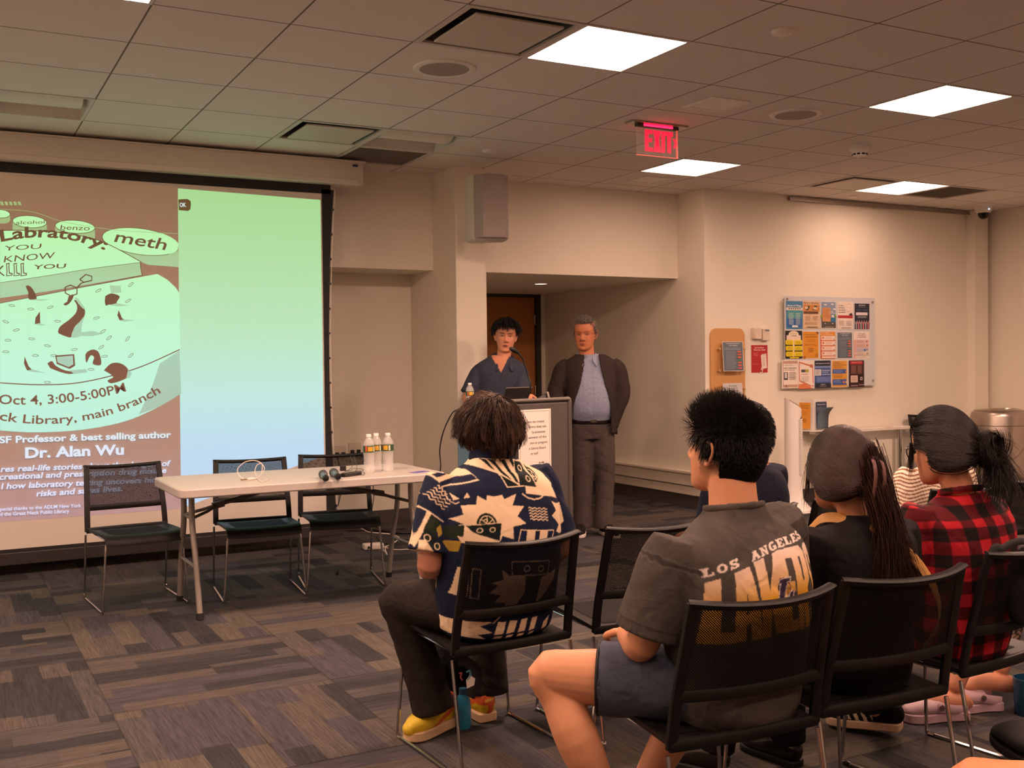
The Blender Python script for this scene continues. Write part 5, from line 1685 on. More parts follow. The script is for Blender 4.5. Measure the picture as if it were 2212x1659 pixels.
# front brochure curling forward
mb = MB(); V = []; nq = 12
for k in range(nq+1):
    a = k/nq
    out = .030+.0*a+(.07*max(0, a-.55)**1.6*2.2)
    q = lB+dd*(w_*.1)+nn2*out+np.array([0, 0, topz*(.08+.72*a)-.03*max(0, a-.7)])+dd*(.03*a**3)
    V += [q, q+dd*w_*.82]
mb.add(V, [(2*k, 2*k+1, 2*k+3, 2*k+2) for k in range(nq)])
o = build(mb, 'brochure', mat('brochure_slate', '#5a6a78', 0.5, var=0.15, scale=40), smooth=60)
sm = o.modifiers.new('thickness', 'SOLIDIFY'); sm.thickness = .0015
tag(o, 'slate blue brochure curling forward out of the right face of the holder', 'brochure', 'brochures in the table holder')
for (u, v, lab) in ((lx*.45, .62, 'loose white leaflet lying in the middle of the white table'), (lx*.78, .55, 'loose white leaflet lying near the right end of the white table')):
    q = n_+ex*u+ey_*ly*v
    mb = MB(); mb.obox(q+np.array([0, 0, .0015]), (nrm(ex+ey_*.3), nrm(ey_-ex*.3), UP), (.06, .045, .0015))
    tag(build(mb, 'leaflet', mat('leaflet_paper', '#dfc4b0', 0.6, var=.05), smooth=0), lab, 'leaflet', 'leaflets on the white table')
# ---- tower fan
fx, fy = 6.78, 7.2
t = thing('tower_fan', (fx, fy, 0), 'white tower fan standing left of the white table', 'fan')
dF = np.dot(np.array([fx, fy, 0])-CP, CF)
mb = MB()
rings = [(.02, .17, .14), (.05, .14, .11), (.12, .085, .08), (.3, .076, .072), (.6, .075, .072), (.9, .074, .07)]
mb.tube([(fx, fy, 0), (fx, fy, .02)], [(.18, .15), (.175, .145)], 28, side=(.88, -.48, 0))
mb.tube([(fx, fy, r[0]) for r in rings], [(r[1], r[2]) for r in rings], 28, side=(.88, -.48, 0), power=2.4)
n0 = mb.n
Vt = []
nk = 28
for k in range(nk):
    a = 2*PI*k/nk; ca, sa = math.cos(a), math.sin(a); e_ = 2/2.4
    ca, sa = np.sign(ca)*abs(ca)**e_, np.sign(sa)*abs(sa)**e_
    A_ = np.array([.88, -.48, 0]); B_ = np.array([.48, .88, 0])
    p_ = np.array([fx, fy, 0])+A_*.074*ca+B_*.07*sa
    Vt.append((p_[0], p_[1], .9)); Vt.append((p_[0], p_[1], .975-.05*ca+.02*0))
mb.add(Vt, [(2*k, 2*((k+1) % nk), 2*((k+1) % nk)+1, 2*k+1) for k in range(nk)]+[tuple(2*k+1 for k in range(nk))])
build(mb, 'body', mat('fan_white', '#ece4de', 0.4, var=.01), t, smooth=40)
mb = MB()
A_ = np.array([.88, -.48, 0]); B_ = np.array([-.48, -.88, 0])
def fanp(a, z, off=.001):
    ca, sa = math.cos(a), math.sin(a); e_ = 2/2.4
    ca, sa = np.sign(ca)*abs(ca)**e_, np.sign(sa)*abs(sa)**e_
    return np.array([fx, fy, z])+A_*(.0755+off)*ca+B_*(.072+off)*sa
a0, a1, z0, z1 = .15, 1.15, .33, .87
for k in range(10):
    aa = a0+(a1-a0)*k/10; ab = a0+(a1-a0)*(k+1)/10
    tz = z1-(.04*(k/10)**2); tz2 = z1-(.04*((k+1)/10)**2)
    mb.quad(fanp(aa, z0), fanp(ab, z0), fanp(ab, tz2), fanp(aa, tz))
build(mb, 'grille_back', mat('fan_dark', '#5a4c44', 0.7), t, smooth=60)
mb = MB()
for k in range(36):
    z = z0+.01+(z1-z0-.05)*k/35
    mb.tube([fanp(a, z, .003) for a in np.linspace(a0, a1, 8)], .0032, 5)
for a in np.linspace(a0, a1, 8):
    mb.tube([fanp(a, z0, .003), fanp(a, z1-.03, .003)], .0025, 5)
build(mb, 'grille', mat('fan_white', '#ece4de', 0.4, var=.01), t, smooth=60)
mb = MB(); mb.obox((fx+.01, fy-.005, .982), (nrm((.88, -.48, -.6)), (.48, .88, 0), nrm((.5, -.27, .8))), (.05, .03, .003)); build(mb, 'control_panel', mat('fan_panel', '#b8aca4', 0.4), t, smooth=0)
# ---- steel bin
bx_, by_ = 9.73, 7.31
t = thing('waste_bin', (bx_, by_, 0), 'stainless steel waste bin with an oval opening in the far right corner', 'bin')
R0 = .272
mb = MB(); mb.lathe([(R0, .045), (R0, .76), (R0-.01, .795), (R0-.04, .82)], (bx_, by_, 0), 48); build(mb, 'body', M_STEEL, t, smooth=50)
mb = MB(); mb.lathe([(R0-.012, 0), (R0-.012, .045)], (bx_, by_, 0), 48); build(mb, 'plinth', M_BLACKMATTE, t)
mb = MB()
nq = 40; V = []
for k in range(nq):
    a = 2*PI*k/nq
    V.append((bx_+(R0-.038)*math.cos(a), by_+(R0-.038)*math.sin(a), .82)); V.append((bx_+.165*math.cos(a), by_-.05+.1*math.sin(a), .835)); V.append((bx_+.15*math.cos(a), by_-.05+.088*math.sin(a), .79))
mb.add(V, [(3*k+j, 3*((k+1) % nq)+j, 3*((k+1) % nq)+j+1, 3*k+j+1) for k in range(nq) for j in (0, 1)]); build(mb, 'rim', M_STEEL, t, smooth=50)
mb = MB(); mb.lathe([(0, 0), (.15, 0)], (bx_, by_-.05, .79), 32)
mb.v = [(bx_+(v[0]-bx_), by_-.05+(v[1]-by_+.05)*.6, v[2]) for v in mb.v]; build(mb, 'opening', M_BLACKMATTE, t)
mb = MB(); pts = [(bx_+(R0+.002)*math.cos(a), by_+(R0+.002)*math.sin(a), .665) for a in np.linspace(0, 2*PI, 40)]; mb.tube(pts, .003, 5); build(mb, 'band_seam', mat('seam_brown', '#5a4d45', 0.5), t)
sg = [(bx_+(R0+.003)*math.cos(a), by_+(R0+.003)*math.sin(a)) for a in (-1.55+.02, -1.35, -1.15)]
s_px = aty(2204, 931, by_-R0)
mb = MB(); V = []
for a in np.linspace(-1.42, -1.0, 8):
    for z in (.5, .62): V.append((bx_+(R0+.003)*math.cos(a), by_+(R0+.003)*math.sin(a), z))
mb.add(V, [(2*k, 2*k+2, 2*k+3, 2*k+1) for k in range(7)]); build(mb, 'paper_sign', M_PAPER, t, smooth=60)


# =================================================================== PEOPLE: helpers
def remesh(mb, voxel, smooth=3, sub=0, fac=0.5):
    me = mb.mesh('tmp')
    ob = bpy.data.objects.new('tmp', me)
    COL.objects.link(ob)
    m = ob.modifiers.new('r', 'REMESH'); m.mode = 'VOXEL'; m.voxel_size = voxel; m.use_smooth_shade = True
    if smooth:
        s = ob.modifiers.new('s', 'SMOOTH'); s.iterations = smooth; s.factor = fac
    if sub:
        b = ob.modifiers.new('b', 'SUBSURF'); b.subdivision_type = 'SIMPLE'; b.levels = sub; b.render_levels = sub
    dg = bpy.context.evaluated_depsgraph_get()
    out = bpy.data.meshes.new_from_object(ob.evaluated_get(dg), depsgraph=dg)
    bpy.data.objects.remove(ob)
    bpy.data.meshes.remove(me)
    out.materials.clear()
    return out


def get_co(me):
    a = np.empty(len(me.vertices)*3); me.vertices.foreach_get('co', a); return a.reshape(-1, 3)


def get_no(me):
    a = np.empty(len(me.vertices)*3); me.vertices.foreach_get('normal', a); return a.reshape(-1, 3)


def set_co(me, a):
    me.vertices.foreach_set('co', np.ascontiguousarray(a).ravel()); me.update()


def set_col(me, c):
    n = len(me.vertices)
    c = np.asarray(c, float)
    if c.ndim == 1: c = np.tile(c, (n, 1))
    at_ = me.color_attributes.new('Col', 'FLOAT_COLOR', 'POINT')
    at_.data.foreach_set('color', np.hstack([c, np.ones((n, 1))]).astype(np.float32).ravel())


def folds(me, amp, freq, axis=(0, 0, 1), seed=0, warp=0.6):
    """Soft cloth folds: warped ridges running across `axis`."""
    V = get_co(me); Nn = get_no(me)
    r = np.random.default_rng(seed)
    ax = nrm(axis); d = np.zeros(len(V))
    for k in range(4):
        w = nrm(ax+0.55*r.normal(size=3)); ph = r.uniform(0, 6.28)
        q = np.stack([np.sin(V@r.normal(size=3)*freq*.35+r.uniform(0, 6)) for _ in range(2)], 1).sum(1)
        s = np.sin(V@w*freq*(0.7+.35*k)+ph+q*warp*2)
        env = .5+.5*np.sin(V@r.normal(size=3)*freq*.3+r.uniform(0, 6))
        d += (np.abs(s)-.6)*env/(1+.3*k)
    set_co(me, V+Nn*(d*amp)[:, None])


def basis(yaw, pitch=0.0, roll=0.0):
    """Right, forward, up of a body facing +Y when yaw is 0; yaw in degrees to the right."""
    y, p, r = math.radians(yaw), math.radians(pitch), math.radians(roll)
    f = np.array([math.sin(y)*math.cos(p), math.cos(y)*math.cos(p), math.sin(p)])
    r0 = np.array([math.cos(y), -math.sin(y), 0]); u = np.cross(r0, f)
    return np.array([math.cos(r)*r0+math.sin(r)*u, f, -math.sin(r)*r0+math.cos(r)*u])


HEADP = [(-.120, .016, .070, .040), (-.113, .036, .082, .020), (-.100, .049, .087, -.010), (-.080, .0575, .088, -.040), (-.055, .064, .087, -.062), (-.03, .0685, .087, -.082),
         (0, .072, .085, -.097), (.025, .0745, .092, -.104), (.05, .0755, .091, -.105), (.075, .070, .078, -.097), (.095, .057, .056, -.078), (.110, .036, .030, -.050), (.118, .014, .006, -.018)]


def add_head(mb, c, B, s=1.0, ears=True, wid=1.0):
    c = np.asarray(c, float); B = np.asarray(B)
    P = np.array(HEADP)
    zs = np.linspace(P[0, 0], P[-1, 0], 46)
    n = 40
    V = []
    for z in zs:
        w, yf, yb = [np.interp(z, P[:, 0], P[:, k]) for k in (1, 2, 3)]
        w *= wid
        cy = (yf+yb)/2; ry = (yf-yb)/2
        if z < -.03: cy2 = cy
        for j in range(n):
            t = 2*PI*j/n
            ct, st = math.cos(t), math.sin(t)
            e = 2/2.25
            x = w*math.copysign(abs(ct)**e, ct); y = cy+ry*math.copysign(abs(st)**e, st)
            if st > 0:
                for sx in (-1, 1):
                    g = math.exp(-(((x-sx*.031)/.016)**2+((z-.002)/.013)**2)); y -= .009*g
                    g = math.exp(-(((x-sx*.03)/.02)**2+((z-.024)/.009)**2)); y += .003*g
                    g = math.exp(-(((x-sx*.040)/.02)**2+((z+.035)/.02)**2)); y += .004*g
                g = math.exp(-((x/.03)**2+((z+.055)/.008)**2)); y -= .0035*g
                g = math.exp(-((x/.026)**2+((z+.088)/.007)**2)); y -= .004*g
            V.append((x, y, z))
    m = len(zs)
    fs = [(i*n+j, i*n+(j+1) % n, (i+1)*n+(j+1) % n, (i+1)*n+j) for i in range(m-1) for j in range(n)]
    fs += [tuple(range(n-1, -1, -1)), tuple((m-1)*n+j for j in range(n))]
    W_ = lambda p: c+(np.asarray(p, float)*s)@B
    mb.add([W_(v) for v in V], fs)
    ax = B
    mb.limb([W_((0, .082, .016)), W_((0, .092, -.008)), W_((0, .105, -.03)), W_((0, .098, -.042))], [(.006*s, .008*s), (.0085*s, .009*s), (.0125*s, .010*s), (.008*s, .006*s)], 12, 3, side=B[0])
    for sx in (-1, 1): mb.ell(W_((sx*.0115, .093, -.037)), (.0085*s, .0095*s, .0075*s), ax, 12, 8)
    mb.ell(W_((0, .088, -.0645)), (.022*s, .0085*s, .0055*s), ax, 14, 8); mb.ell(W_((0, .088, -.075)), (.019*s, .009*s, .006*s), ax, 14, 8)
    mb.ell(W_((0, .080, -.104)), (.02*s, .012*s, .013*s), ax, 14, 8)
    if ears:
        for sx in (-1, 1):
            e = [(sx*.071*wid, .012, -.012), (sx*.074*wid, .009, .012), (sx*.082*wid, -.004, .027), (sx*.088*wid, -.020, .022), (sx*.088*wid, -.024, .002), (sx*.083*wid, -.014, -.02), (sx*.076*wid, 0, -.036), (sx*.070*wid, .008, -.034)]
            mb.limb([W_(p) for p in e], [.0048*s]*len(e), 8, 3)
            mb.ell(W_((sx*.073*wid, -.006, -.006)), (.0075*s, .016*s, .027*s), ax, 12, 10)
    return W_


def head_paint(V, c, B, s, skin, lips='#9c5546', brow='#1c1412', eye='#17100e', young=True, base=None, mouth_open=False, brow_grey=False):
    """Skin tone, lips, brows and eyes as colours on the head's own surface."""
    q = ((V-c)@np.asarray(B).T)/s
    n = len(V)
    C = np.tile(np.array(lin(skin)), (n, 1)) if base is None else base
    r = np.array(lin(skin))

    def mixc(mask, col):
        C[:] = C*(1-mask[:, None])+np.array(lin(col))*mask[:, None]
    fr_ = (q[:, 1] > .055)
    blush = np.exp(-(((np.abs(q[:, 0])-.042)/.02)**2+((q[:, 2]+.035)/.022)**2))*fr_*.35
    C[:] = C*(1-blush[:, None])+r*np.array([1.05, .78, .72])*blush[:, None]
    st = lambda d, w: np.clip((1-d)/w+.5, 0, 1)
    dl = np.sqrt((q[:, 0]/.024)**2+((q[:, 2]+.0695)/.0095)**2); mixc(st(dl, .4)*fr_*.85, lips)
    if mouth_open: mixc(st(np.sqrt((q[:, 0]/.015)**2+((q[:, 2]+.0695)/.003)**2), .5)*fr_, '#3a1a16')
    else: mixc(st(np.sqrt((q[:, 0]/.022)**2+((q[:, 2]+.0695)/.0013)**2), .6)*fr_*.8, '#5a2c24')
    for sx in (-1, 1):
        x = q[:, 0]-sx*.031
        mixc(st(np.sqrt((x/.0165)**2+((q[:, 2]-.0015)/.0052)**2), .4)*fr_*.9, eye)
        wm = st(np.sqrt(((np.abs(x)-.0085)/.0045)**2+((q[:, 2]-.001)/.0028)**2), .5)*fr_*.55; mixc(wm, '#cbb4a6')
        bz_ = q[:, 2]-.0235-.10*(x*sx)+4.0*x*x
        mixc(st(np.sqrt((x/.021)**2+(bz_/.0042)**2), .5)*fr_*(.5 if brow_grey else .9), brow)
    return C


def add_hand(mb, wrist, d, palm_n, s=1.0, curl=0.5, side=1):
    """Palm, four jointed fingers of different lengths and a thumb leaving the side of the palm."""
    d = nrm(d); pn = nrm(np.asarray(palm_n)-np.dot(palm_n, d)*d); x = np.cross(d, pn)*side
    w = np.asarray(wrist, float)
    P = [w, w+d*.035*s, w+d*.07*s, w+d*.092*s]
    mb.limb(P, [(.028*s, .02*s), (.038*s, .016*s), (.041*s, .014*s), (.036*s, .011*s)], 14, 3, side=x)
    for k, (off, ln) in enumerate(((-.030, .068), (-.010, .078), (.010, .073), (.029, .056))):
        b = w+d*.085*s+x*off*s
        a = curl*.55; p = [b]; dd = d
        for seg in (.45, .32, .25):
            dd = nrm(dd*math.cos(a)+pn*math.sin(a)); p.append(p[-1]+dd*ln*seg*s); a = curl*.6
            pn2 = pn
        mb.limb(p, [.0095*s, .009*s, .008*s, .0068*s], 10, 3)
    b = w+d*.03*s-x*.034*s
    mb.limb([b, b+(d*.6-x*.75+pn*.3)*.034*s, b+(d*1.25-x*.95+pn*.55)*.036*s, b+(d*2.0-x*.8+pn*.9)*.036*s], [.0135*s, .0115*s, .010*s, .008*s], 10, 3)


def strands(name, mat_, parent, roots, flow, length, nseg, rad, c, B, coll, taper=True, off=0.0, seed=0, kind=True, clump=None):
    """Hair as many thin tapering tubes that follow a flow field and slide over the skull ellipsoid."""
    p = np.array(roots, float); N_ = len(p)
    r = np.random.default_rng(seed)
    ln = length if np.ndim(length) else np.full(N_, float(length))
    ln = np.asarray(ln)
    step = (ln/nseg)[:, None]
    path = [p.copy()]
    ids = r.normal(size=(N_, 3))
    lim_k = .3+1.2*r.random(N_)
    c = np.asarray(c, float); B = np.asarray(B)
    for k in range(nseg):
        d = flow(p, k/nseg, ids)
        d = d/(np.linalg.norm(d, axis=1, keepdims=True)+1e-9)
        p = p+d*step
        if coll is not None:
            q = ((p-c)@B.T-np.array(coll[3:6]))/np.array(coll[:3])
            l = np.linalg.norm(q, axis=1)
            lim = 1+off
            m = l < lim
            q[m] = q[m]/l[m][:, None]*lim
            p = np.where(m[:, None], (q*np.array(coll[:3])+np.array(coll[3:6]))@B+c, p)
        path.append(p.copy())
    path = np.array(path)                       # (S, N, 3)
    S_ = nseg+1
    if clump:
        ci = r.choice(N_, size=min(clump[0], N_), replace=False)
        near = np.array([ci[np.argmin(((p0-np.array(roots)[ci])**2).sum(1))] for p0 in np.array(roots)])
        w_ = (np.linspace(0, 1, S_)**.8)[:, None, None]*clump[1]*(.6+.8*r.random((1, N_, 1)))
        path = path+(path[:, near]-path)*np.clip(w_, 0, .95)
        tone = r.random(N_)[near]
    else: tone = None
    T = np.gradient(path, axis=0)
    T /= np.linalg.norm(T, axis=2, keepdims=True)+1e-9
    h = nrm([.31, .52, .79])
    A_ = np.cross(T, h); A_ /= np.linalg.norm(A_, axis=2, keepdims=True)+1e-9
    Bb = np.cross(T, A_)
    prof = np.linspace(1, .25, S_) if taper else np.ones(S_)
    rr_ = rad*prof[:, None, None]*(0.8+.4*r.random((1, N_, 1)))
    ring = []
    for k in range(3):
        a = 2*PI*k/3
        ring.append(path+rr_*(math.cos(a)*A_+math.sin(a)*Bb))
    V = np.stack(ring, 2)                        # S, N, 3, 3
    V = V.transpose(1, 0, 2, 3).reshape(-1, 3)
    base = (np.arange(N_)*S_*3)[:, None, None]
    s_ = (np.arange(S_-1)*3)[None, :, None]
    k_ = np.arange(3)[None, None, :]; k2 = (k_+1) % 3
    f0 = base+s_+k_; f1 = base+s_+k2
    Fc = np.stack([f0, f1, f1+3, f0+3], -1).reshape(-1, 4)
    me = bpy.data.meshes.new(name)
    nv, nf = len(V), len(Fc)
    me.vertices.add(nv); me.vertices.foreach_set('co', V.ravel())
    me.loops.add(nf*4); me.loops.foreach_set('vertex_index', Fc.ravel().astype(np.int32))
    me.polygons.add(nf); me.polygons.foreach_set('loop_start', np.arange(0, nf*4, 4, dtype=np.int32)); me.polygons.foreach_set('loop_total', np.full(nf, 4, dtype=np.int32))
    me.update(calc_edges=True)
    pal = HAIRCOL.get(mat_.name)
    if pal is not None:
        k_h = r.random(N_)**1.3 if tone is None else np.clip(.55*r.random(N_)**1.5+.55*tone**1.5, 0, 1)
        cc = np.array(lin(pal[0]))[None]*(1-k_h[:, None])+np.array(lin(pal[1]))[None]*k_h[:, None]
        set_col(me, np.repeat(cc, S_*3, axis=0))
    o = finish(me, name, mat_, parent, smooth=0)
    me.polygons.foreach_set('use_smooth', np.ones(len(me.polygons), dtype=bool))
    if kind: o['kind'] = 'stuff'
    return o


HAIRCOL = {}


def hair_mat(name, c0, c1, rough=0.5, scale=90):
    """Two hair materials: strands coloured one by one, and a dark scalp layer under them."""
    HAIRCOL[name] = (c0, c1)
    mat('scalp_'+name, c0, 0.8, var=.1, spec=.1)
    m = mat_attr(name, rough, 0.32, 0.0)
    return m


SKULL = (.0815, .107, .119, 0, -.008, .007)       # ellipsoid radii and centre of the scalp in head units


def scalp_roots(n, c, B, s, mask, coll, lift=0.0, seed=1):
    r = np.random.default_rng(seed)
    out = []
    tot = 0
    while tot < n:
        v = r.normal(size=(n*3, 3)); v /= np.linalg.norm(v, axis=1, keepdims=True)
        q = v*np.array(coll[:3])*(1+lift)+np.array(coll[3:6])
        k = mask(q/s) if False else mask(q)
        q = q[k]; out.append(q); tot += len(q)
        if tot == 0: break
    q = np.vstack(out)[:n]
    return q@np.asarray(B)+np.asarray(c), q


def cap_mesh(c, B, coll, mask, infl=1.0, nu=64, nv=48):
    """The part of the skull ellipsoid that carries hair, as a closed thin shell."""
    mb = MB(); V = []
    for i in range(nv+1):
        ph = PI*i/nv
        for j in range(nu):
            th = 2*PI*j/nu
            V.append((coll[0]*infl*math.sin(ph)*math.cos(th)+coll[3], coll[1]*infl*math.sin(ph)*math.sin(th)+coll[4], coll[2]*infl*math.cos(ph)+coll[5]))
    V = np.array(V); k = mask(V)
    fs = []
    for i in range(nv):
        for j in range(nu):
            f_ = (i*nu+j, (i+1)*nu+j, (i+1)*nu+(j+1) % nu, i*nu+(j+1) % nu)
            if all(k[x] for x in f_): fs.append(f_)
    used = sorted({x for f_ in fs for x in f_}); mp = {u: i for i, u in enumerate(used)}
    mb.add(V[used]@np.asarray(B)+np.asarray(c), [tuple(mp[x] for x in f_) for f_ in fs])
    return mb


def scoll(s, k=1.0): return (SKULL[0]*s*k, SKULL[1]*s*k, SKULL[2]*s*k, 0, SKULL[4]*s, SKULL[5]*s)


def garment(name, mb, parent, material, col=None, voxel=.007, smooth=4, sub=0, fold=None, colfn=None, label=None, cut=None, thick=0.0):
    me = remesh(mb, voxel, smooth, sub)
    if fold:
        for fo in (fold if isinstance(fold, list) else [fold]): folds(me, **fo)
    if cut is not None:
        V = get_co(me)
        kill = cut(V)
        bm = bmesh.new(); bm.from_mesh(me); bm.verts.ensure_lookup_table()
        bmesh.ops.delete(bm, geom=[v for v, k in zip(bm.verts, kill) if k], context='VERTS')
        bm.to_mesh(me); bm.free()
    if colfn is not None: set_col(me, colfn(get_co(me), get_no(me)))
    elif col is not None: set_col(me, np.array(lin(col)))
    o = finish(me, name, material, parent, smooth=0)
    me.polygons.foreach_set('use_smooth', np.ones(len(me.polygons), dtype=bool))
    if thick:
        sm = o.modifiers.new('thickness', 'SOLIDIFY'); sm.thickness = thick; sm.offset = 0
    if label: o['label'] = label
    return o


def make_body(mb, label, voxel, colfn, base, group=None, name='person'):
    me = remesh(mb, voxel, 2)
    set_col(me, colfn(get_co(me)))
    o = finish(me, name, M_SKIN, None, smooth=0, origin=base)
    me.polygons.foreach_set('use_smooth', np.ones(len(me.polygons), dtype=bool))
    return tag(o, label, 'person', group)


M_SKIN = mat_attr('skin', 0.5, 0.35, 0.05, 300, sss=0.12)
M_CLOTH = mat_attr('cloth', 0.85, 0.15, 0.25, 500, bscale2=22)
M_CLOTH2 = mat_attr('cloth_smooth', 0.8, 0.2, 0.2, 600, bscale2=14)


def shoe(parent, heel, d, L_=.28, w=.1, sole='#dddddd', h=.09, name='shoe', solh=.03, tilt=0.0, material=None, col='#222222', colfn=None, low=1.0):
    """A low shoe: shaped upper with its sole. heel = point under the heel, d = toe direction."""
    d = nrm(d); up = np.array([0, 0, 1.0])
    if tilt:
        d2 = nrm(d*math.cos(tilt)+up*math.sin(tilt)); up = nrm(up*math.cos(tilt)-d*math.sin(tilt)); d = d2
    x = np.cross(d, up); h0 = np.asarray(heel, float)
    mb = MB()
    pts = [h0+d*L_*u+up*(solh*.6+hh*.5) for u, hh in ((.10, h*.95), (.22, h), (.4, h*.9), (.62, h*.62), (.80, h*.5), (.93, h*.40))]
    rad = [(w*.33, h*.5), (w*.36, h*.56), (w*.37, h*.52), (w*.43, h*.4), (w*.43, h*.33), (w*.30, h*.26)]
    mb.limb(pts, rad, 18, 4, side=x, power=2.4)
    me = remesh(mb, .004, 2)
    if colfn is not None:
        q = get_co(me)-h0
        set_col(me, colfn(q@x/w, q@d/L_, q@up/h))
    else: set_col(me, np.array(lin(col)))
    o = finish(me, name, material or M_CLOTH, parent, smooth=0)
    me.polygons.foreach_set('use_smooth', np.ones(len(me.polygons), dtype=bool))
    prof = [(0, .26, .26), (.06, .38, .38), (.3, .40, .40), (.5, .42, .44), (.72, .50, .48), (.9, .40, .42), (1.0, .16, .18)]
    outl = [(w*p[1], L_*p[0]) for p in prof]+[(-w*p[2], L_*p[0]) for p in prof[::-1]]
    P = smooth_path([(a, b, 0) for a, b in outl+[outl[0]]], 4)[:-1]
    m2 = MB(); m2.prism([(p[0], p[1]) for p in P], h0, x, d, up, solh)
    build(m2, 'sole', mat('sole_'+sole.strip('#'), sole, 0.6, var=.08), o, smooth=40, bevel=.005)
    return o


def torso(mb, c, B, prof, n=32, power=2.35):
    """Loft of the trunk: (height, half width, half depth, forward offset, sideways offset)."""
    c = np.asarray(c, float)
    F2 = nrm(B[1]*(1, 1, 0)); R2 = np.cross(F2, (0, 0, 1))
    pts = [np.array([c[0], c[1], 0])+F2*p[3]+R2*(p[4] if len(p) > 4 else 0)+np.array([0, 0, p[0]]) for p in prof]
    P, R = smooth_path(pts, 4, [(p[1], p[2]) for p in prof])
    mb.tube(P, R, n, side=R2, power=power)


# =================================================================== PERSON: navy patterned shirt, front left of the audience
CREAM, NAVY, DGREEN, OLIVE, YEL = '#ecd2b0', '#141d38', '#0f1c1c', '#202a1a', '#a88a34'


def wavy(cv, a, b, amp, n, w, col):
    a = np.array(a, float); b = np.array(b, float); t = nrm2(b-a); nn = np.array([-t[1], t[0]])
    L_ = np.linalg.norm(b-a)
    cv.line([a+(b-a)*k/(n*8)+nn*amp*math.sin(2*PI*k/8) for k in range(n*8+1)], w, col)


def nrm2(v): return v/(np.linalg.norm(v)+1e-9)


P3Y = 3.17
P3X = 1.735


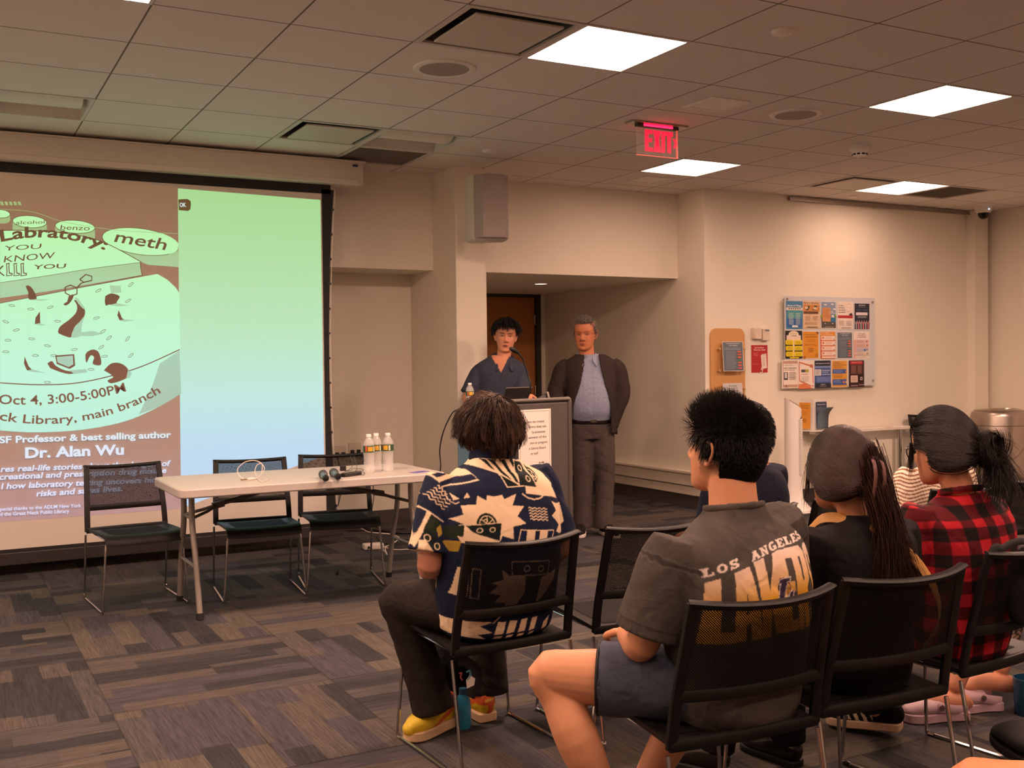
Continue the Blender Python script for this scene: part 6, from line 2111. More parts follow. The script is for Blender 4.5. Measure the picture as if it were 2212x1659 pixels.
def patterned_canvas():
    cv = Canvas(-.36, .36, .36, 1.12, 620, NAVY)

    def q(x, y):
        p = aty(820+x/4.148, 820+y/4.148, P3Y); return (p[0]-P3X, p[2])

    def q2(x, y):
        p = aty(820+x/3.26, 1150+y/3.26, P3Y); return (p[0]-P3X, p[2])
    Q = lambda pts: [q(*p) for p in pts]
    Q2 = lambda pts: [q2(*p) for p in pts]
    lw = .0042

    def fill(pts, c): cv.fill(Q(pts), c)
    # shoulder patch of stripes
    fill([(640, 888), (760, 820), (905, 772), (940, 840), (968, 915), (700, 962)], CREAM)
    fill([(662, 890), (780, 838), (905, 800), (917, 830), (800, 868), (690, 915)], NAVY); fill([(700, 952), (820, 905), (945, 868), (962, 908), (830, 950), (712, 988)], NAVY)
    cv.line(Q([(968, 915), (830, 955), (706, 996)]), lw, CREAM)
    # stripes under the collar
    fill([(930, 772), (1060, 725), (1345, 735), (1300, 955), (1150, 850)], CREAM)
    for s in ([(1050, 728), (1095, 735), (1145, 835), (1115, 815)], [(1095, 728), (1150, 735), (1205, 830), (1250, 920), (1195, 870), (1160, 800)], [(1205, 735), (1250, 735), (1285, 840), (1300, 940), (1272, 925), (1250, 830)], [(1288, 735), (1325, 735), (1332, 770), (1318, 810)]): fill(s, DGREEN)
    cv.line(Q([(925, 770), (1150, 850), (1300, 958)]), lw, CREAM); fill([(1162, 868), (1298, 958), (1188, 972)], DGREEN); cv.line(Q([(1155, 850), (1186, 972), (1352, 960)]), lw, CREAM)
    # right shoulder: star, block and wheel
    fill([(1340, 738), (1430, 740), (1600, 850), (1612, 890), (1678, 952), (1635, 966), (1672, 1080), (1610, 1060), (1338, 1025), (1350, 960)], CREAM)
    fill([(1340, 745), (1412, 760), (1456, 972), (1308, 955)], DGREEN)
    cv.fill([q(1440, 765)]+[tuple(p) for p in (np.array(q(1455, 870))+np.array([[.024*math.cos(a), .0255*math.sin(a)] for a in np.linspace(1.5, -1.6, 14)])*1.0)]+[q(1456, 975)], DGREEN)
    for cx, cy in ((1378, 812), (1396, 900)):
        cv.fill(ell2(q(cx, cy), .0078, .0088), OLIVE); cv.outline(ell2(q(cx, cy), .0078, .0088), .0028, CREAM)
    c_ = q(1456, 880); cv.fill([c_]+[(c_[0]+.0185*math.cos(a), c_[1]+.021*math.sin(a)) for a in np.linspace(1.5, -1.5, 16)], OLIVE); cv.line([(c_[0]+.0185*math.cos(a), c_[1]+.021*math.sin(a)) for a in np.linspace(1.5, -1.5, 16)], .0025, CREAM)
    for a in (-.9, -.1, .8): cv.line([c_, (c_[0]+.018*math.cos(a), c_[1]+.02*math.sin(a))], .0022, CREAM)
    cv.line(Q([(1412, 760), (1456, 972)]), .003, CREAM); cv.line(ell2(q(1430, 815), .005, .005), .002, CREAM); cv.line(Q([(1460, 910), (1490, 890), (1500, 915), (1475, 930)]), .002, CREAM)
    # waves on the left shoulder
    for a, b in (((680, 985), (735, 1060)), ((652, 1008), (745, 1105)), ((630, 1030), (735, 1140)), ((612, 1052), (720, 1170)), ((592, 1075), (705, 1195))): wavy(cv, q(*a), q(*b), .0035, 3, .003, CREAM)
    fill([(750, 1045), (798, 1088), (760, 1108)], CREAM); fill([(856, 1028), (872, 1070), (826, 1082)], CREAM); cv.line(Q([(742, 1120), (770, 1136), (792, 1118)]), .003, CREAM)
    # big star with the domed block
    fill([(690, 1342), (748, 1335), (800, 1308), (720, 1275), (806, 1225), (798, 1145), (905, 1130), (925, 1052), (990, 1092), (1000, 1045), (1055, 1055), (1130, 1038), (1135, 1078), (1248, 1028), (1200, 1130), (1302, 1135), (1225, 1220), (1297, 1285), (1180, 1312), (1175, 1422), (1082, 1395), (1060, 1445), (760, 1425), (800, 1330)], CREAM)
    c_ = q(968, 1300); cv.fill([(c_[0]+.0335*math.cos(a), c_[1]+.0375*math.sin(a)) for a in np.linspace(-.1, PI+.1, 24)], DGREEN)
    cv.fill([(c_[0]+.0245*math.cos(a), c_[1]+.0285*math.sin(a)) for a in np.linspace(.05, PI, 20)], OLIVE); cv.line([(c_[0]+.0245*math.cos(a), c_[1]+.0285*math.sin(a)) for a in np.linspace(0, PI, 20)], .0025, CREAM)
    for a in (.6, 1.5, 2.4): cv.line([c_, (c_[0]+.024*math.cos(a), c_[1]+.028*math.sin(a))], .0022, CREAM)
    cv.line(ell2((c_[0]-.004, c_[1]+.012), .005, .005), .002, CREAM)
    fill([(810, 1322), (1086, 1278), (1060, 1440), (900, 1395), (860, 1375)], DGREEN); cv.line(Q([(860, 1310), (1086, 1278), (1060, 1440)]), .0026, CREAM)
    for cx, cy in ((908, 1355), (1005, 1343)):
        cv.fill(ell2(q(cx, cy), .0088, .0072, .3), OLIVE); cv.outline(ell2(q(cx, cy), .0088, .0072, .3), .0026, CREAM)
    fill([(690, 1348), (806, 1316), (792, 1442), (680, 1452)], OLIVE); fill([(760, 1422), (1058, 1445), (1000, 1490), (780, 1480)], CREAM); cv.line(Q([(1056, 1440), (1000, 1485)]), .0035, CREAM)
    fill([(668, 1482), (782, 1462), (765, 1560), (722, 1572)], YEL)
    # waves, arc, right star
    for k in range(5): wavy(cv, q(1340, 1150+24*k), q(1518, 1162+24*k), .0022, 4, .003, CREAM)
    cv.line(Q([(1306, 1030), (1345, 1062), (1405, 1078), (1470, 1066), (1512, 1040)]), .0045, CREAM)
    fill([(1585, 1098), (1640, 1120), (1760, 1130), (1790, 1300), (1702, 1382), (1650, 1388), (1603, 1362), (1652, 1310), (1568, 1225), (1627, 1180)], CREAM)
    cv.fill(ell2(q(1716, 1250), .0085, .022), DGREEN)
    for k in range(4): cv.line(Q([(1700, 1190+40*k), (1735, 1200+40*k)]), .0022, CREAM)
    # striped box low on the back
    cv.outline(Q([(1243, 1340), (1572, 1350), (1530, 1450), (1205, 1495)]), .0032, CREAM)
    for s in ([(1300, 1343), (1376, 1345), (1356, 1485), (1278, 1488)], [(1420, 1348), (1502, 1350), (1482, 1452), (1402, 1472)]): fill(s, CREAM)
    # left sleeve and flank
    fill([(520, 1165), (612, 1232), (560, 1360), (468, 1560), (452, 1485)], CREAM); fill([(545, 1200), (582, 1225), (500, 1430), (462, 1520), (470, 1400)], NAVY); fill([(500, 1180), (520, 1190), (470, 1330), (455, 1320)], CREAM)
    fill([(605, 1248), (672, 1330), (612, 1425), (545, 1372)], OLIVE); cv.line(Q([(515, 1130), (560, 1200), (690, 1310)]), .0035, CREAM)
    fill([(545, 1375), (615, 1430), (640, 1560), (560, 1580), (520, 1470)], DGREEN)
    for cx, cy in ((556, 1462), (622, 1532)): cv.fill(ell2(q(cx, cy), .0085, .0105), OLIVE); cv.outline(ell2(q(cx, cy), .0085, .0105), .0028, CREAM)
    fill([(500, 1490), (540, 1480), (600, 1600), (560, 1700), (470, 1640)], CREAM); fill([(630, 1370), (668, 1335), (672, 1420), (640, 1450)], YEL)
    # behind the chair mesh and at the hem
    cv.fill(Q2([(420, 260), (450, 240), (530, 270), (510, 440), (440, 450), (470, 330)]), CREAM); cv.fill(Q2([(460, 270), (490, 270), (480, 340), (450, 420), (440, 400)]), NAVY)
    for cx, cy in ((410, 600), (432, 528)): cv.outline(ell2(q2(cx, cy), .008, .0095), .003, CREAM)
    cv.fill(Q2([(600, 262), (655, 262), (655, 470), (580, 470)]), CREAM); cv.outline(Q2([(672, 262), (718, 265), (715, 478), (668, 475)]), .003, CREAM)
    cv.fill(Q2([(845, 258), (900, 300), (1010, 300), (1010, 420), (940, 545), (870, 548), (890, 498), (815, 490), (850, 440), (775, 430), (830, 370), (780, 355), (860, 330)]), CREAM); cv.fill(Q2([(1010, 310), (1130, 310), (1130, 410), (1010, 415)]), OLIVE); cv.fill(Q2([(1130, 310), (1260, 260), (1240, 330), (1160, 440), (1100, 500)]), CREAM)
    for cx, cy in ((1018, 248), (1122, 250)): cv.outline(ell2(q2(cx, cy), .011, .010), .003, CREAM)
    cv.outline(Q2([(912, 200), (1190, 195), (1180, 290), (915, 300)]), .003, CREAM)
    cv.fill(Q2([(540, 660), (820, 640), (740, 680), (820, 720), (735, 745), (790, 775), (600, 770), (560, 740)]), CREAM)
    for k in range(4): cv.fill(Q2([(850+80*k, 640-12*k), (905+75*k, 635-12*k), (890+75*k, 725-12*k), (832+80*k, 735-12*k)]), CREAM); cv.fill(Q2([(840+80*k, 748-12*k), (890+75*k, 742-12*k), (880+75*k, 765-12*k), (830+80*k, 772-12*k)]), CREAM)
    cv.fill(Q2([(1190, 640), (1240, 600), (1225, 680), (1180, 700)]), CREAM)
    cv.line(Q2([(820, 650), (860, 600)]), .003, CREAM)
    return cv


def person_patterned():
    B = basis(0); hB = basis(2, -6)
    c = np.array([P3X, 3.36]); hc = np.array([1.74, 3.375, 1.128])
    sl = np.array([c[0]-.185, c[1]+.01, .950]); sr = np.array([c[0]+.185, c[1]+.01, .955])
    el_, er = np.array([1.478, 3.335, .69]), np.array([2.005, 3.345, .69])
    wl, wr = np.array([1.60, 3.56, .63]), np.array([1.89, 3.56, .63])
    hl, hr = np.array([c[0]-.1, 3.34, .515]), np.array([c[0]+.1, 3.34, .515])
    kl, kr = np.array([1.495, 3.645, .50]), np.array([1.88, 3.74, .50])
    al, ar = np.array([1.60, 3.585, .12]), np.array([1.865, 3.655, .12])
    mb = MB()
    add_head(mb, hc, hB, 1.02)
    mb.limb([(c[0], 3.345, .97), (c[0], 3.352, 1.03), hc+np.array([0, -.03, -.06])], [(.075, .07), (.062, .062), (.058, .06)], 18, 4)
    torso(mb, c, B, [(.47, .15, .11, 0), (.65, .17, .10, 0), (.85, .18, .10, .01), (.95, .15, .09, .01), (1.0, .08, .07, .01)])
    for s, e, w, sd in ((sl, el_, wl, -1), (sr, er, wr, 1)):
        mb.limb([s+np.array([-sd*.07, 0, -.06]), s+np.array([-sd*.01, 0, -.045]), (s+e)/2, e, (e+w)/2, w], [.04, .042, .045, .043, .042, .03], 16, 4)
        add_hand(mb, w, np.array([-sd*.5, .6, -.25]), (0, 0, -1), 1.0, .6, sd)
    for h, k, a in ((hl, kl, al), (hr, kr, ar)):
        mb.limb([h, (h+k)/2, k, (k+a)/2+np.array([0, -.01, 0]), a], [.075, .068, .052, .05, .035], 14, 3)
    me_base = (c[0], 3.4, 0)
    col = lambda V: head_paint(V, hc, hB, 1.02, '#c98d72')
    body = make_body(mb, 'person with messy brown hair seated in a navy and cream patterned shirt and yellow sneakers', .0055, col, me_base)
    # shirt
    mb = MB()
    torso(mb, c, B, [(.432, .185, .135, -.01), (.46, .205, .158, -.012), (.54, .216, .165, -.02), (.66, .222, .165, -.045), (.78, .228, .162, -.05), (.88, .226, .146, -.035), (.945, .21, .125, -.02), (.985, .17, .10, -.012), (1.02, .11, .084, -.01), (1.045, .08, .076, -.008)])
    for s, e in ((sl, el_), (sr, er)):
        v = e-s
        mb.limb([s+np.array([0, 0, .012])-v*.1, s+v*.1, s+v*.45, s+v*.86], [.062, .078, .08, .084], 22, 4, round_caps=False)
    cv = patterned_canvas()

    def cf(V, Nn):
        u = V[:, 0]-P3X; v = V[:, 2]+.0*u
        return cv.look(u, v)
    garment('shirt', mb, body, M_CLOTH2, voxel=.0056, smooth=5, sub=1, fold=[dict(amp=.0042, freq=20, axis=(.3, 0, 1), seed=3)], colfn=cf)
    mb = MB()
    ring = [np.array([c[0]+.079*math.cos(a), 3.352+.076*math.sin(a), 1.048-.018*math.sin(a)+.0]) for a in np.linspace(0, 2*PI, 28)[:-1]]
    mb.tube(ring, [(.024, .007)]*27, 10, side=[(0, 0, 1)]*27 if False else (0, 0, 1), closed=True)
    garment('collar', mb, body, M_CLOTH2, col=NAVY, voxel=.0045, smooth=2)
    # trousers
    mb = MB()
    torso(mb, c, B, [(.415, .17, .13, .0), (.48, .19, .15, 0), (.56, .19, .14, -.01)])
    for h, k, a in ((hl, kl, al), (hr, kr, ar)):
        mb.limb([h, h+(k-h)*.5, k, k+(a-k)*.12, k+(a-k)*.5, a+np.array([0, 0, -.03])], [.098, .09, .078, .075, .072, .078], 20, 4, round_caps=False)
    garment('trousers', mb, body, M_CLOTH, col='#2b2523', voxel=.008, smooth=4, fold=dict(amp=.005, freq=26, axis=(.3, .2, 1), seed=5))
    # yellow trainers
    def sneak(x, u, h):
        C = np.tile(np.array(lin('#d3b428')), (len(x), 1))
        orange = np.array(lin('#cf5a30'))
        m = (u < .3) & (h > .62) & (u < .24+.1*(h-.6)); C[m] = orange
        m = (np.abs(x) < .1) & (u < .2) & (h > .15); C[m] = orange
        cy_ = .33+.42*np.clip((.62-u)/.5, 0, 1)**1.3
        m = (u > .18) & (u < .72) & (np.abs(h-cy_) < .10*np.clip((.74-u)/.3, .1, 1)) & (np.abs(x) > .18); C[m] = orange
        m = (u < .17) & (np.abs(x) < .2) & (np.abs(h-.83-.25*x) < .045); C[m] = np.array(lin('#e6b848'))
        return C
    M_SNK = mat_attr('trainer_leather', 0.5, 0.4, 0.1, 300)
    shoe(body, (1.715, 3.665, .002), (-.235, -.105, 0), .255, .108, '#cfae88', .11, 'trainer', .036, material=M_SNK, colfn=sneak)
    shoe(body, (1.835, 3.60, .002), (-.02, 1, 0), .275, .108, '#cfae88', .11, 'trainer', .036, material=M_SNK, colfn=sneak)
    # hair
    HM = hair_mat('hair_brown', '#120a07', '#5a3c2a', .5)
    s = 1.02
    col3 = scoll(s, 1.03)
    msk = lambda q: (q[:, 2] > -.066) & ~((q[:, 1] > .045) & (q[:, 2] < .055)) & ~((np.abs(q[:, 0]) > .06) & (q[:, 1] > .012) & (q[:, 2] < .0)) & ~((np.abs(q[:, 0]) > .05) & (q[:, 2] < -.045))
    hair = build(cap_mesh(hc, hB, scoll(s, 1.04), msk), 'hair', MATS['scalp_'+HM.name], body)
    R_, q = scalp_roots(5200, hc, hB, s, msk, col3, .02, 2)
    crown = np.array([.012, -.05, .105])

    def flow(p, t, ids):
        q = (p-hc)@hB.T
        d = q-crown; d[:, 2] -= .03+.9*t*.06
        d = d/(np.linalg.norm(d, axis=1, keepdims=True)+1e-6)
        nn = q/(np.linalg.norm(q, axis=1, keepdims=True)+1e-6)
        w = np.stack([np.sin(ids[:, 0]*3+t*9+q[:, 2]*40), np.cos(ids[:, 1]*3+t*8+q[:, 0]*45), np.sin(ids[:, 2]*4+t*8)], 1)
        g = np.array([0, .02, -1.0])*(.30+.7*t)
        low = np.clip((-.01-q[:, 2:3])/.05, 0, 1)
        inw = np.stack([-q[:, 0]*14, np.zeros(len(q)), np.zeros(len(q))], 1)*low
        vol = np.clip((q[:, 2:3]+.03)/.1, 0, 1)
        return (d*.9+g+nn*(.75*(1-t)**1.5*vol-.1*t)+w*.34+ids*.10+inw)@hB
    ln = (.045+.06*np.random.default_rng(4).random(len(R_)))*np.clip(.5+(q[:, 2]+.06)*5, .45, 1.15)
    strands('hair_strand', HM, hair, R_, flow, ln, 14, .0012, hc, hB, scoll(s, 1.05), off=.05, seed=3, clump=(260, .6))
    return body


person_patterned()


# =================================================================== PERSON: grey T-shirt with gold lettering
P4X, P4Y = 1.895, 2.14


def tshirt_canvas():
    cv = Canvas(-.36, .36, .40, 1.05, 620, '#4b4541')
    def q(x, y):
        p = aty(1340+x/3.317, 830+y/3.317, P4Y); return (p[0]-P4X, p[2])
    r = np.random.default_rng(5)
    for _ in range(160):                       # faded wash of the cloth
        c_ = (r.uniform(-.36, .36), r.uniform(.4, 1.05)); cv.ell(c_, r.uniform(.01, .06), r.uniform(.006, .02), '#4f4945' if r.random() < .5 else '#46403d', r.uniform(0, 3))
    # LAKERS: tall bold letters, rising to the right, white fading to gold
    A_ = np.array([q(588, 1590), q(668, 1590), q(668, 1310), q(600, 1340)])
    def L_(pts):
        P = [q(*p) for p in pts]
        ys = [p[1] for p in P]
        t0 = q(0, 1340)[1]; t1 = q(0, 1640)[1]
        cv.fill(P, '#fff', ('#dfa42e', '#e6d2c6', t1, t0+.012))
    B0 = 1760
    L_([(603, 1335), (672, 1308), (668, 1690), (740, 1690), (742, B0+10), (585, B0+20)])
    L_([(748, 1280), (845, 1252), (905, B0), (835, B0), (828, 1640), (800, 1645), (797, B0), (735, B0+10)]); cv.fill([q(*p) for p in [(806, 1420), (818, 1570), (798, 1575)]], '#4b4541')
    L_([(875, 1230), (945, 1215), (955, 1450), (1010, 1200), (1080, 1185), (1010, 1440), (1075, B0-15), (995, B0-10), (955, 1530), (960, B0), (905, B0)])
    L_([(1022, 1195), (1145, 1172), (1150, 1235), (1090, 1245), (1098, 1400), (1140, 1395), (1145, 1465), (1103, 1475), (1110, 1670), (1160, 1660), (1165, B0-25), (1050, B0-5)])
    L_([(1142, 1172), (1240, 1160), (1275, 1200), (1280, 1380), (1250, 1440), (1300, B0-40), (1235, B0-30), (1210, 1480), (1222, B0-25), (1172, B0-20)]); cv.fill([q(*p) for p in [(1203, 1235), (1222, 1232), (1226, 1390), (1210, 1395)]], '#4b4541')
    L_([(1280, 1175), (1300, 1150), (1335, 1150), (1345, 1180), (1350, 1290), (1322, 1290), (1318, 1225), (1305, 1230), (1312, 1330), (1380, 1480), (1400, 1600), (1390, B0-60), (1330, B0-40), (1310, 1600), (1340, 1590), (1350, 1640), (1362, 1600), (1340, 1480), (1290, 1350)])
    # LOS ANGELES: slab capitals climbing in an arc
    GL = {'L': [[(0, 0), (1, 0), (1, .42), (.82, .42), (.82, .18), (.5, .18), (.5, .84), (.62, .84), (.62, 1), (0, 1), (0, .84), (.14, .84), (.14, .16), (0, .16)]],
          'A': [[(0, 0), (.42, 0), (.42, .15), (.34, .15), (.38, .28), (.62, .28), (.66, .15), (.58, .15), (.58, 0), (1, 0), (1, .15), (.93, .15), (.68, .85), (.76, .85), (.76, 1), (.24, 1), (.24, .85), (.32, .85), (.07, .15), (0, .15)]],
          'N': [[(0, 0), (.44, 0), (.44, .15), (.32, .15), (.32, .66), (.68, 0), (.9, 0), (.9, .85), (1, .85), (1, 1), (.58, 1), (.58, .85), (.7, .85), (.7, .42), (.36, 1), (0, 1), (0, .85), (.1, .85), (.1, .15), (0, .15)]],
          'E': [[(0, 0), (1, 0), (1, .36), (.84, .36), (.84, .17), (.46, .17), (.46, .42), (.6, .42), (.6, .34), (.72, .34), (.72, .68), (.6, .68), (.6, .58), (.46, .58), (.46, .83), (.84, .83), (.84, .66), (1, .66), (1, 1), (0, 1), (0, .85), (.13, .85), (.13, .15), (0, .15)]],
          'S': [[(.02, 0), (.2, 0), (.22, .07), (.5, -.02), (.95, .08), (1, .3), (.85, .52), (.36, .64), (.38, .8), (.6, .82), (.74, .68), (.95, .68), (.95, 1), (.78, 1), (.76, .93), (.5, 1.02), (.1, .94), (.02, .72), (.15, .5), (.62, .36), (.62, .2), (.4, .17), (.24, .34), (.02, .34)]]}
    def ring(a0=0, a1=2*PI, ro=.5, ri=.27, n=22):
        o = [(.5+ro*math.cos(t), .5+ro*math.sin(t)*1.02) for t in np.linspace(a0, a1, n)]
        i = [(.5+ri*.78*math.cos(t), .5+ri*1.15*math.sin(t)) for t in np.linspace(a1, a0, n)]
        return o+i
    GL['O'] = [ring()]
    GL['G'] = [ring(.75, 2*PI-.05), [(.55, .5), (1, .5), (1, .36), (.97, 0), (.82, 0), (.8, .36), (.55, .36)]]
    a0, a1 = np.array([590, 1303]), np.array([1330, 1116])
    word = 'LOS ANGELES'
    n = len(word)
    for k, ch in enumerate(word):
        if ch == ' ': continue
        t = (k+.0)/(n-.0)
        cx = 592+(1332-592)*(t+.012*math.sin(PI*t)); cy = 1300-(1300-1112)*(t**.88)
        ang = math.atan2((1300-1112)*.9, 740)*(1.25-.6*t)
        w = 62 if ch != 'A' else 66; h = 62-10*t
        for poly in GL[ch]:
            pts = []
            for (x, y) in poly:
                X, Y = x*w*.94, y*h
                pts.append((cx+X*math.cos(ang)+Y*math.sin(ang)*-.12, cy-X*math.sin(ang)-Y*math.cos(ang)*.98))
            cv.fill([q(*p) for p in pts], '#e8d6cc')
    # emblem: slanted violet L over a ball
    Q = lambda pts: [q(*p) for p in pts]
    Lp = [(1028, 1378), (1108, 1368), (1102, 1400), (1084, 1404), (1060, 1505), (1090, 1500), (1108, 1462), (1132, 1462), (1116, 1538), (978, 1566), (984, 1540), (1004, 1532), (1036, 1408), (1024, 1408)]
    ball = ell2(q(1066, 1455), .0165, .0225, -.15)
    cv.fill(ball, '#e0a530'); cv.outline(ball, .0026, '#3c2a40')
    for k in range(5): cv.line(Q([(1016, 1418+16*k), (1046, 1412+16*k)]), .0018, '#3c2a40')
    cv.line(Q([(1070, 1395), (1086, 1440), (1082, 1500)]), .002, '#3c2a40'); cv.line(Q([(1050, 1462), (1110, 1440)]), .002, '#3c2a40')
    cv.fill(Q(Lp), '#3a2a44'); cv.outline(Q(Lp), .0034, '#e8d6cc'); cv.outline(Q(Lp), .0012, '#3a2a44')
    return cv


def short_hair(parent, hc, hB, s, n, mask, HM, len_fn, dirf, rad=.0011, seed=1, capinfl=1.03, capmask=None, lift=.02, nseg=5, name='hair', coll=None, off=0.0):
    hair = build(cap_mesh(hc, hB, scoll(s, capinfl), capmask or mask), name, MATS['scalp_'+HM.name], parent)
    R_, q = scalp_roots(n, hc, hB, s, mask, scoll(s, 1.0), lift, seed)
    strands('hair_strand', HM, hair, R_, dirf, len_fn(q), nseg, rad, hc, hB, coll, seed=seed, off=off)
    return hair


def person_tshirt():
    B = basis(0); hB = basis(-16, 6, 2)
    c = np.array([P4X, 2.27]); hc = np.array([1.893, 2.275, 1.135])
    sl = np.array([1.70, 2.255, .875]); sr = np.array([2.085, 2.27, .915])
    el_, er = np.array([1.625, 2.29, .635]), np.array([2.16, 2.36, .68])
    wl, wr = np.array([1.72, 2.50, .60]), np.array([1.96, 2.52, .60])
    hl, hr = np.array([1.79, 2.27, .505]), np.array([1.99, 2.27, .505])
    kl, kr = np.array([1.475, 2.515, .515]), np.array([1.97, 2.52, .50])
    al, ar = np.array([1.60, 2.37, .09]), np.array([1.70, 2.44, .09])
    mb = MB()
    add_head(mb, hc, hB, 1.04)
    mb.limb([(1.893, 2.235, .93), (1.893, 2.24, .99), hc+np.array([.004, -.02, -.055])], [(.082, .075), (.067, .066), (.064, .064)], 20, 4)
    torso(mb, c, B, [(.47, .15, .11, 0), (.65, .165, .10, 0), (.80, .17, .10, -.02), (.88, .15, .09, -.03), (.93, .08, .07, -.03)])
    for s, e, w, sd in ((sl, el_, wl, -1), (sr, er, wr, 1)):
        mb.limb([s+np.array([-sd*.07, 0, -.06]), s+np.array([-sd*.01, 0, -.05]), (s+e)/2, e, (e+w)/2, w], [.04, .045, .05, .045, .044, .03], 18, 4)
        add_hand(mb, w, np.array([-sd*.5, .6, -.1]), (0, 0, -1), 1.0, .6, sd)
    for h, k, a, bend in ((hl, kl, al, -1), (hr, kr, ar, 1)):
        calf = k+(a-k)*.38+np.array([.012*bend, -.026, 0])
        mb.limb([h, h+(k-h)*.45, k-(k-h)*.12+np.array([0, 0, .004]), k+np.array([0, .008, .0]), k+(a-k)*.14, calf, k+(a-k)*.75, a], [.088, .084, .068, .061, .055, .060, .045, .036], 20, 4)
        mb.limb([a, a+np.array([0, .02, -.045]), a+np.array([-.01, .10, -.06]), a+np.array([-.012, .17, -.07])], [.038, .04, .034, .022], 14, 3)
    def colf(V):
        C = head_paint(V, hc, hB, 1.04, '#d69874')
        q = ((V-hc)@hB.T)/1.04
        stub = (q[:, 1] < .03) & (q[:, 2] > -.09) & (np.abs(q[:, 0]) < .09) & ~((np.abs(q[:, 0]) > .070) & (q[:, 2] < .03) & (q[:, 1] > -.028)) & (q[:, 2] > -.058-.2*(q[:, 1]+.03)*(q[:, 1] > -.03))
        f_ = np.clip((q[:, 2]+.075)/.05, 0, 1)*stub
        C = C*(1-.75*f_[:, None])+np.array(lin('#3a2720'))*.75*f_[:, None]
        return C
    body = make_body(mb, 'person with spiky black hair seated in a grey T-shirt with gold lettering and blue shorts', .0048, colf, (P4X, 2.33, 0))
    mb = MB()
    torso(mb, c, B, [(.43, .17, .14, .0), (.47, .19, .16, -.01), (.56, .198, .16, -.02), (.68, .203, .152, -.045), (.78, .210, .145, -.05), (.85, .208, .130, -.045), (.895, .19, .11, -.04), (.935, .135, .092, -.035), (.962, .093, .084, -.033), (.985, .078, .077, -.031)])
    for s, e, rr_ in ((sl, el_, .9), (sr, er, .8)):
        v = e-s
        mb.limb([s+np.array([0, 0, .005])-v*.12, s+v*.1, s+v*.5, s+v*rr_], [.062, .080, .084, .084], 22, 4, round_caps=False)
    cv = tshirt_canvas()
    tsm0 = lambda V, Nn: np.where((np.abs((V-hc)[:, 0]) < 5)[:, None], cv.look(V[:, 0]-P4X, V[:, 2]+.026*np.clip(-(V[:, 0]-P4X)/.15, -.2, 1.3)), 0)
    def tsm(V, Nn):
        C = tsm0(V, Nn)
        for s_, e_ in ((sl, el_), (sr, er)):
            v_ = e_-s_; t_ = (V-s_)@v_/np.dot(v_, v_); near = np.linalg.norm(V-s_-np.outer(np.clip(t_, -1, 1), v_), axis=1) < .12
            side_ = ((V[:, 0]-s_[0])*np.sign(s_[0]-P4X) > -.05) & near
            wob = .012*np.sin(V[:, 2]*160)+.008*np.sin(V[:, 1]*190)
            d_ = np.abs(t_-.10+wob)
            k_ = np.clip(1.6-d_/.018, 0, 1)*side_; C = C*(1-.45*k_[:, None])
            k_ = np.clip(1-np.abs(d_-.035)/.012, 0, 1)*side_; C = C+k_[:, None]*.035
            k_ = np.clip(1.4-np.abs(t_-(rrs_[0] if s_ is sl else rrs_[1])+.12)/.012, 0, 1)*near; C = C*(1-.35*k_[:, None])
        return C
    rrs_ = (.9, .8)
    garment('shirt', mb, body, M_CLOTH2, voxel=.0052, smooth=5, sub=1, fold=[dict(amp=.0038, freq=18, axis=(.5, 0, 1), seed=13)], colfn=tsm)
    mb = MB()
    rg = [np.array([1.893+.080*math.cos(a), 2.239+.079*math.sin(a), .982-.012*math.sin(a)]) for a in np.linspace(0, 2*PI, 30)[:-1]]
    mb.tube(rg, [(.011, .005)]*29, 8, side=(0, 0, 1), closed=True)
    garment('neckband', mb, body, M_CLOTH2, col='#544d49', voxel=.004, smooth=2)
    # shorts
    mb = MB()
    torso(mb, np.array([P4X, 2.27]), B, [(.425, .165, .13, .0), (.48, .185, .15, 0), (.58, .18, .13, -.01)])
    for h, k, f_ in ((hl, kl, .66), (hr, kr, .72)):
        v = k-h
        mb.limb([h-v*.05, h+v*.3, h+v*f_], [(.104, .104), (.103, .10), (.100, .098)], 24, 4, round_caps=False)
    garment('shorts', mb, body, M_CLOTH, col='#4c5162', voxel=.006, smooth=3, fold=dict(amp=.004, freq=24, axis=(1, .4, .2), seed=7))
    mb = MB()
    for h, k, f_ in ((hl, kl, .66),):
        v = nrm(k-h); p = h+(k-h)*(f_+.008)
        a_ = nrm(np.cross(v, (0, 0, 1))); b_ = np.cross(a_, v)
        rg = [p+(a_*math.cos(t)*.099+b_*math.sin(t)*.097) for t in np.linspace(0, 2*PI, 30)[:-1]]
        mb.tube(rg, .004, 6, closed=True, side=v)
    build(mb, 'hem', M_BLACKMATTE, body)
    for a, d in ((al, (-.1, 1, 0)), (ar, (-.3, 1, 0))):
        shoe(body, (a[0], a[1]-.06, .002), d, .27, .1, '#2a2523', .075, 'shoe', .025, col='#1c1817')
    HM = hair_mat('hair_black', '#080606', '#1d1512', .5)
    side = lambda q: ((q[:, 1] < .066+.02*(q[:, 2] > .07)) & (q[:, 2] > -.02) & ~((np.abs(q[:, 0]) > .045) & (q[:, 1] > .050) & (q[:, 2] < .055)) & ~((np.abs(q[:, 0]) > .055) & (q[:, 1] > .024) & (q[:, 2] < .012))) | ((q[:, 1] < -.035) & (q[:, 2] > -.075))
    top = lambda q: side(q) & ~((np.abs(q[:, 0]) > .062) & (q[:, 2] < .02))
    def lf(q):
        r = np.random.default_rng(8).random(len(q))
        return (np.clip((q[:, 2]+.055)/.11, .08, 1)**1.2)*(.016+.026*np.clip((q[:, 1]+.08)/.14, .15, 1))*(.6+.5*r)+.004
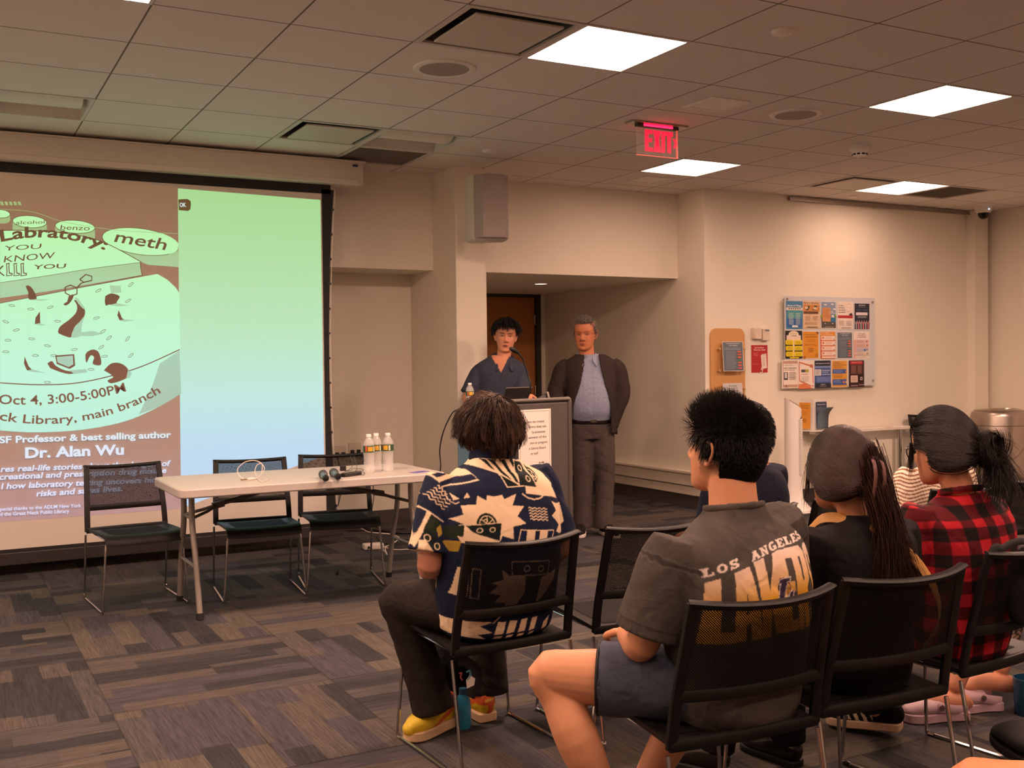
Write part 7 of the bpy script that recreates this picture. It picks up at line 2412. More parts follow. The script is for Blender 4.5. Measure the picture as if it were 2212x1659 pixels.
    def df(p, t, ids):
        q = (p-hc)@hB.T
        nn = q/(np.linalg.norm(q, axis=1, keepdims=True)+1e-6)
        upk = np.clip((q[:, 2]-.02)/.08, 0, 1)[:, None]
        return (nn*(.35+.55*upk)+np.array([0, .25, .55])*upk+np.array([0, -.05, -.8])*(1-upk)+ids*.13)@hB
    short_hair(body, hc, hB, 1.04, 6500, lambda q: side(q) | ((q[:, 2] > .02) & (q[:, 1] < .058)), HM, lf, df, .0010, 5, 1.05, lambda q: side(q) | ((q[:, 2] > .02) & (q[:, 1] < .058)), .03)
    return body


person_tshirt()


# =================================================================== PERSON: long brown ponytail
def person_ponytail():
    B = basis(8); hB = basis(14, -4, -3)
    c = np.array([2.39, 2.285]); hc = np.array([2.352, 2.30, 1.048]); s = .99
    sl = np.array([2.235, 2.29, .845]); sr = np.array([2.545, 2.25, .85])
    el_, er = np.array([2.20, 2.37, .60]), np.array([2.60, 2.30, .60])
    wl, wr = np.array([2.33, 2.56, .58]), np.array([2.52, 2.53, .58])
    hl, hr = np.array([2.30, 2.30, .50]), np.array([2.47, 2.28, .50])
    kl, kr = np.array([2.29, 2.70, .49]), np.array([2.50, 2.69, .49])
    al, ar = np.array([2.27, 2.78, .09]), np.array([2.53, 2.72, .09])
    mb = MB()
    add_head(mb, hc, hB, s)
    mb.limb([(2.372, 2.255, .86), (2.366, 2.26, .93), hc+np.array([0, -.015, -.05])], [(.06, .058), (.048, .05), (.046, .05)], 18, 4)
    torso(mb, c, B, [(.47, .14, .10, 0), (.65, .135, .09, 0), (.80, .145, .085, -.01), (.86, .13, .075, -.02), (.90, .07, .06, -.025)])
    for a, e, w, sd in ((sl, el_, wl, -1), (sr, er, wr, 1)):
        mb.limb([a+np.array([-sd*.06, 0, -.05]), a+np.array([-sd*.01, 0, -.04]), (a+e)/2, e, (e+w)/2, w], [.032, .034, .036, .034, .034, .024], 14, 3)
        add_hand(mb, w, np.array([-sd*.4, .7, -.1]), (0, 0, -1), .88, .6, sd)
    for h, k, a in ((hl, kl, al), (hr, kr, ar)): mb.limb([h, (h+k)/2, k, (k+a)/2, a], [.07, .062, .05, .048, .033], 14, 3)
    body = make_body(mb, 'person with a long brown ponytail and hair clip seated in a black top', .0055, lambda V: head_paint(V, hc, hB, s, '#c98c6a'), (2.37, 2.35, 0))
    mb = MB()
    torso(mb, c, B, [(.43, .16, .12, .0), (.50, .17, .13, -.01), (.60, .158, .125, -.02), (.72, .163, .125, -.035), (.80, .17, .118, -.035), (.85, .165, .10, -.03), (.885, .125, .08, -.03), (.91, .08, .066, -.03), (.925, .066, .062, -.03)])
    for a, e in ((sl, el_), (sr, er)):
        v = e-a
        mb.limb([a-v*.12, a+v*.1, a+v*.5, e, e+(np.array([2.42, 2.55, .58])-e)*.5], [.05, .062, .062, .055, .05], 18, 4, round_caps=False)
    garment('top', mb, body, M_CLOTH2, col='#171315', voxel=.006, smooth=4, fold=dict(amp=.003, freq=22, axis=(.4, 0, 1), seed=21))
    # tan strap of a cross-body bag: over the left shoulder and across the back
    def onback(pts, w, n=10):
        return pts
    mb = MB()
    st = [(2.285, 2.36, .87), (2.288, 2.315, .907), (2.305, 2.26, .915), (2.345, 2.205, .902), (2.375, 2.165, .88), (2.45, 2.11, .80), (2.52, 2.098, .70), (2.565, 2.13, .6), (2.58, 2.2, .5)]
    mb.tube(smooth_path(st, 4), (.017, .0025), 8, side=(.55, .25, .75))
    R_ = smooth_path(st, 4)
    mb = MB(); mb.tube(R_, [(.018, .0028)]*len(R_), 8, side=(.6, .3, .7))
    build(mb, 'bag_strap', mat('strap_tan', '#b98645', 0.6), body)
    mb = MB(); torso(mb, c, B, [(.415, .15, .12, 0), (.50, .165, .13, 0), (.56, .16, .12, 0)])
    for h, k, a in ((hl, kl, al), (hr, kr, ar)): mb.limb([h, (h+k)/2, k, k+(a-k)*.5, a+np.array([0, 0, -.01])], [.09, .08, .068, .06, .06], 18, 4, round_caps=False)
    garment('trousers', mb, body, M_CLOTH, col='#191516', voxel=.007, smooth=3)
    for a, d in ((al, (-.35, .9, 0)), (ar, (-.1, 1, 0))):
        shoe(body, (a[0], a[1]-.05, .002), d, .25, .092, '#120f0f', .085, 'leather_shoe', .022, col='#17110f', material=mat_attr('shoe_leather', .25, .6, .05, 200))
    HM = hair_mat('hair_auburn', '#120705', '#44251a', .5)
    clip = np.array([.026, -.116, -.014])
    msk = lambda q: ~((q[:, 1] > .050) & (q[:, 2] < .075)) & (q[:, 2] > -.075) & ~((np.abs(q[:, 0]) > .055) & (q[:, 1] > .01) & (q[:, 2] < -.015))
    vol = (SKULL[0]*s*1.17, SKULL[1]*s*1.08, SKULL[2]*s*1.07, 0, SKULL[4]*s, SKULL[5]*s-.004)
    hair = build(cap_mesh(hc, hB, vol, msk), 'hair', MATS['scalp_'+HM.name], body)
    R_, q = scalp_roots(5600, hc, hB, s, msk, vol, .0, 31)
    def flow(p, t, ids):
        q = (p-hc)@hB.T
        d = clip-q; d = d/(np.linalg.norm(d, axis=1, keepdims=True)+1e-6)
        low = (np.array([0, -.25, -.35]))*(t < .45)
        return (d+low+ids*.05)@hB
    ln = np.linalg.norm(q-clip, axis=1)*1.25+.01
    strands('hair_strand', HM, hair, R_, flow, ln, 12, .0011, hc, hB, vol, off=.045, seed=33, taper=False, clump=(240, .45))
    # loose strands beside the left cheek and right side
    r = np.random.default_rng(6)
    n = 70
    rt = np.stack([np.where(r.random(n) < .65, -.076, .076)+r.normal(size=n)*.004, .035+.02*r.random(n), .01+.03*r.random(n)], 1)
    strands('loose_strand', HM, hair, rt@hB+hc, lambda p, t, ids: np.array([0, 0, -1.0])+ids*.05+np.array([-.08, .02, 0]), .09+.06*r.random(n), 8, .0009, hc, hB, None, seed=2)
    # ponytail
    n = 2600
    rt = clip+np.stack([r.normal(size=n)*.013, -.012+r.normal(size=n)*.009, r.normal(size=n)*.034], 1)
    wc = clip@hB+hc
    def pf(p, t, ids):
        sp_ = .08+.42*t
        w = np.stack([np.sin(ids[:, 0]*2+t*7), np.cos(ids[:, 1]*2+t*6), np.zeros(len(p))], 1)
        back = np.array([.10, -.50, -.7])*(1-t)**2
        return back+np.array([.16, -.02, -1.0])+ids*np.array([1, .45, .25])*sp_*.62+w*.08
    strands('ponytail', HM, hair, rt@hB+hc, pf, .25+.13*r.random(n), 14, .0013, hc, hB, None, seed=9, clump=(110, .35))
    mb = MB()
    cl = mat('clip_mauve', '#6e4a46', 0.35)
    for off_ in (-.008, .010):
        pts = [clip+np.array([off_, -.014, .05]), clip+np.array([off_*1.4, -.034, .038]), clip+np.array([off_*1.6, -.044, .0]), clip+np.array([off_*1.6, -.036, -.045]), clip+np.array([off_, -.026, -.075])]
        P = smooth_path([pt@hB+hc for pt in pts], 4)
        mb.tube(P, [(.006, .0035)]*len(P), 8, side=hB[0], round_caps=True)
    mb.ell((clip+np.array([0, -.018, .052]))@hB+hc, (.010, .007, .007), hB)
    build(mb, 'hair_clip', cl, body)
    return body


person_ponytail()


# =================================================================== PERSON: red and black checks, glasses
def person_checked():
    B = basis(4); hB = basis(-2, -8, 2)
    c = np.array([2.93, 2.36]); hc = np.array([2.868, 2.365, 1.085]); s = .98
    sl = np.array([2.762, 2.37, .868]); sr = np.array([3.075, 2.345, .865])
    el_, er = np.array([2.72, 2.42, .60]), np.array([3.16, 2.40, .62])
    wl, wr = np.array([2.82, 2.64, .57]), np.array([3.03, 2.62, .57])
    hl, hr = np.array([2.85, 2.40, .50]), np.array([3.02, 2.40, .50])
    kl, kr = np.array([2.86, 2.80, .49]), np.array([3.05, 2.80, .49])
    al, ar = np.array([2.99, 2.76, .10]), np.array([3.12, 2.86, .10])
    mb = MB()
    add_head(mb, hc, hB, s)
    mb.limb([(2.91, 2.325, .88), (2.90, 2.325, .95), hc+np.array([.005, -.02, -.05])], [(.062, .06), (.05, .05), (.048, .05)], 18, 4)
    torso(mb, c, B, [(.47, .14, .10, 0), (.65, .14, .09, 0), (.80, .145, .085, -.01), (.87, .13, .075, -.02), (.91, .07, .06, -.025)])
    for a, e, w, sd in ((sl, el_, wl, -1), (sr, er, wr, 1)):
        mb.limb([a+np.array([-sd*.06, 0, -.05]), a+np.array([-sd*.01, 0, -.04]), (a+e)/2, e, (e+w)/2, w], [.032, .034, .036, .034, .034, .024], 14, 3)
        add_hand(mb, w, np.array([-sd*.4, .7, -.1]), (0, 0, -1), .88, .6, sd)
    for h, k, a in ((hl, kl, al), (hr, kr, ar)): mb.limb([h, (h+k)/2, k, (k+a)/2, a], [.07, .062, .05, .048, .033], 14, 3)
    body = make_body(mb, 'person in glasses with dark hair tied back, seated in a red and black checked shirt', .0048, lambda V: head_paint(V, hc, hB, s, '#cf9170'), (2.93, 2.42, 0))
    mb = MB()
    torso(mb, c, B, [(.43, .165, .125, .0), (.50, .175, .135, -.01), (.60, .168, .13, -.02), (.72, .172, .128, -.035), (.81, .178, .12, -.035), (.865, .17, .10, -.03), (.90, .13, .082, -.03), (.928, .084, .07, -.03), (.945, .068, .065, -.03)])
    for a, e, w in ((sl, el_, wl), (sr, er, wr)):
        v = e-a
        mb.limb([a-v*.12, a+v*.1, a+v*.5, e, e+(w-e)*.8], [.052, .068, .068, .06, .05], 20, 4, round_caps=False)
    P = .0415
    def cf(V, Nn):
        q = V-np.array([c[0], c[1], 0])
        u = q[:, 0]+.10*(q[:, 2]-.7); v = q[:, 2]-.06*q[:, 0]
        yoke = q[:, 2] > .845
        side_ = (np.abs(q[:, 0]) > .165)
        u = np.where(side_, q[:, 1]+q[:, 0]*.5, u)
        v = np.where(yoke, v*1.0+.02, v)
        st = lambda x: np.clip((np.abs(((x/P/2) % 1)-.5)-.25)*2*P/.0025+.5, 0, 1)
        a, b_ = st(u), st(v)
        k = (a+b_)/2
        red, mid, blk = [np.array(lin(x)) for x in ('#b51f2b', '#571119', '#1b1313')]
        k = k[:, None]
        return np.where(k < .5, red*(1-2*k)+mid*2*k, mid*(2-2*k)+blk*(2*k-1))
    garment('shirt', mb, body, M_CLOTH2, voxel=.0056, smooth=4, sub=1, fold=dict(amp=.003, freq=22, axis=(.4, 0, 1), seed=41), colfn=cf)
    mb = MB()
    rg = [np.array([2.908+.066*math.cos(a), 2.326+.063*math.sin(a), .948-.014*math.sin(a)]) for a in np.linspace(0, 2*PI, 28)[:-1]]
    mb.tube(rg, [(.013, .006)]*27, 8, side=(0, 0, 1), closed=True)
    garment('collar', mb, body, M_CLOTH2, voxel=.0045, smooth=2, colfn=cf)
    mb = MB(); torso(mb, c, B, [(.415, .15, .12, 0.03), (.50, .165, .13, 0.03), (.56, .16, .12, .03)])
    for h, k, a in ((hl, kl, al), (hr, kr, ar)): mb.limb([h, (h+k)/2, k, k+(a-k)*.5, a+np.array([0, 0, 0])], [.09, .08, .066, .056, .055], 18, 4, round_caps=False)
    garment('trousers', mb, body, M_CLOTH, col='#1d1718', voxel=.007, smooth=3)
    def stripes(x, u, h):
        C = np.tile(np.array(lin('#171414')), (len(x), 1))
        m = (np.abs(x) > .2) & (h > .25) & (h < .85) & (np.abs(((u-.12*h)*9) % 1-.5) < .22) & (u > .34) & (u < .66)
        C[m] = np.array(lin('#cbbba8')); return C
    shoe(body, (3.045, 2.69, .03), (-.42, .80, -.06), .27, .1, '#c8a88c', .085, 'trainer', .03, colfn=stripes)
    shoe(body, (3.13, 2.80, .002), (-.05, 1, 0), .26, .1, '#c8a88c', .085, 'trainer', .03, colfn=stripes)
    # hair swept to a low knot at the back right
    HM = hair_mat('hair_darkbrown', '#080505', '#2a1d19', .5)
    knot = np.array([.048, -.115, -.018])
    msk = lambda q: ~((q[:, 1] > .052) & (q[:, 2] < .07)) & (q[:, 2] > -.065) & ~((np.abs(q[:, 0]) > .055) & (q[:, 1] > .0) & (q[:, 2] < .012))
    vol = (SKULL[0]*s*1.10, SKULL[1]*s*1.07, SKULL[2]*s*1.07, 0, SKULL[4]*s, SKULL[5]*s)
    hair = build(cap_mesh(hc, hB, vol, msk), 'hair', MATS['scalp_'+HM.name], body)
    R_, q = scalp_roots(5000, hc, hB, s, msk, vol, .0, 51)
    def flow(p, t, ids):
        q = (p-hc)@hB.T
        d = knot-q; d = d/(np.linalg.norm(d, axis=1, keepdims=True)+1e-6)
        return (d+np.array([0, -.3, -.15])*(t < .4)+ids*.09)@hB
    strands('hair_strand', HM, hair, R_, flow, np.linalg.norm(q-knot, axis=1)*1.22+.01, 12, .0011, hc, hB, vol, off=.06, seed=52, taper=False, clump=(200, .5))
    r = np.random.default_rng(16)
    n = 1100
    th = r.uniform(0, 2*PI, n); ph = r.normal(size=n)*.35
    rt = knot+np.array([.012, -.012, -.002])+np.stack([np.cos(th)*.026, np.sin(ph)*.018, np.sin(th)*.03], 1)
    def kf(p, t, ids):
        q = (p-hc)@hB.T-knot-np.array([.012, -.018, -.002])
        tang = np.stack([-q[:, 2], ids[:, 1]*.004, q[:, 0]], 1)
        return (tang*40+ids*.12+q*4)@hB
    strands('hair_knot', HM, hair, rt@hB+hc, kf, .10+.05*r.random(n), 12, .0013, hc, hB, None, seed=53)
    mb = MB(); mb.ell((knot+np.array([.012, -.014, -.004]))@hB+hc, (.026, .02, .03), hB); build(mb, 'knot_core', MATS['scalp_'+HM.name], hair)
    n = 800
    rt = knot+np.array([.02, -.02, -.012])+r.normal(size=(n, 3))*.014
    strands('knot_tail', HM, hair, rt@hB+hc, lambda p, t, ids: np.array([.35*(1-t)-.12*t, -.10, -1.0])+ids*(.22), .08+.10*r.random(n), 9, .0012, hc, hB, None, seed=54)
    n = 26
    rt = knot+np.array([.02, -.01, .01])+r.normal(size=(n, 3))*.008
    strands('loose_strand', HM, hair, rt@hB+hc, lambda p, t, ids: np.array([.8*(1-t)+.1, -.1, .5*(1-t)-.9*t])+ids*.2, .06+.05*r.random(n), 8, .0009, hc, hB, None, seed=55)
    n = 70
    rt = np.stack([np.full(n, -.076)+r.normal(size=n)*.003, .048+.012*r.random(n), -.002+.03*r.random(n)], 1)
    strands('cheek_strand', HM, hair, rt@hB+hc, lambda p, t, ids: np.array([0, .12, -1.0])+ids*.05, .06+.04*r.random(n), 8, .0009, hc, hB, None, seed=56)
    # glasses
    H = lambda p: (np.asarray(p)*s)@hB+hc
    gl = None
    mb = MB()
    for sx in (-1, 1):
        rg = [H((sx*.033+.024*math.cos(a), .108-.012*abs(math.cos(a))*(1 if sx*math.cos(a) > 0 else 0), -.004+.019*math.sin(a))) for a in np.linspace(0, 2*PI, 26)[:-1]]
        mb.tube(rg, .0021, 6, closed=True, side=hB[1])
        mb.tube(smooth_path([H((sx*.057, .096, .006)), H((sx*.073, .07, .008)), H((sx*.080, .03, .006)), H((sx*.083, -.005, .010)), H((sx*.081, -.025, -.008))], 4), .0019, 6)
    mb.tube([H((-.010, .108, .002)), H((0, .111, .005)), H((.010, .108, .002))], .0018, 6)
    build(mb, 'glasses', mat('glasses_dark', '#1a1210', 0.3), body)
    return body


person_checked()


# =================================================================== PERSON: speaker at the lectern
def person_speaker():
    B = basis(205); hB = basis(206, -3, 4)
    D = 8.2
    s = 1.03
    hc = at(1092.5, 726, D); nk = at(1087, 778, D)
    rs, ls = at(1037, 797, D), at(1124, 798, D)
    re, le = at(1009, 862, D-.05), at(1128, 860, D-.1)
    rw, lw = at(1035, 868, 7.66), at(1137, 853, 7.62)
    c = (rs+ls)/2; c = np.array([c[0], c[1]])+B[1][:2]*.0
    F2 = nrm(B[1]*(1, 1, 0)); R2 = np.cross(F2, (0, 0, 1))
    hp = lambda k: np.array([c[0], c[1], .90])+R2*.09*k
    mb = MB()
    add_head(mb, hc, hB, s)
    mb.limb([nk-np.array([0, 0, .06]), nk, hc+hB[1]*-.02*1+np.array([0, 0, -.06])], [(.075, .07), (.056, .056), (.054, .056)], 18, 4)
    torso(mb, c, B, [(.92, .15, .10, 0), (1.1, .15, .095, 0), (1.28, .155, .085, 0), (1.35, .11, .07, 0), (1.40, .06, .055, 0)])
    for a, e, w, sd in ((rs, re, rw, 1), (ls, le, lw, -1)):
        mb.limb([a-np.array([0, 0, .06])-R2*sd*.05, (a+e)/2, e, (e+w)/2, w], [.034, .043, .038, .037, .026], 16, 4)
        add_hand(mb, w, LN*-1*-1 if False else nrm(F2*.9+np.array([0, 0, -.15])), (0, 0, -1), .95, .35, sd)
    legs = []
    for k in (1, -1):
        h = hp(k); kn = np.array([*(h+F2*.02)[:2], .49]); a = np.array([*(h-F2*.02)[:2], .09]); legs.append((h, kn, a))
        mb.limb([h, (h+kn)/2, kn, (kn+a)/2, a], [.08, .07, .055, .052, .036], 16, 4)
    body = make_body(mb, 'person with black hair and dark navy polo shirt speaking into the lectern microphone', .0042, lambda V: head_paint(V, hc, hB, s, '#cf8f70', mouth_open=True, lips='#a85c4c'), (c[0], c[1], 0))
    mb = MB()
    torso(mb, c, B, [(.86, .175, .13, 0), (.95, .172, .128, 0), (1.06, .168, .125, 0), (1.18, .178, .125, .0), (1.28, .188, .12, .0), (1.34, .186, .105, -.005), (1.375, .165, .09, -.01), (1.405, .115, .08, -.012), (1.43, .072, .068, -.010), (1.44, .064, .062, -.008)])
    for a, e in ((rs, re), (ls, le)):
        v = e-a
        mb.limb([a-v*.10-R2*(.03 if a is rs else -.03), a+v*.12, a+v*.5, a+v*.84], [.045, .060, .068, .074], 20, 4, round_caps=False)
    def polo(V, Nn):
        q = V-np.array([c[0], c[1], 0]); x = q@R2; y = q@F2
        C = np.tile(np.array(lin('#363a49')), (len(V), 1))
        m = (np.abs(x+.0) < .012) & (y > 0) & (V[:, 2] > 1.24); C[m] *= .85
        vee = (y > .02) & (V[:, 2] > 1.30) & (np.abs(x) < (V[:, 2]-1.30)*.55)
        C[vee] = np.array(lin('#cf8f70')); return C
    garment('polo_shirt', mb, body, M_CLOTH2, voxel=.006, smooth=3, fold=dict(amp=.003, freq=20, axis=(.5, .3, 1), seed=61), colfn=polo)
    mb = MB()
    for k in (1, -1):
        fl = [nk+R2*k*.025-F2*.075+np.array([0, 0, .02]), nk+R2*k*.076-F2*.03+np.array([0, 0, .018]), nk+R2*k*.082+F2*.03+np.array([0, 0, -.004]), nk+R2*k*.060+F2*.095+np.array([0, 0, -.05]), nk+R2*k*.062+F2*.118+np.array([0, 0, -.085])]
        P = smooth_path(fl, 4); mb.tube(P, [(.024, .005)]*len(P), 10, side=np.array([0, 0, 1])+R2*k*-.5)
    garment('collar', mb, body, M_CLOTH2, col='#3d4152', voxel=.004, smooth=2)
    mb = MB(); torso(mb, c, B, [(.82, .15, .12, 0), (.9, .17, .13, 0), (.98, .168, .125, 0)])
    for h, kn, a in legs: mb.limb([h, (h+kn)/2, kn, (kn+a)/2, a], [.095, .085, .07, .062, .06], 18, 4, round_caps=False)
    garment('trousers', mb, body, M_CLOTH, col='#26242a', voxel=.009, smooth=3)
    for h, kn, a in legs: shoe(body, (*(a-F2*.06)[:2], .002), F2, .27, .1, '#d0c8c0', .09, 'shoe', .025, col='#1c1a1a')
    HM = hair_mat('hair_black', '#080606', '#1d1512', .5)
    msk = lambda q: ~((q[:, 1] > .048) & (q[:, 2] < .066)) & (q[:, 2] > -.03) & ~((np.abs(q[:, 0]) > .05) & (q[:, 1] > .02) & (q[:, 2] < .04)) & ~((np.abs(q[:, 0]) > .06) & (q[:, 1] > -.03) & (q[:, 2] < .012))
    hair = build(cap_mesh(hc, hB, scoll(s, 1.06), msk), 'hair', MATS['scalp_hair_black'], body)
    R_, q = scalp_roots(2600, hc, hB, s, msk, scoll(s, 1.05), .02, 62)
    part = np.array([.012, .0, .12])
    def flow(p, t, ids):
        q = (p-hc)@hB.T; d = q-part; d[:, 2] *= .2
        d = d/(np.linalg.norm(d, axis=1, keepdims=True)+1e-6); nn = q/(np.linalg.norm(q, axis=1, keepdims=True)+1e-6)
        return (d*(1-.4*t)+np.array([0, .1, -1.0])*(.25+1.0*t)+nn*.55*(1-t)**2+ids*.14)@hB
    ln = (.034+.026*np.random.default_rng(3).random(2600))*np.clip(.45+(q[:, 2])*9, .3, 1.2)
    strands('hair_strand', HM, hair, R_, flow, ln, 7, .0017, hc, hB, scoll(s, 1.08), off=.05, seed=63, clump=(120, .5))
    return body


# =================================================================== PERSON: man in the dark blazer
def person_blazer():
    B = basis(204); hB = basis(226, -4, 0)
    D = 8.47
    s = 1.06
    hc = at(1264, 722, D); nk = at(1267, 770, D+.02)
    rs, ls = at(1219, 792, D), at(1331, 790, D)
    re, le = at(1201, 848, D-.03), at(1343, 850, D-.02)
    rw, lw = at(1205, 892, D-.2), at(1319, 916, D-.03)
    c = (rs+ls)/2; c = np.array([c[0], c[1]])
    F2 = nrm(B[1]*(1, 1, 0)); R2 = np.cross(F2, (0, 0, 1))
    hips = [at(1258, 925, D), at(1301, 925, D)]; knees = [at(1260, 1045, D), at(1306, 1045, D)]; anks = [at(1260, 1124, D), at(1303, 1128, D-.04)]
    for a in anks: a[2] = .09
    mb = MB()
    add_head(mb, hc, hB, s, wid=1.03)
    mb.limb([nk-np.array([0, 0, .07]), nk+np.array([0, 0, .0]), hc-hB[1]*.02+np.array([0, 0, -.06])], [(.08, .075), (.064, .064), (.060, .062)], 18, 4)
    torso(mb, c, B, [(.95, .15, .11, 0), (1.1, .16, .12, .01), (1.28, .16, .09, 0), (1.35, .12, .075, 0), (1.41, .065, .058, 0)])
    for a, e, w, sd in ((rs, re, rw, 1), (ls, le, lw, -1)):
        mb.limb([a-np.array([0, 0, .05])-R2*sd*.05, (a+e)/2, e, (e+w)/2, w], [.036, .045, .038, .038, .028], 16, 4)
        add_hand(mb, w, ((w-e)*.5+np.array([0, 0, -.1])+R2*.05) if sd < 0 else ((w-e)*.7+np.array([0, 0, -.1])), F2*.3-R2*sd, .95, .5, sd)
    for h, k, a in zip(hips, knees, anks): mb.limb([h, (h+k)/2, k, (k+a)/2, a], [.08, .075, .058, .055, .038], 16, 4)
    def colf(V):
        C = head_paint(V, hc, hB, s, '#c07a56', brow='#4a3c36', brow_grey=True, lips='#95503f')
        return C
    body = make_body(mb, 'older person with short grey hair standing in a dark blazer over a pale blue shirt', .0042, colf, (c[0], c[1], 0))
    # shirt with a round belly
    mb = MB()
    torso(mb, c, B, [(.90, .165, .125, .0), (.96, .178, .145, .015), (1.03, .182, .165, .030), (1.12, .182, .165, .030), (1.22, .185, .145, .012), (1.31, .18, .118, 0), (1.37, .15, .095, -.005), (1.41, .095, .075, -.006), (1.435, .072, .068, -.004)])
    r = np.random.default_rng(4)
    def shirtc(V, Nn):
        C = np.tile(np.array(lin('#8f95ae')), (len(V), 1))
        x = (V-np.array([c[0], c[1], 0]))@R2
        d = np.sin(x*330+np.sin(V[:, 2]*90)*2)*np.sin(V[:, 2]*310+np.sin(x*80)*2)
        C = C*(1-.28*np.clip((d-.35)*4, 0, 1))[:, None]
        C[(np.abs(x) < .010)] *= .93
        return C
    garment('shirt', mb, body, M_CLOTH2, voxel=.0055, smooth=3, fold=dict(amp=.003, freq=18, axis=(.8, .2, .6), seed=71), colfn=shirtc)
    mb = MB()
    for k in (1, -1):
        fl = [nk+R2*k*.03-F2*.07+np.array([0, 0, .016]), nk+R2*k*.074-F2*.02+np.array([0, 0, .016]), nk+R2*k*.076+F2*.04+np.array([0, 0, -.002]), nk+R2*k*.046+F2*.100+np.array([0, 0, -.036]), nk+R2*k*.062+F2*.128+np.array([0, 0, -.085])]
        P = smooth_path(fl, 4); mb.tube(P, [(.026, .005)]*len(P), 10, side=np.array([0, 0, 1])+R2*k*-.5)
    garment('collar', mb, body, M_CLOTH2, col='#9aa0b8', voxel=.004, smooth=2)
    mb = MB()
    for z in (1.24, 1.15, 1.06): mb.ell(np.array([c[0], c[1], z])+F2*(.160 if z > 1.2 else .196), (.006, .006, .006), None, 8, 6)
    for k in range(3):
        pass
    # belt, trousers
    mb = MB(); torso(mb, c, B, [(.895, .176, .136, .004), (.93, .178, .140, .008)])
    garment('belt', mb, body, mat('belt_leather', '#1a1110', .35), voxel=.006, smooth=1)
    mb = MB(); p = np.array([c[0], c[1], .912])+F2*.146; mb.obox(p, (R2, (0, 0, 1), F2), (.022, .016, .004)); build(mb, 'buckle', mat('buckle_dark', '#6c625c', .3, .8), body, smooth=0, bevel=.002)
    mb = MB(); torso(mb, c, B, [(.76, .155, .12, 0), (.83, .172, .13, 0), (.90, .174, .134, .004)])
    for h, k, a in zip(hips, knees, anks): mb.limb([h, h*.5+k*.5, k, k*.45+a*.55, a+np.array([0, 0, .03]), a+np.array([0, 0, -.03])], [.098, .092, .078, .074, .078, .082], 20, 4, round_caps=False)
    garment('trousers', mb, body, M_CLOTH, col='#4b423f', voxel=.0075, smooth=3, fold=dict(amp=.005, freq=18, axis=(.3, .2, 1), seed=72))
    for a, k in zip(anks, (1, -1)): shoe(body, (*(a-F2*.07)[:2], .002), F2+R2*k*.25, .29, .105, '#d8ccc4', .085, 'shoe', .028, col='#221c1b')
    # blazer, open down the front
    mb = MB()
    torso(mb, c, B, [(.80, .205, .165, .01), (.9, .205, .168, .012), (1.03, .203, .178, .020), (1.15, .205, .172, .018), (1.25, .214, .150, .005), (1.33, .216, .125, -.002), (1.375, .198, .108, -.008), (1.41, .145, .094, -.012), (1.44, .095, .082, -.014), (1.455, .088, .08, -.014)])
    for a, e, w in ((rs, re, rw), (ls, le, lw)):
        v = e-a
        mb.limb([a-v*.12-R2*(.03 if a is rs else -.03), a+v*.15, a+v*.6, e, e+(w-e)*.5, e+(w-e)*1.0], [.05, .070, .070, .066, .062, .062], 22, 4, round_caps=False)
    def cutf(V):
        q = V-np.array([c[0], c[1], 0]); x = q@R2; y = q@F2
        half = np.interp(V[:, 2], [.78, .95, 1.05, 1.2, 1.35, 1.43, 1.5], [.165, .150, .142, .095, .062, .055, .06])
        x0 = np.interp(V[:, 2], [.8, 1.1, 1.4], [.02, .012, 0.0])
        front = (np.abs(x-x0) < half) & (y > .03) & (V[:, 2] > .7)
        neck = (V[:, 2] > 1.432)
        arm = (np.abs(x) > .2)
        return (front & ~arm) | neck | ((V[:, 2] < .806) & (np.abs(x) < .19))
    garment('blazer', mb, body, M_CLOTH, col='#332a27', voxel=.0065, smooth=4, fold=dict(amp=.004, freq=16, axis=(.5, .2, .9), seed=73), cut=cutf, thick=.008)
    mb = MB()
    for k in (1, -1):
        lap = [nk+R2*k*.062-F2*.05+np.array([0, 0, .012]), nk+R2*k*.082+F2*.0+np.array([0, 0, -.004]), nk+R2*k*.075+F2*.075+np.array([0, 0, -.075]), nk+R2*k*.10+F2*.118+np.array([0, 0, -.15]), nk+R2*k*.115+F2*.152+np.array([0, 0, -.24])]
        P = smooth_path(lap, 4); w_ = np.interp(np.linspace(0, 1, len(P)), [0, .3, .6, 1], [.02, .026, .034, .010])
        mb.tube(P, [(w, .006) for w in w_], 10, side=R2*k+F2*.4+np.array([0, 0, .25]))
    garment('lapel', mb, body, M_CLOTH, col='#3a302d', voxel=.005, smooth=2)
    HM = hair_mat('hair_grey', '#4d4440', '#a39a94', .55)
    msk = lambda q: ~((q[:, 1] > .056-.25*np.clip(q[:, 2]-.06, 0, 1)) & (q[:, 2] < .084)) & (q[:, 2] > -.035) & ~((np.abs(q[:, 0]) > .05) & (q[:, 1] > .035) & (q[:, 2] < .06)) & ~((np.abs(q[:, 0]) > .055) & (q[:, 1] > .01) & (q[:, 2] < .0))
    def lf(q): return .010+.016*np.clip(q[:, 2]/.1, 0, 1)
    def df(p, t, ids):
        q = (p-hc)@hB.T; nn = q/(np.linalg.norm(q, axis=1, keepdims=True)+1e-6)
        return (nn*.6+np.array([.45, .2, .3])*np.clip(q[:, 2:3]/.1, 0, 1)+np.array([0, -.3, -.5])*(1-np.clip(q[:, 2:3]/.1, 0, 1))+ids*.2)@hB
    short_hair(body, hc, hB, s, 2200, msk, HM, lf, df, .0018, 75, 1.03, msk, .01, 4)
    return body


person_speaker()
person_blazer()


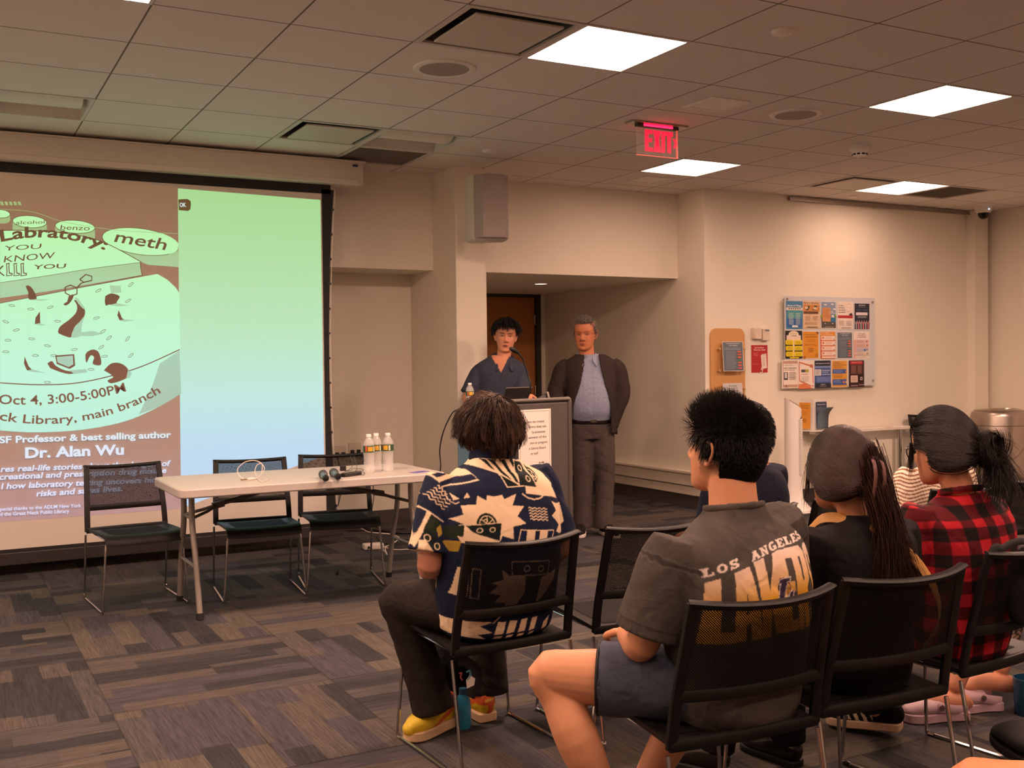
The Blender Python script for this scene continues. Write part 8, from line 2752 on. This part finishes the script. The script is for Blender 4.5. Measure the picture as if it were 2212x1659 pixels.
# =================================================================== people half hidden in the first row, and at the frame edge
def person_navy():
    B = basis(0); hB = basis(4, -6); s = 1.0
    c = np.array([2.975, 3.43]); hc = np.array([3.0, 3.455, 1.07])
    mb = MB(); add_head(mb, hc, hB, s)
    mb.limb([(2.985, 3.40, .90), (3.0, 3.41, .97), hc+np.array([0, -.02, -.05])], [(.065, .06), (.054, .054), (.05, .055)], 16, 4)
    torso(mb, c, B, [(.47, .13, .10, 0), (.7, .13, .09, 0), (.85, .14, .085, 0), (.92, .08, .06, -.01)])
    arms = []
    for sd in (-1, 1):
        a = np.array([c[0]+sd*.145, c[1], .90]); e = np.array([c[0]+sd*.18, c[1]+.06, .65]); w = np.array([c[0]+sd*.08, c[1]+.27, .62]); arms.append((a, e, w))
        mb.limb([a+np.array([-sd*.06, 0, -.05]), (a+e)/2, e, (e+w)/2, w], [.03, .036, .034, .034, .024], 14, 3); add_hand(mb, w, np.array([-sd*.4, .7, -.1]), (0, 0, -1), .9, .6, sd)
    legs = []
    for sd in (-1, 1):
        h = np.array([c[0]+sd*.085, c[1]+.02, .5]); k = np.array([c[0]+sd*.11, c[1]+.44, .49]); a = np.array([c[0]+sd*.11, c[1]+.46, .09]); legs.append((h, k, a))
        mb.limb([h, (h+k)/2, k, (k+a)/2, a], [.07, .062, .05, .046, .034], 14, 3)
    body = make_body(mb, 'person in a dark navy top, mostly hidden behind the spiky-haired head', .006, lambda V: head_paint(V, hc, hB, s, '#c98c6a'), (c[0], c[1], 0))
    mb = MB(); torso(mb, c, B, [(.44, .155, .12, .0), (.52, .16, .13, -.01), (.7, .155, .13, -.03), (.82, .162, .12, -.025), (.885, .15, .10, -.02), (.92, .10, .08, -.015), (.945, .066, .064, -.012)])
    for a, e, w in arms:
        v = e-a; mb.limb([a-v*.1, a+v*.1, a+v*.5, e, e+(w-e)*.7], [.05, .062, .06, .055, .048], 18, 4, round_caps=False)
    garment('top', mb, body, M_CLOTH2, col='#16192a', voxel=.008, smooth=4, fold=dict(amp=.003, freq=20, seed=81))
    mb = MB(); torso(mb, c, B, [(.42, .15, .12, .02), (.5, .16, .13, .02), (.56, .155, .12, .01)])
    for h, k, a in legs: mb.limb([h, (h+k)/2, k, (k+a)/2, a], [.085, .078, .064, .056, .055], 16, 4, round_caps=False)
    garment('trousers', mb, body, M_CLOTH, col='#1a191d', voxel=.009, smooth=3)
    for h, k, a in legs: shoe(body, (a[0], a[1]-.06, .002), (0, 1, 0), .25, .095, '#8a7a6c', .08, 'shoe', .025, col='#1c1817')
    HM = hair_mat('hair_black', '#080606', '#1d1512', .5)
    msk = lambda q: ~((q[:, 1] > .05) & (q[:, 2] < .06)) & (q[:, 2] > -.07) & ~((np.abs(q[:, 0]) > .055) & (q[:, 1] > .01) & (q[:, 2] < .0))
    def df(p, t, ids):
        q = (p-hc)@hB.T; nn = q/(np.linalg.norm(q, axis=1, keepdims=True)+1e-6); d = q-np.array([0, -.04, .11])
        return (d*6+np.array([0, 0, -.5])+nn*.2+ids*.08)@hB
    short_hair(body, hc, hB, s, 1800, msk, HM, lambda q: .028+0*q[:, 0], df, .0016, 82, 1.05, msk, .02, 6, coll=scoll(s, 1.06), off=.03)


def person_striped():
    B = basis(6); hB = basis(8, -25); s = .95
    c = np.array([4.12, 3.42]); hc = np.array([4.175, 3.46, 1.0])
    mb = MB(); add_head(mb, hc, hB, s)
    mb.limb([(c[0]-.01, c[1]-.01, .82), (c[0]+.02, c[1]+.01, .90), hc+np.array([0, -.03, -.05])], [(.06, .06), (.05, .05), (.048, .05)], 16, 4)
    torso(mb, c, B, [(.47, .13, .10, 0), (.7, .13, .09, 0), (.80, .14, .085, 0), (.87, .08, .06, .02)])
    arms = []
    for sd in (-1, 1):
        a = np.array([c[0]+sd*.165, c[1]+.01, .835]); e = np.array([c[0]+sd*.235, c[1]+.05, .62]); w = np.array([c[0]+sd*.12, c[1]+.26, .60]); arms.append((a, e, w))
        mb.limb([a+np.array([-sd*.06, 0, -.05]), (a+e)/2, e, (e+w)/2, w], [.03, .036, .034, .034, .024], 14, 3); add_hand(mb, w, np.array([-sd*.4, .7, -.1]), (0, 0, -1), .88, .6, sd)
    legs = []
    for sd in (-1, 1):
        h = np.array([c[0]+sd*.085, c[1]+.04, .5]); k = np.array([c[0]+sd*.11, c[1]+.45, .49]); a = np.array([c[0]+sd*.11, c[1]+.46, .09]); legs.append((h, k, a))
        mb.limb([h, (h+k)/2, k, (k+a)/2, a], [.07, .062, .05, .046, .034], 14, 3)
    body = make_body(mb, 'person in a cream and brown striped shirt, hidden behind the checked shirt wearer', .006, lambda V: head_paint(V, hc, hB, s, '#cf9170'), (c[0], c[1], 0))
    mb = MB(); torso(mb, c, B, [(.44, .16, .12, .0), (.52, .165, .13, -.01), (.68, .165, .13, -.02), (.77, .175, .12, -.015), (.83, .17, .10, -.005), (.865, .12, .085, .005), (.89, .07, .066, .015)])
    for a, e, w in arms:
        v = e-a; mb.limb([a-v*.1, a+v*.1, a+v*.5, e, e+(w-e)*.75], [.052, .072, .078, .078, .06], 18, 4, round_caps=False)
    def cf(V, Nn):
        k = V[:, 2]+.10*(V[:, 0]-c[0])*np.sign(V[:, 0]-c[0])*-1.2+.012*np.sin(V[:, 0]*28)+.006*np.sin(V[:, 1]*60)
        m = np.clip((np.abs((k/.0165) % 1-.5)-.30)*18+.5, 0, 1)[:, None]
        return np.array(lin('#ecdcc8'))*(1-m)+np.array(lin('#8a5c46'))*m
    garment('shirt', mb, body, M_CLOTH2, voxel=.0075, smooth=4, sub=1, fold=dict(amp=.005, freq=22, seed=91), colfn=cf)
    mb = MB(); torso(mb, c, B, [(.42, .15, .12, .02), (.5, .16, .13, .02), (.56, .155, .12, .01)])
    for h, k, a in legs: mb.limb([h, (h+k)/2, k, (k+a)/2, a], [.085, .078, .064, .056, .055], 16, 4, round_caps=False)
    garment('trousers', mb, body, M_CLOTH, col='#2b2626', voxel=.009, smooth=3)
    for h, k, a in legs: shoe(body, (a[0], a[1]-.06, .002), (0, 1, 0), .24, .092, '#8a7a6c', .08, 'shoe', .025, col='#1c1817')
    HM = hair_mat('hair_darkbrown', '#0f0a09', '#33231d', .5)
    msk = lambda q: ~((q[:, 1] > .05) & (q[:, 2] < .06)) & (q[:, 2] > -.07) & ~((np.abs(q[:, 0]) > .055) & (q[:, 1] > .01) & (q[:, 2] < .0))
    def df(p, t, ids):
        q = (p-hc)@hB.T; d = q-np.array([0, -.04, .11])
        return (d*6+np.array([0, 0, -.5])+ids*.08)@hB
    short_hair(body, hc, hB, s, 1500, msk, HM, lambda q: .05+0*q[:, 0], df, .0016, 92, 1.08, msk, .08, 6, coll=scoll(s, 1.1), off=.03)


def person_clogs():
    B = basis(-6); hB = basis(0); s = .97
    c = np.array([3.98, 2.40]); hc = np.array([3.99, 2.42, 1.10])
    mb = MB(); add_head(mb, hc, hB, s)
    mb.limb([(c[0], c[1]-.02, .88), (c[0], c[1]-.02, .97), hc+np.array([0, -.02, -.05])], [(.06, .06), (.05, .05), (.048, .05)], 16, 4)
    torso(mb, c, B, [(.47, .13, .10, 0), (.7, .13, .09, 0), (.85, .14, .085, 0), (.92, .08, .06, 0)])
    arms = []
    for sd in (-1, 1):
        a = np.array([c[0]+sd*.15, c[1], .875]); e = np.array([c[0]+sd*.2, c[1]+.06, .63]); w = np.array([c[0]+sd*.08, c[1]+.26, .60]); arms.append((a, e, w))
        mb.limb([a+np.array([-sd*.06, 0, -.05]), (a+e)/2, e, (e+w)/2, w], [.03, .036, .034, .034, .024], 14, 3); add_hand(mb, w, np.array([-sd*.4, .7, -.1]), (0, 0, -1), .88, .6, sd)
    legs = [(np.array([3.90, 2.42, .5]), np.array([3.60, 2.74, .49]), np.array([3.40, 2.745, .125]), np.array([3.255, 2.79, .05]), np.array([3.43, 2.725, .055])),
            (np.array([4.05, 2.44, .5]), np.array([3.86, 2.80, .49]), np.array([3.665, 2.745, .155]), np.array([3.52, 2.775, .09]), np.array([3.69, 2.715, .085]))]
    for h, k, a, toe, heel in legs:
        mb.limb([h, (h+k)/2, k, k*.6+a*.4, a], [.07, .062, .05, .05, .034], 16, 4)
        mb.limb([heel, heel*.75+a*.25+np.array([0, 0, -.01]), a*.35+toe*.65+np.array([0, 0, -.005]), toe], [.026, .034, .034, .026], 14, 4)
    body = make_body(mb, 'person seated beyond the right edge, only bare ankles and pale pink clogs in view', .005, lambda V: head_paint(V, hc, hB, s, '#c98a6c'), (c[0], c[1], 0))
    mb = MB(); torso(mb, c, B, [(.43, .16, .12, 0), (.52, .165, .13, -.01), (.7, .16, .13, -.02), (.82, .168, .12, -.02), (.885, .15, .10, -.01), (.92, .10, .08, -.01), (.945, .066, .064, -.01)])
    for a, e, w in arms:
        v = e-a; mb.limb([a-v*.1, a+v*.1, a+v*.5, e, e+(w-e)*.7], [.05, .062, .06, .055, .048], 18, 4, round_caps=False)
    garment('top', mb, body, M_CLOTH2, col='#5a4a48', voxel=.009, smooth=3)
    mb = MB(); torso(mb, c, B, [(.42, .15, .12, .02), (.5, .16, .13, .02), (.56, .155, .12, .01)])
    for h, k, a, toe, heel in legs: mb.limb([h, (h+k)/2, k, k*.5+a*.5, k*.12+a*.88], [.085, .075, .06, .05, .043], 16, 4, round_caps=False)
    rr = np.random.default_rng(8)
    def print_(V, Nn):
        n = np.sin(V[:, 0]*150+np.sin(V[:, 2]*130)*2)*np.sin(V[:, 2]*140+np.sin(V[:, 1]*150)*2)
        return np.where((n > .25)[:, None], np.array(lin('#b89a86')), np.array(lin('#4a3c38')))
    garment('leggings', mb, body, M_CLOTH, voxel=.006, smooth=2, colfn=print_)
    for h, k, a, toe, heel in legs:
        d = nrm((toe-heel)*(1, 1, 0)); up = np.array([0, 0, 1.0]); x = np.cross(d, up)
        tip = toe+d*.05
        base = heel.copy(); base[2] = 0; tilt = .0
        if heel[2] > .07: base = heel+d*.06; base[2] = .0
        mb = MB(); L_ = .19 if heel[2] > .07 else .25
        prof = [(0, .36), (.1, .44), (.4, .40), (.7, .50), (.9, .44), (1, .22)]
        outl = [(.1*p[1], L_*p[0]) for p in prof]+[(-.1*p[1], L_*p[0]) for p in prof[::-1]]
        P = smooth_path([(u, v, 0) for u, v in outl+[outl[0]]], 4)[:-1]
        mb.prism([(p[0], p[1]) for p in P], base+np.array([0, 0, .002]), x, d, up, .034)
        M_CL = mat('clog_pink', '#c3a3ae', .5, var=.04)
        o = build(mb, 'clog', M_CL, body, smooth=40, bevel=.008)
        mb = MB()
        mb.limb([base+d*L_*.5+up*.055, base+d*L_*.72+up*.055, base+d*L_*.9+up*.045], [(.046, .034), (.05, .032), (.036, .022)], 18, 4, side=x)
        for sd in (-1, 1): mb.tube(smooth_path([base+d*L_*.05+x*sd*.035+up*.04, base+d*L_*.3+x*sd*.043+up*.05, base+d*L_*.55+x*sd*.046+up*.06], 3), [(.018, .005)]*7, 8, side=up)
        build(mb, 'clog_upper', M_CL, o, smooth=50)
        mb = MB(); mb.lathe([(.011, 0), (.011, .004), (0, .005)], base+d*L_*.5-x*.052+up*.062, 14, axis=-x); build(mb, 'rivet', mat('rivet_brown', '#5a4844', .5), o)
    HM = hair_mat('hair_darkbrown', '#0f0a09', '#33231d', .5)
    msk = lambda q: ~((q[:, 1] > .05) & (q[:, 2] < .06)) & (q[:, 2] > -.07)
    build(cap_mesh(hc, hB, scoll(s, 1.1), msk), 'hair', MATS['scalp_hair_darkbrown'], body)


def person_corner():
    B = basis(-8); hB = basis(-6); s = 1.0
    c = np.array([2.24, 0.98]); hc = np.array([2.24, 1.0, 1.14])
    mb = MB(); add_head(mb, hc, hB, s)
    mb.limb([(c[0], c[1]-.02, .9), (c[0], c[1]-.02, 1.0), hc+np.array([0, -.02, -.05])], [(.06, .06), (.05, .05), (.048, .05)], 16, 4)
    torso(mb, c, B, [(.47, .13, .10, 0), (.7, .13, .09, 0), (.88, .15, .085, 0), (.95, .08, .06, 0)])
    arms = []
    for sd in (-1, 1):
        a = np.array([c[0]+sd*.16, c[1], .91]); e = np.array([c[0]+sd*.2, c[1]+.06, .66]); w = np.array([c[0]+sd*.06, c[1]+.22, .61]); arms.append((a, e, w))
        mb.limb([a+np.array([-sd*.06, 0, -.05]), (a+e)/2, e, (e+w)/2, w], [.03, .036, .036, .034, .026], 14, 3); add_hand(mb, w, np.array([-sd*.4, .7, -.1]), (0, 0, -1), .9, .6, sd)
    K = at(2105, 1668, 2.34)
    legs = [(np.array([2.16, 1.02, .51]), np.array([K[0], K[1], K[2]-.035]), np.array([2.10, 1.50, .09])), (np.array([2.34, 1.02, .51]), np.array([2.52, 1.50, .53]), np.array([2.69, 1.85, .26]))]
    for h, k, a in legs:
        mb.limb([h, (h+k)/2, k-(k-h)*.1, k, k*.85+a*.15, k*.55+a*.45, a], [.085, .08, .066, .062, .056, .056, .036], 18, 4)
    mb.limb([legs[0][2], legs[0][2]+np.array([0, .08, -.05]), legs[0][2]+np.array([0, .17, -.07])], [.036, .034, .022], 12, 3)
    ft = legs[1][2]
    mb.limb([ft, ft+np.array([.03, .08, .0]), ft+np.array([.05, .18, .02])], [.036, .034, .022], 12, 3)
    body = make_body(mb, 'person in the bottom right corner, only one bare knee and a black sandal in view', .0055, lambda V: head_paint(V, hc, hB, s, '#d08a60'), (c[0], c[1], 0))
    mb = MB(); torso(mb, c, B, [(.43, .165, .12, 0), (.52, .17, .13, -.01), (.7, .165, .13, -.02), (.85, .175, .12, -.02), (.92, .155, .10, -.01), (.955, .10, .08, -.01), (.98, .066, .064, -.01)])
    for a, e, w in arms:
        v = e-a; mb.limb([a-v*.1, a+v*.1, a+v*.5, e], [.05, .064, .062, .058], 18, 4, round_caps=False)
    garment('top', mb, body, M_CLOTH2, col='#6a6460', voxel=.009, smooth=3)
    mb = MB(); torso(mb, c, B, [(.42, .15, .12, .02), (.5, .17, .13, .02), (.56, .165, .12, .01)])
    for h, k, a in legs: mb.limb([h, h*.5+k*.5, h*.3+k*.7], [.10, .098, .09], 18, 4, round_caps=False)
    garment('shorts', mb, body, M_CLOTH, col='#33323a', voxel=.009, smooth=3)
    d = nrm([.22, .95, .18]); up = nrm(np.array([-.25, -.25, 1.0])-d*np.dot(d, [-.25, -.25, 1.0])); x = np.cross(d, up)
    b0 = ft+np.array([-.02, -.05, -.05])
    prof = [(0, .34), (.1, .44), (.4, .40), (.7, .50), (.9, .44), (1, .2)]
    outl = [(.1*p[1], .27*p[0]) for p in prof]+[(-.1*p[1], .27*p[0]) for p in prof[::-1]]
    P = smooth_path([(u, v, 0) for u, v in outl+[outl[0]]], 4)[:-1]
    mb = MB(); mb.prism([(p[0], p[1]) for p in P], b0, x, d, up, .028); o = build(mb, 'sandal', M_BLACKMATTE, body, smooth=40, bevel=.006)
    mb = MB(); mb.limb([b0+d*.14+up*.06, b0+d*.2+up*.055, b0+d*.24+up*.04], [(.05, .03), (.05, .03), (.04, .02)], 16, 3, side=x); build(mb, 'sandal_strap', M_BLACKMATTE, o)
    HM = hair_mat('hair_darkbrown', '#0f0a09', '#33231d', .5)
    msk = lambda q: ~((q[:, 1] > .05) & (q[:, 2] < .06)) & (q[:, 2] > -.07)
    build(cap_mesh(hc, hB, scoll(s, 1.1), msk), 'hair', MATS['scalp_hair_darkbrown'], body)


person_navy()
person_striped()
person_clogs()
person_corner()

# =================================================================== things on the floor and on the chairs
bc = np.array([1.775, 3.78, 0])
t = thing('backpack', bc, 'small black backpack on the floor between the yellow sneakers', 'backpack')
mb = MB()
mb.limb([bc+np.array([0, 0, .02]), bc+np.array([0, 0, .10]), bc+np.array([0, .0, .20]), bc+np.array([.005, .01, .27]), bc+np.array([.01, .015, .30])], [(.105, .07), (.115, .08), (.108, .072), (.085, .055), (.05, .03)], 22, 4, side=(1, -.2, 0), power=2.6)
me = remesh(mb, .006, 3); folds(me, .004, 30, (0, 0, 1), 5); set_col(me, np.array(lin('#120f10')))
o = finish(me, 'bag_body', M_CLOTH, t, smooth=0); me.polygons.foreach_set('use_smooth', np.ones(len(me.polygons), dtype=bool))
def bg(x, y, d=3.78): return at(820+x/3.26, 1150+y/3.26, d)
mb = MB(); P = smooth_path([bg(560, 905), bg(610, 915), bg(660, 950), bg(685, 990), bg(680, 1060), bg(655, 1120), bg(635, 1160)], 4); mb.tube(P, [(.018, .004)]*len(P), 8, side=(.9, -.4, 0)); build(mb, 'strap', M_BLACKMATTE, t)
mb = MB(); mb.prism([(0, 0), (.026, .012), (.03, .035), (.012, .048), (-.002, .03)], bg(614, 1100, 3.735), (.88, -.47, 0), UP, (-.47, -.88, 0), .002); build(mb, 'reflective_patch', M_PAPER, t, smooth=0)
mb = MB(); P = smooth_path([bg(612, 985, 3.735), bg(636, 975, 3.735), bg(640, 1010, 3.735), bg(618, 1040, 3.735)], 3); mb.tube(P, .0035, 6); build(mb, 'blue_cord', mat('cord_blue', '#4c93b0', .5), t)
mb = MB(); P = smooth_path([bg(560, 995, 3.70), bg(580, 990, 3.70), bg(570, 1020, 3.70), bg(585, 1040, 3.70)], 3); mb.tube(P, .0028, 6); build(mb, 'embroidery', mat('thread_pink', '#a04a58', .6), t)
wb = atz(820+590/3.26, 1150+1375/3.26, 0)
t = thing('drink_bottle', wb, 'small clear blue drink bottle on the floor beside the yellow sneakers', 'bottle')
gm, nt, N, L, b = new_mat('clear_blue'); b.inputs['Base Color'].default_value = (*lin('#2f8fb8'), 1); b.inputs['Roughness'].default_value = .1; b.inputs['Alpha'].default_value = .75
mb = MB(); mb.lathe([(0, .002), (.026, 0), (.03, .008), (.03, .09), (.026, .11), (.014, .13)], wb, 24); build(mb, 'body', gm, t, smooth=50)
mb = MB(); mb.lathe([(.015, .128), (.015, .15), (0, .152)], wb, 20); build(mb, 'cap', mat('cap_blue', '#2a5a78', .4), t)
tb_ = atz(2222, 1543, 0)
t = thing('blue_tumbler', tb_, 'deep blue cup standing on the floor at the right edge', 'cup')
mb = MB(); mb.lathe([(0, 0), (.046, 0), (.05, .006), (.056, .14), (.056, .142), (.052, .142), (.046, .012), (0, .012)], tb_, 32); build(mb, 'body', mat('tumbler_blue', '#1d4d68', .35), t, smooth=50)
ky = atz(2190, 1500, .02)+np.array([0, 0, 0])
hb_ = at(2212, 1232, 3.30)
t = thing('black_handbag', hb_, 'black handbag hung on the chair of the person in checks', 'bag')
mb = MB(); mb.limb([hb_+np.array([0, 0, -.12]), hb_+np.array([0, 0, -.05]), hb_+np.array([0, 0, .015]), hb_+np.array([0, 0, .045])], [(.08, .022), (.085, .025), (.075, .02), (.05, .01)], 20, 4, side=(.99, .1, 0), power=2.6)
me = remesh(mb, .006, 2); folds(me, .003, 30, (0, 0, 1), 9); set_col(me, np.array(lin('#141011')))
o = finish(me, 'bag_body', M_CLOTH, t, smooth=0); me.polygons.foreach_set('use_smooth', np.ones(len(me.polygons), dtype=bool))
mb = MB(); P = smooth_path([at(2141, 1200, 3.2), at(2150, 1182, 3.2), at(2166, 1184, 3.2), at(2185, 1174, 3.22), at(2214, 1170, 3.24), at(2235, 1195, 3.24)], 4); mb.tube(P, [(.011, .003)]*len(P), 8, side=(0, .3, 1)); build(mb, 'handle', M_BLACKMATTE, t)
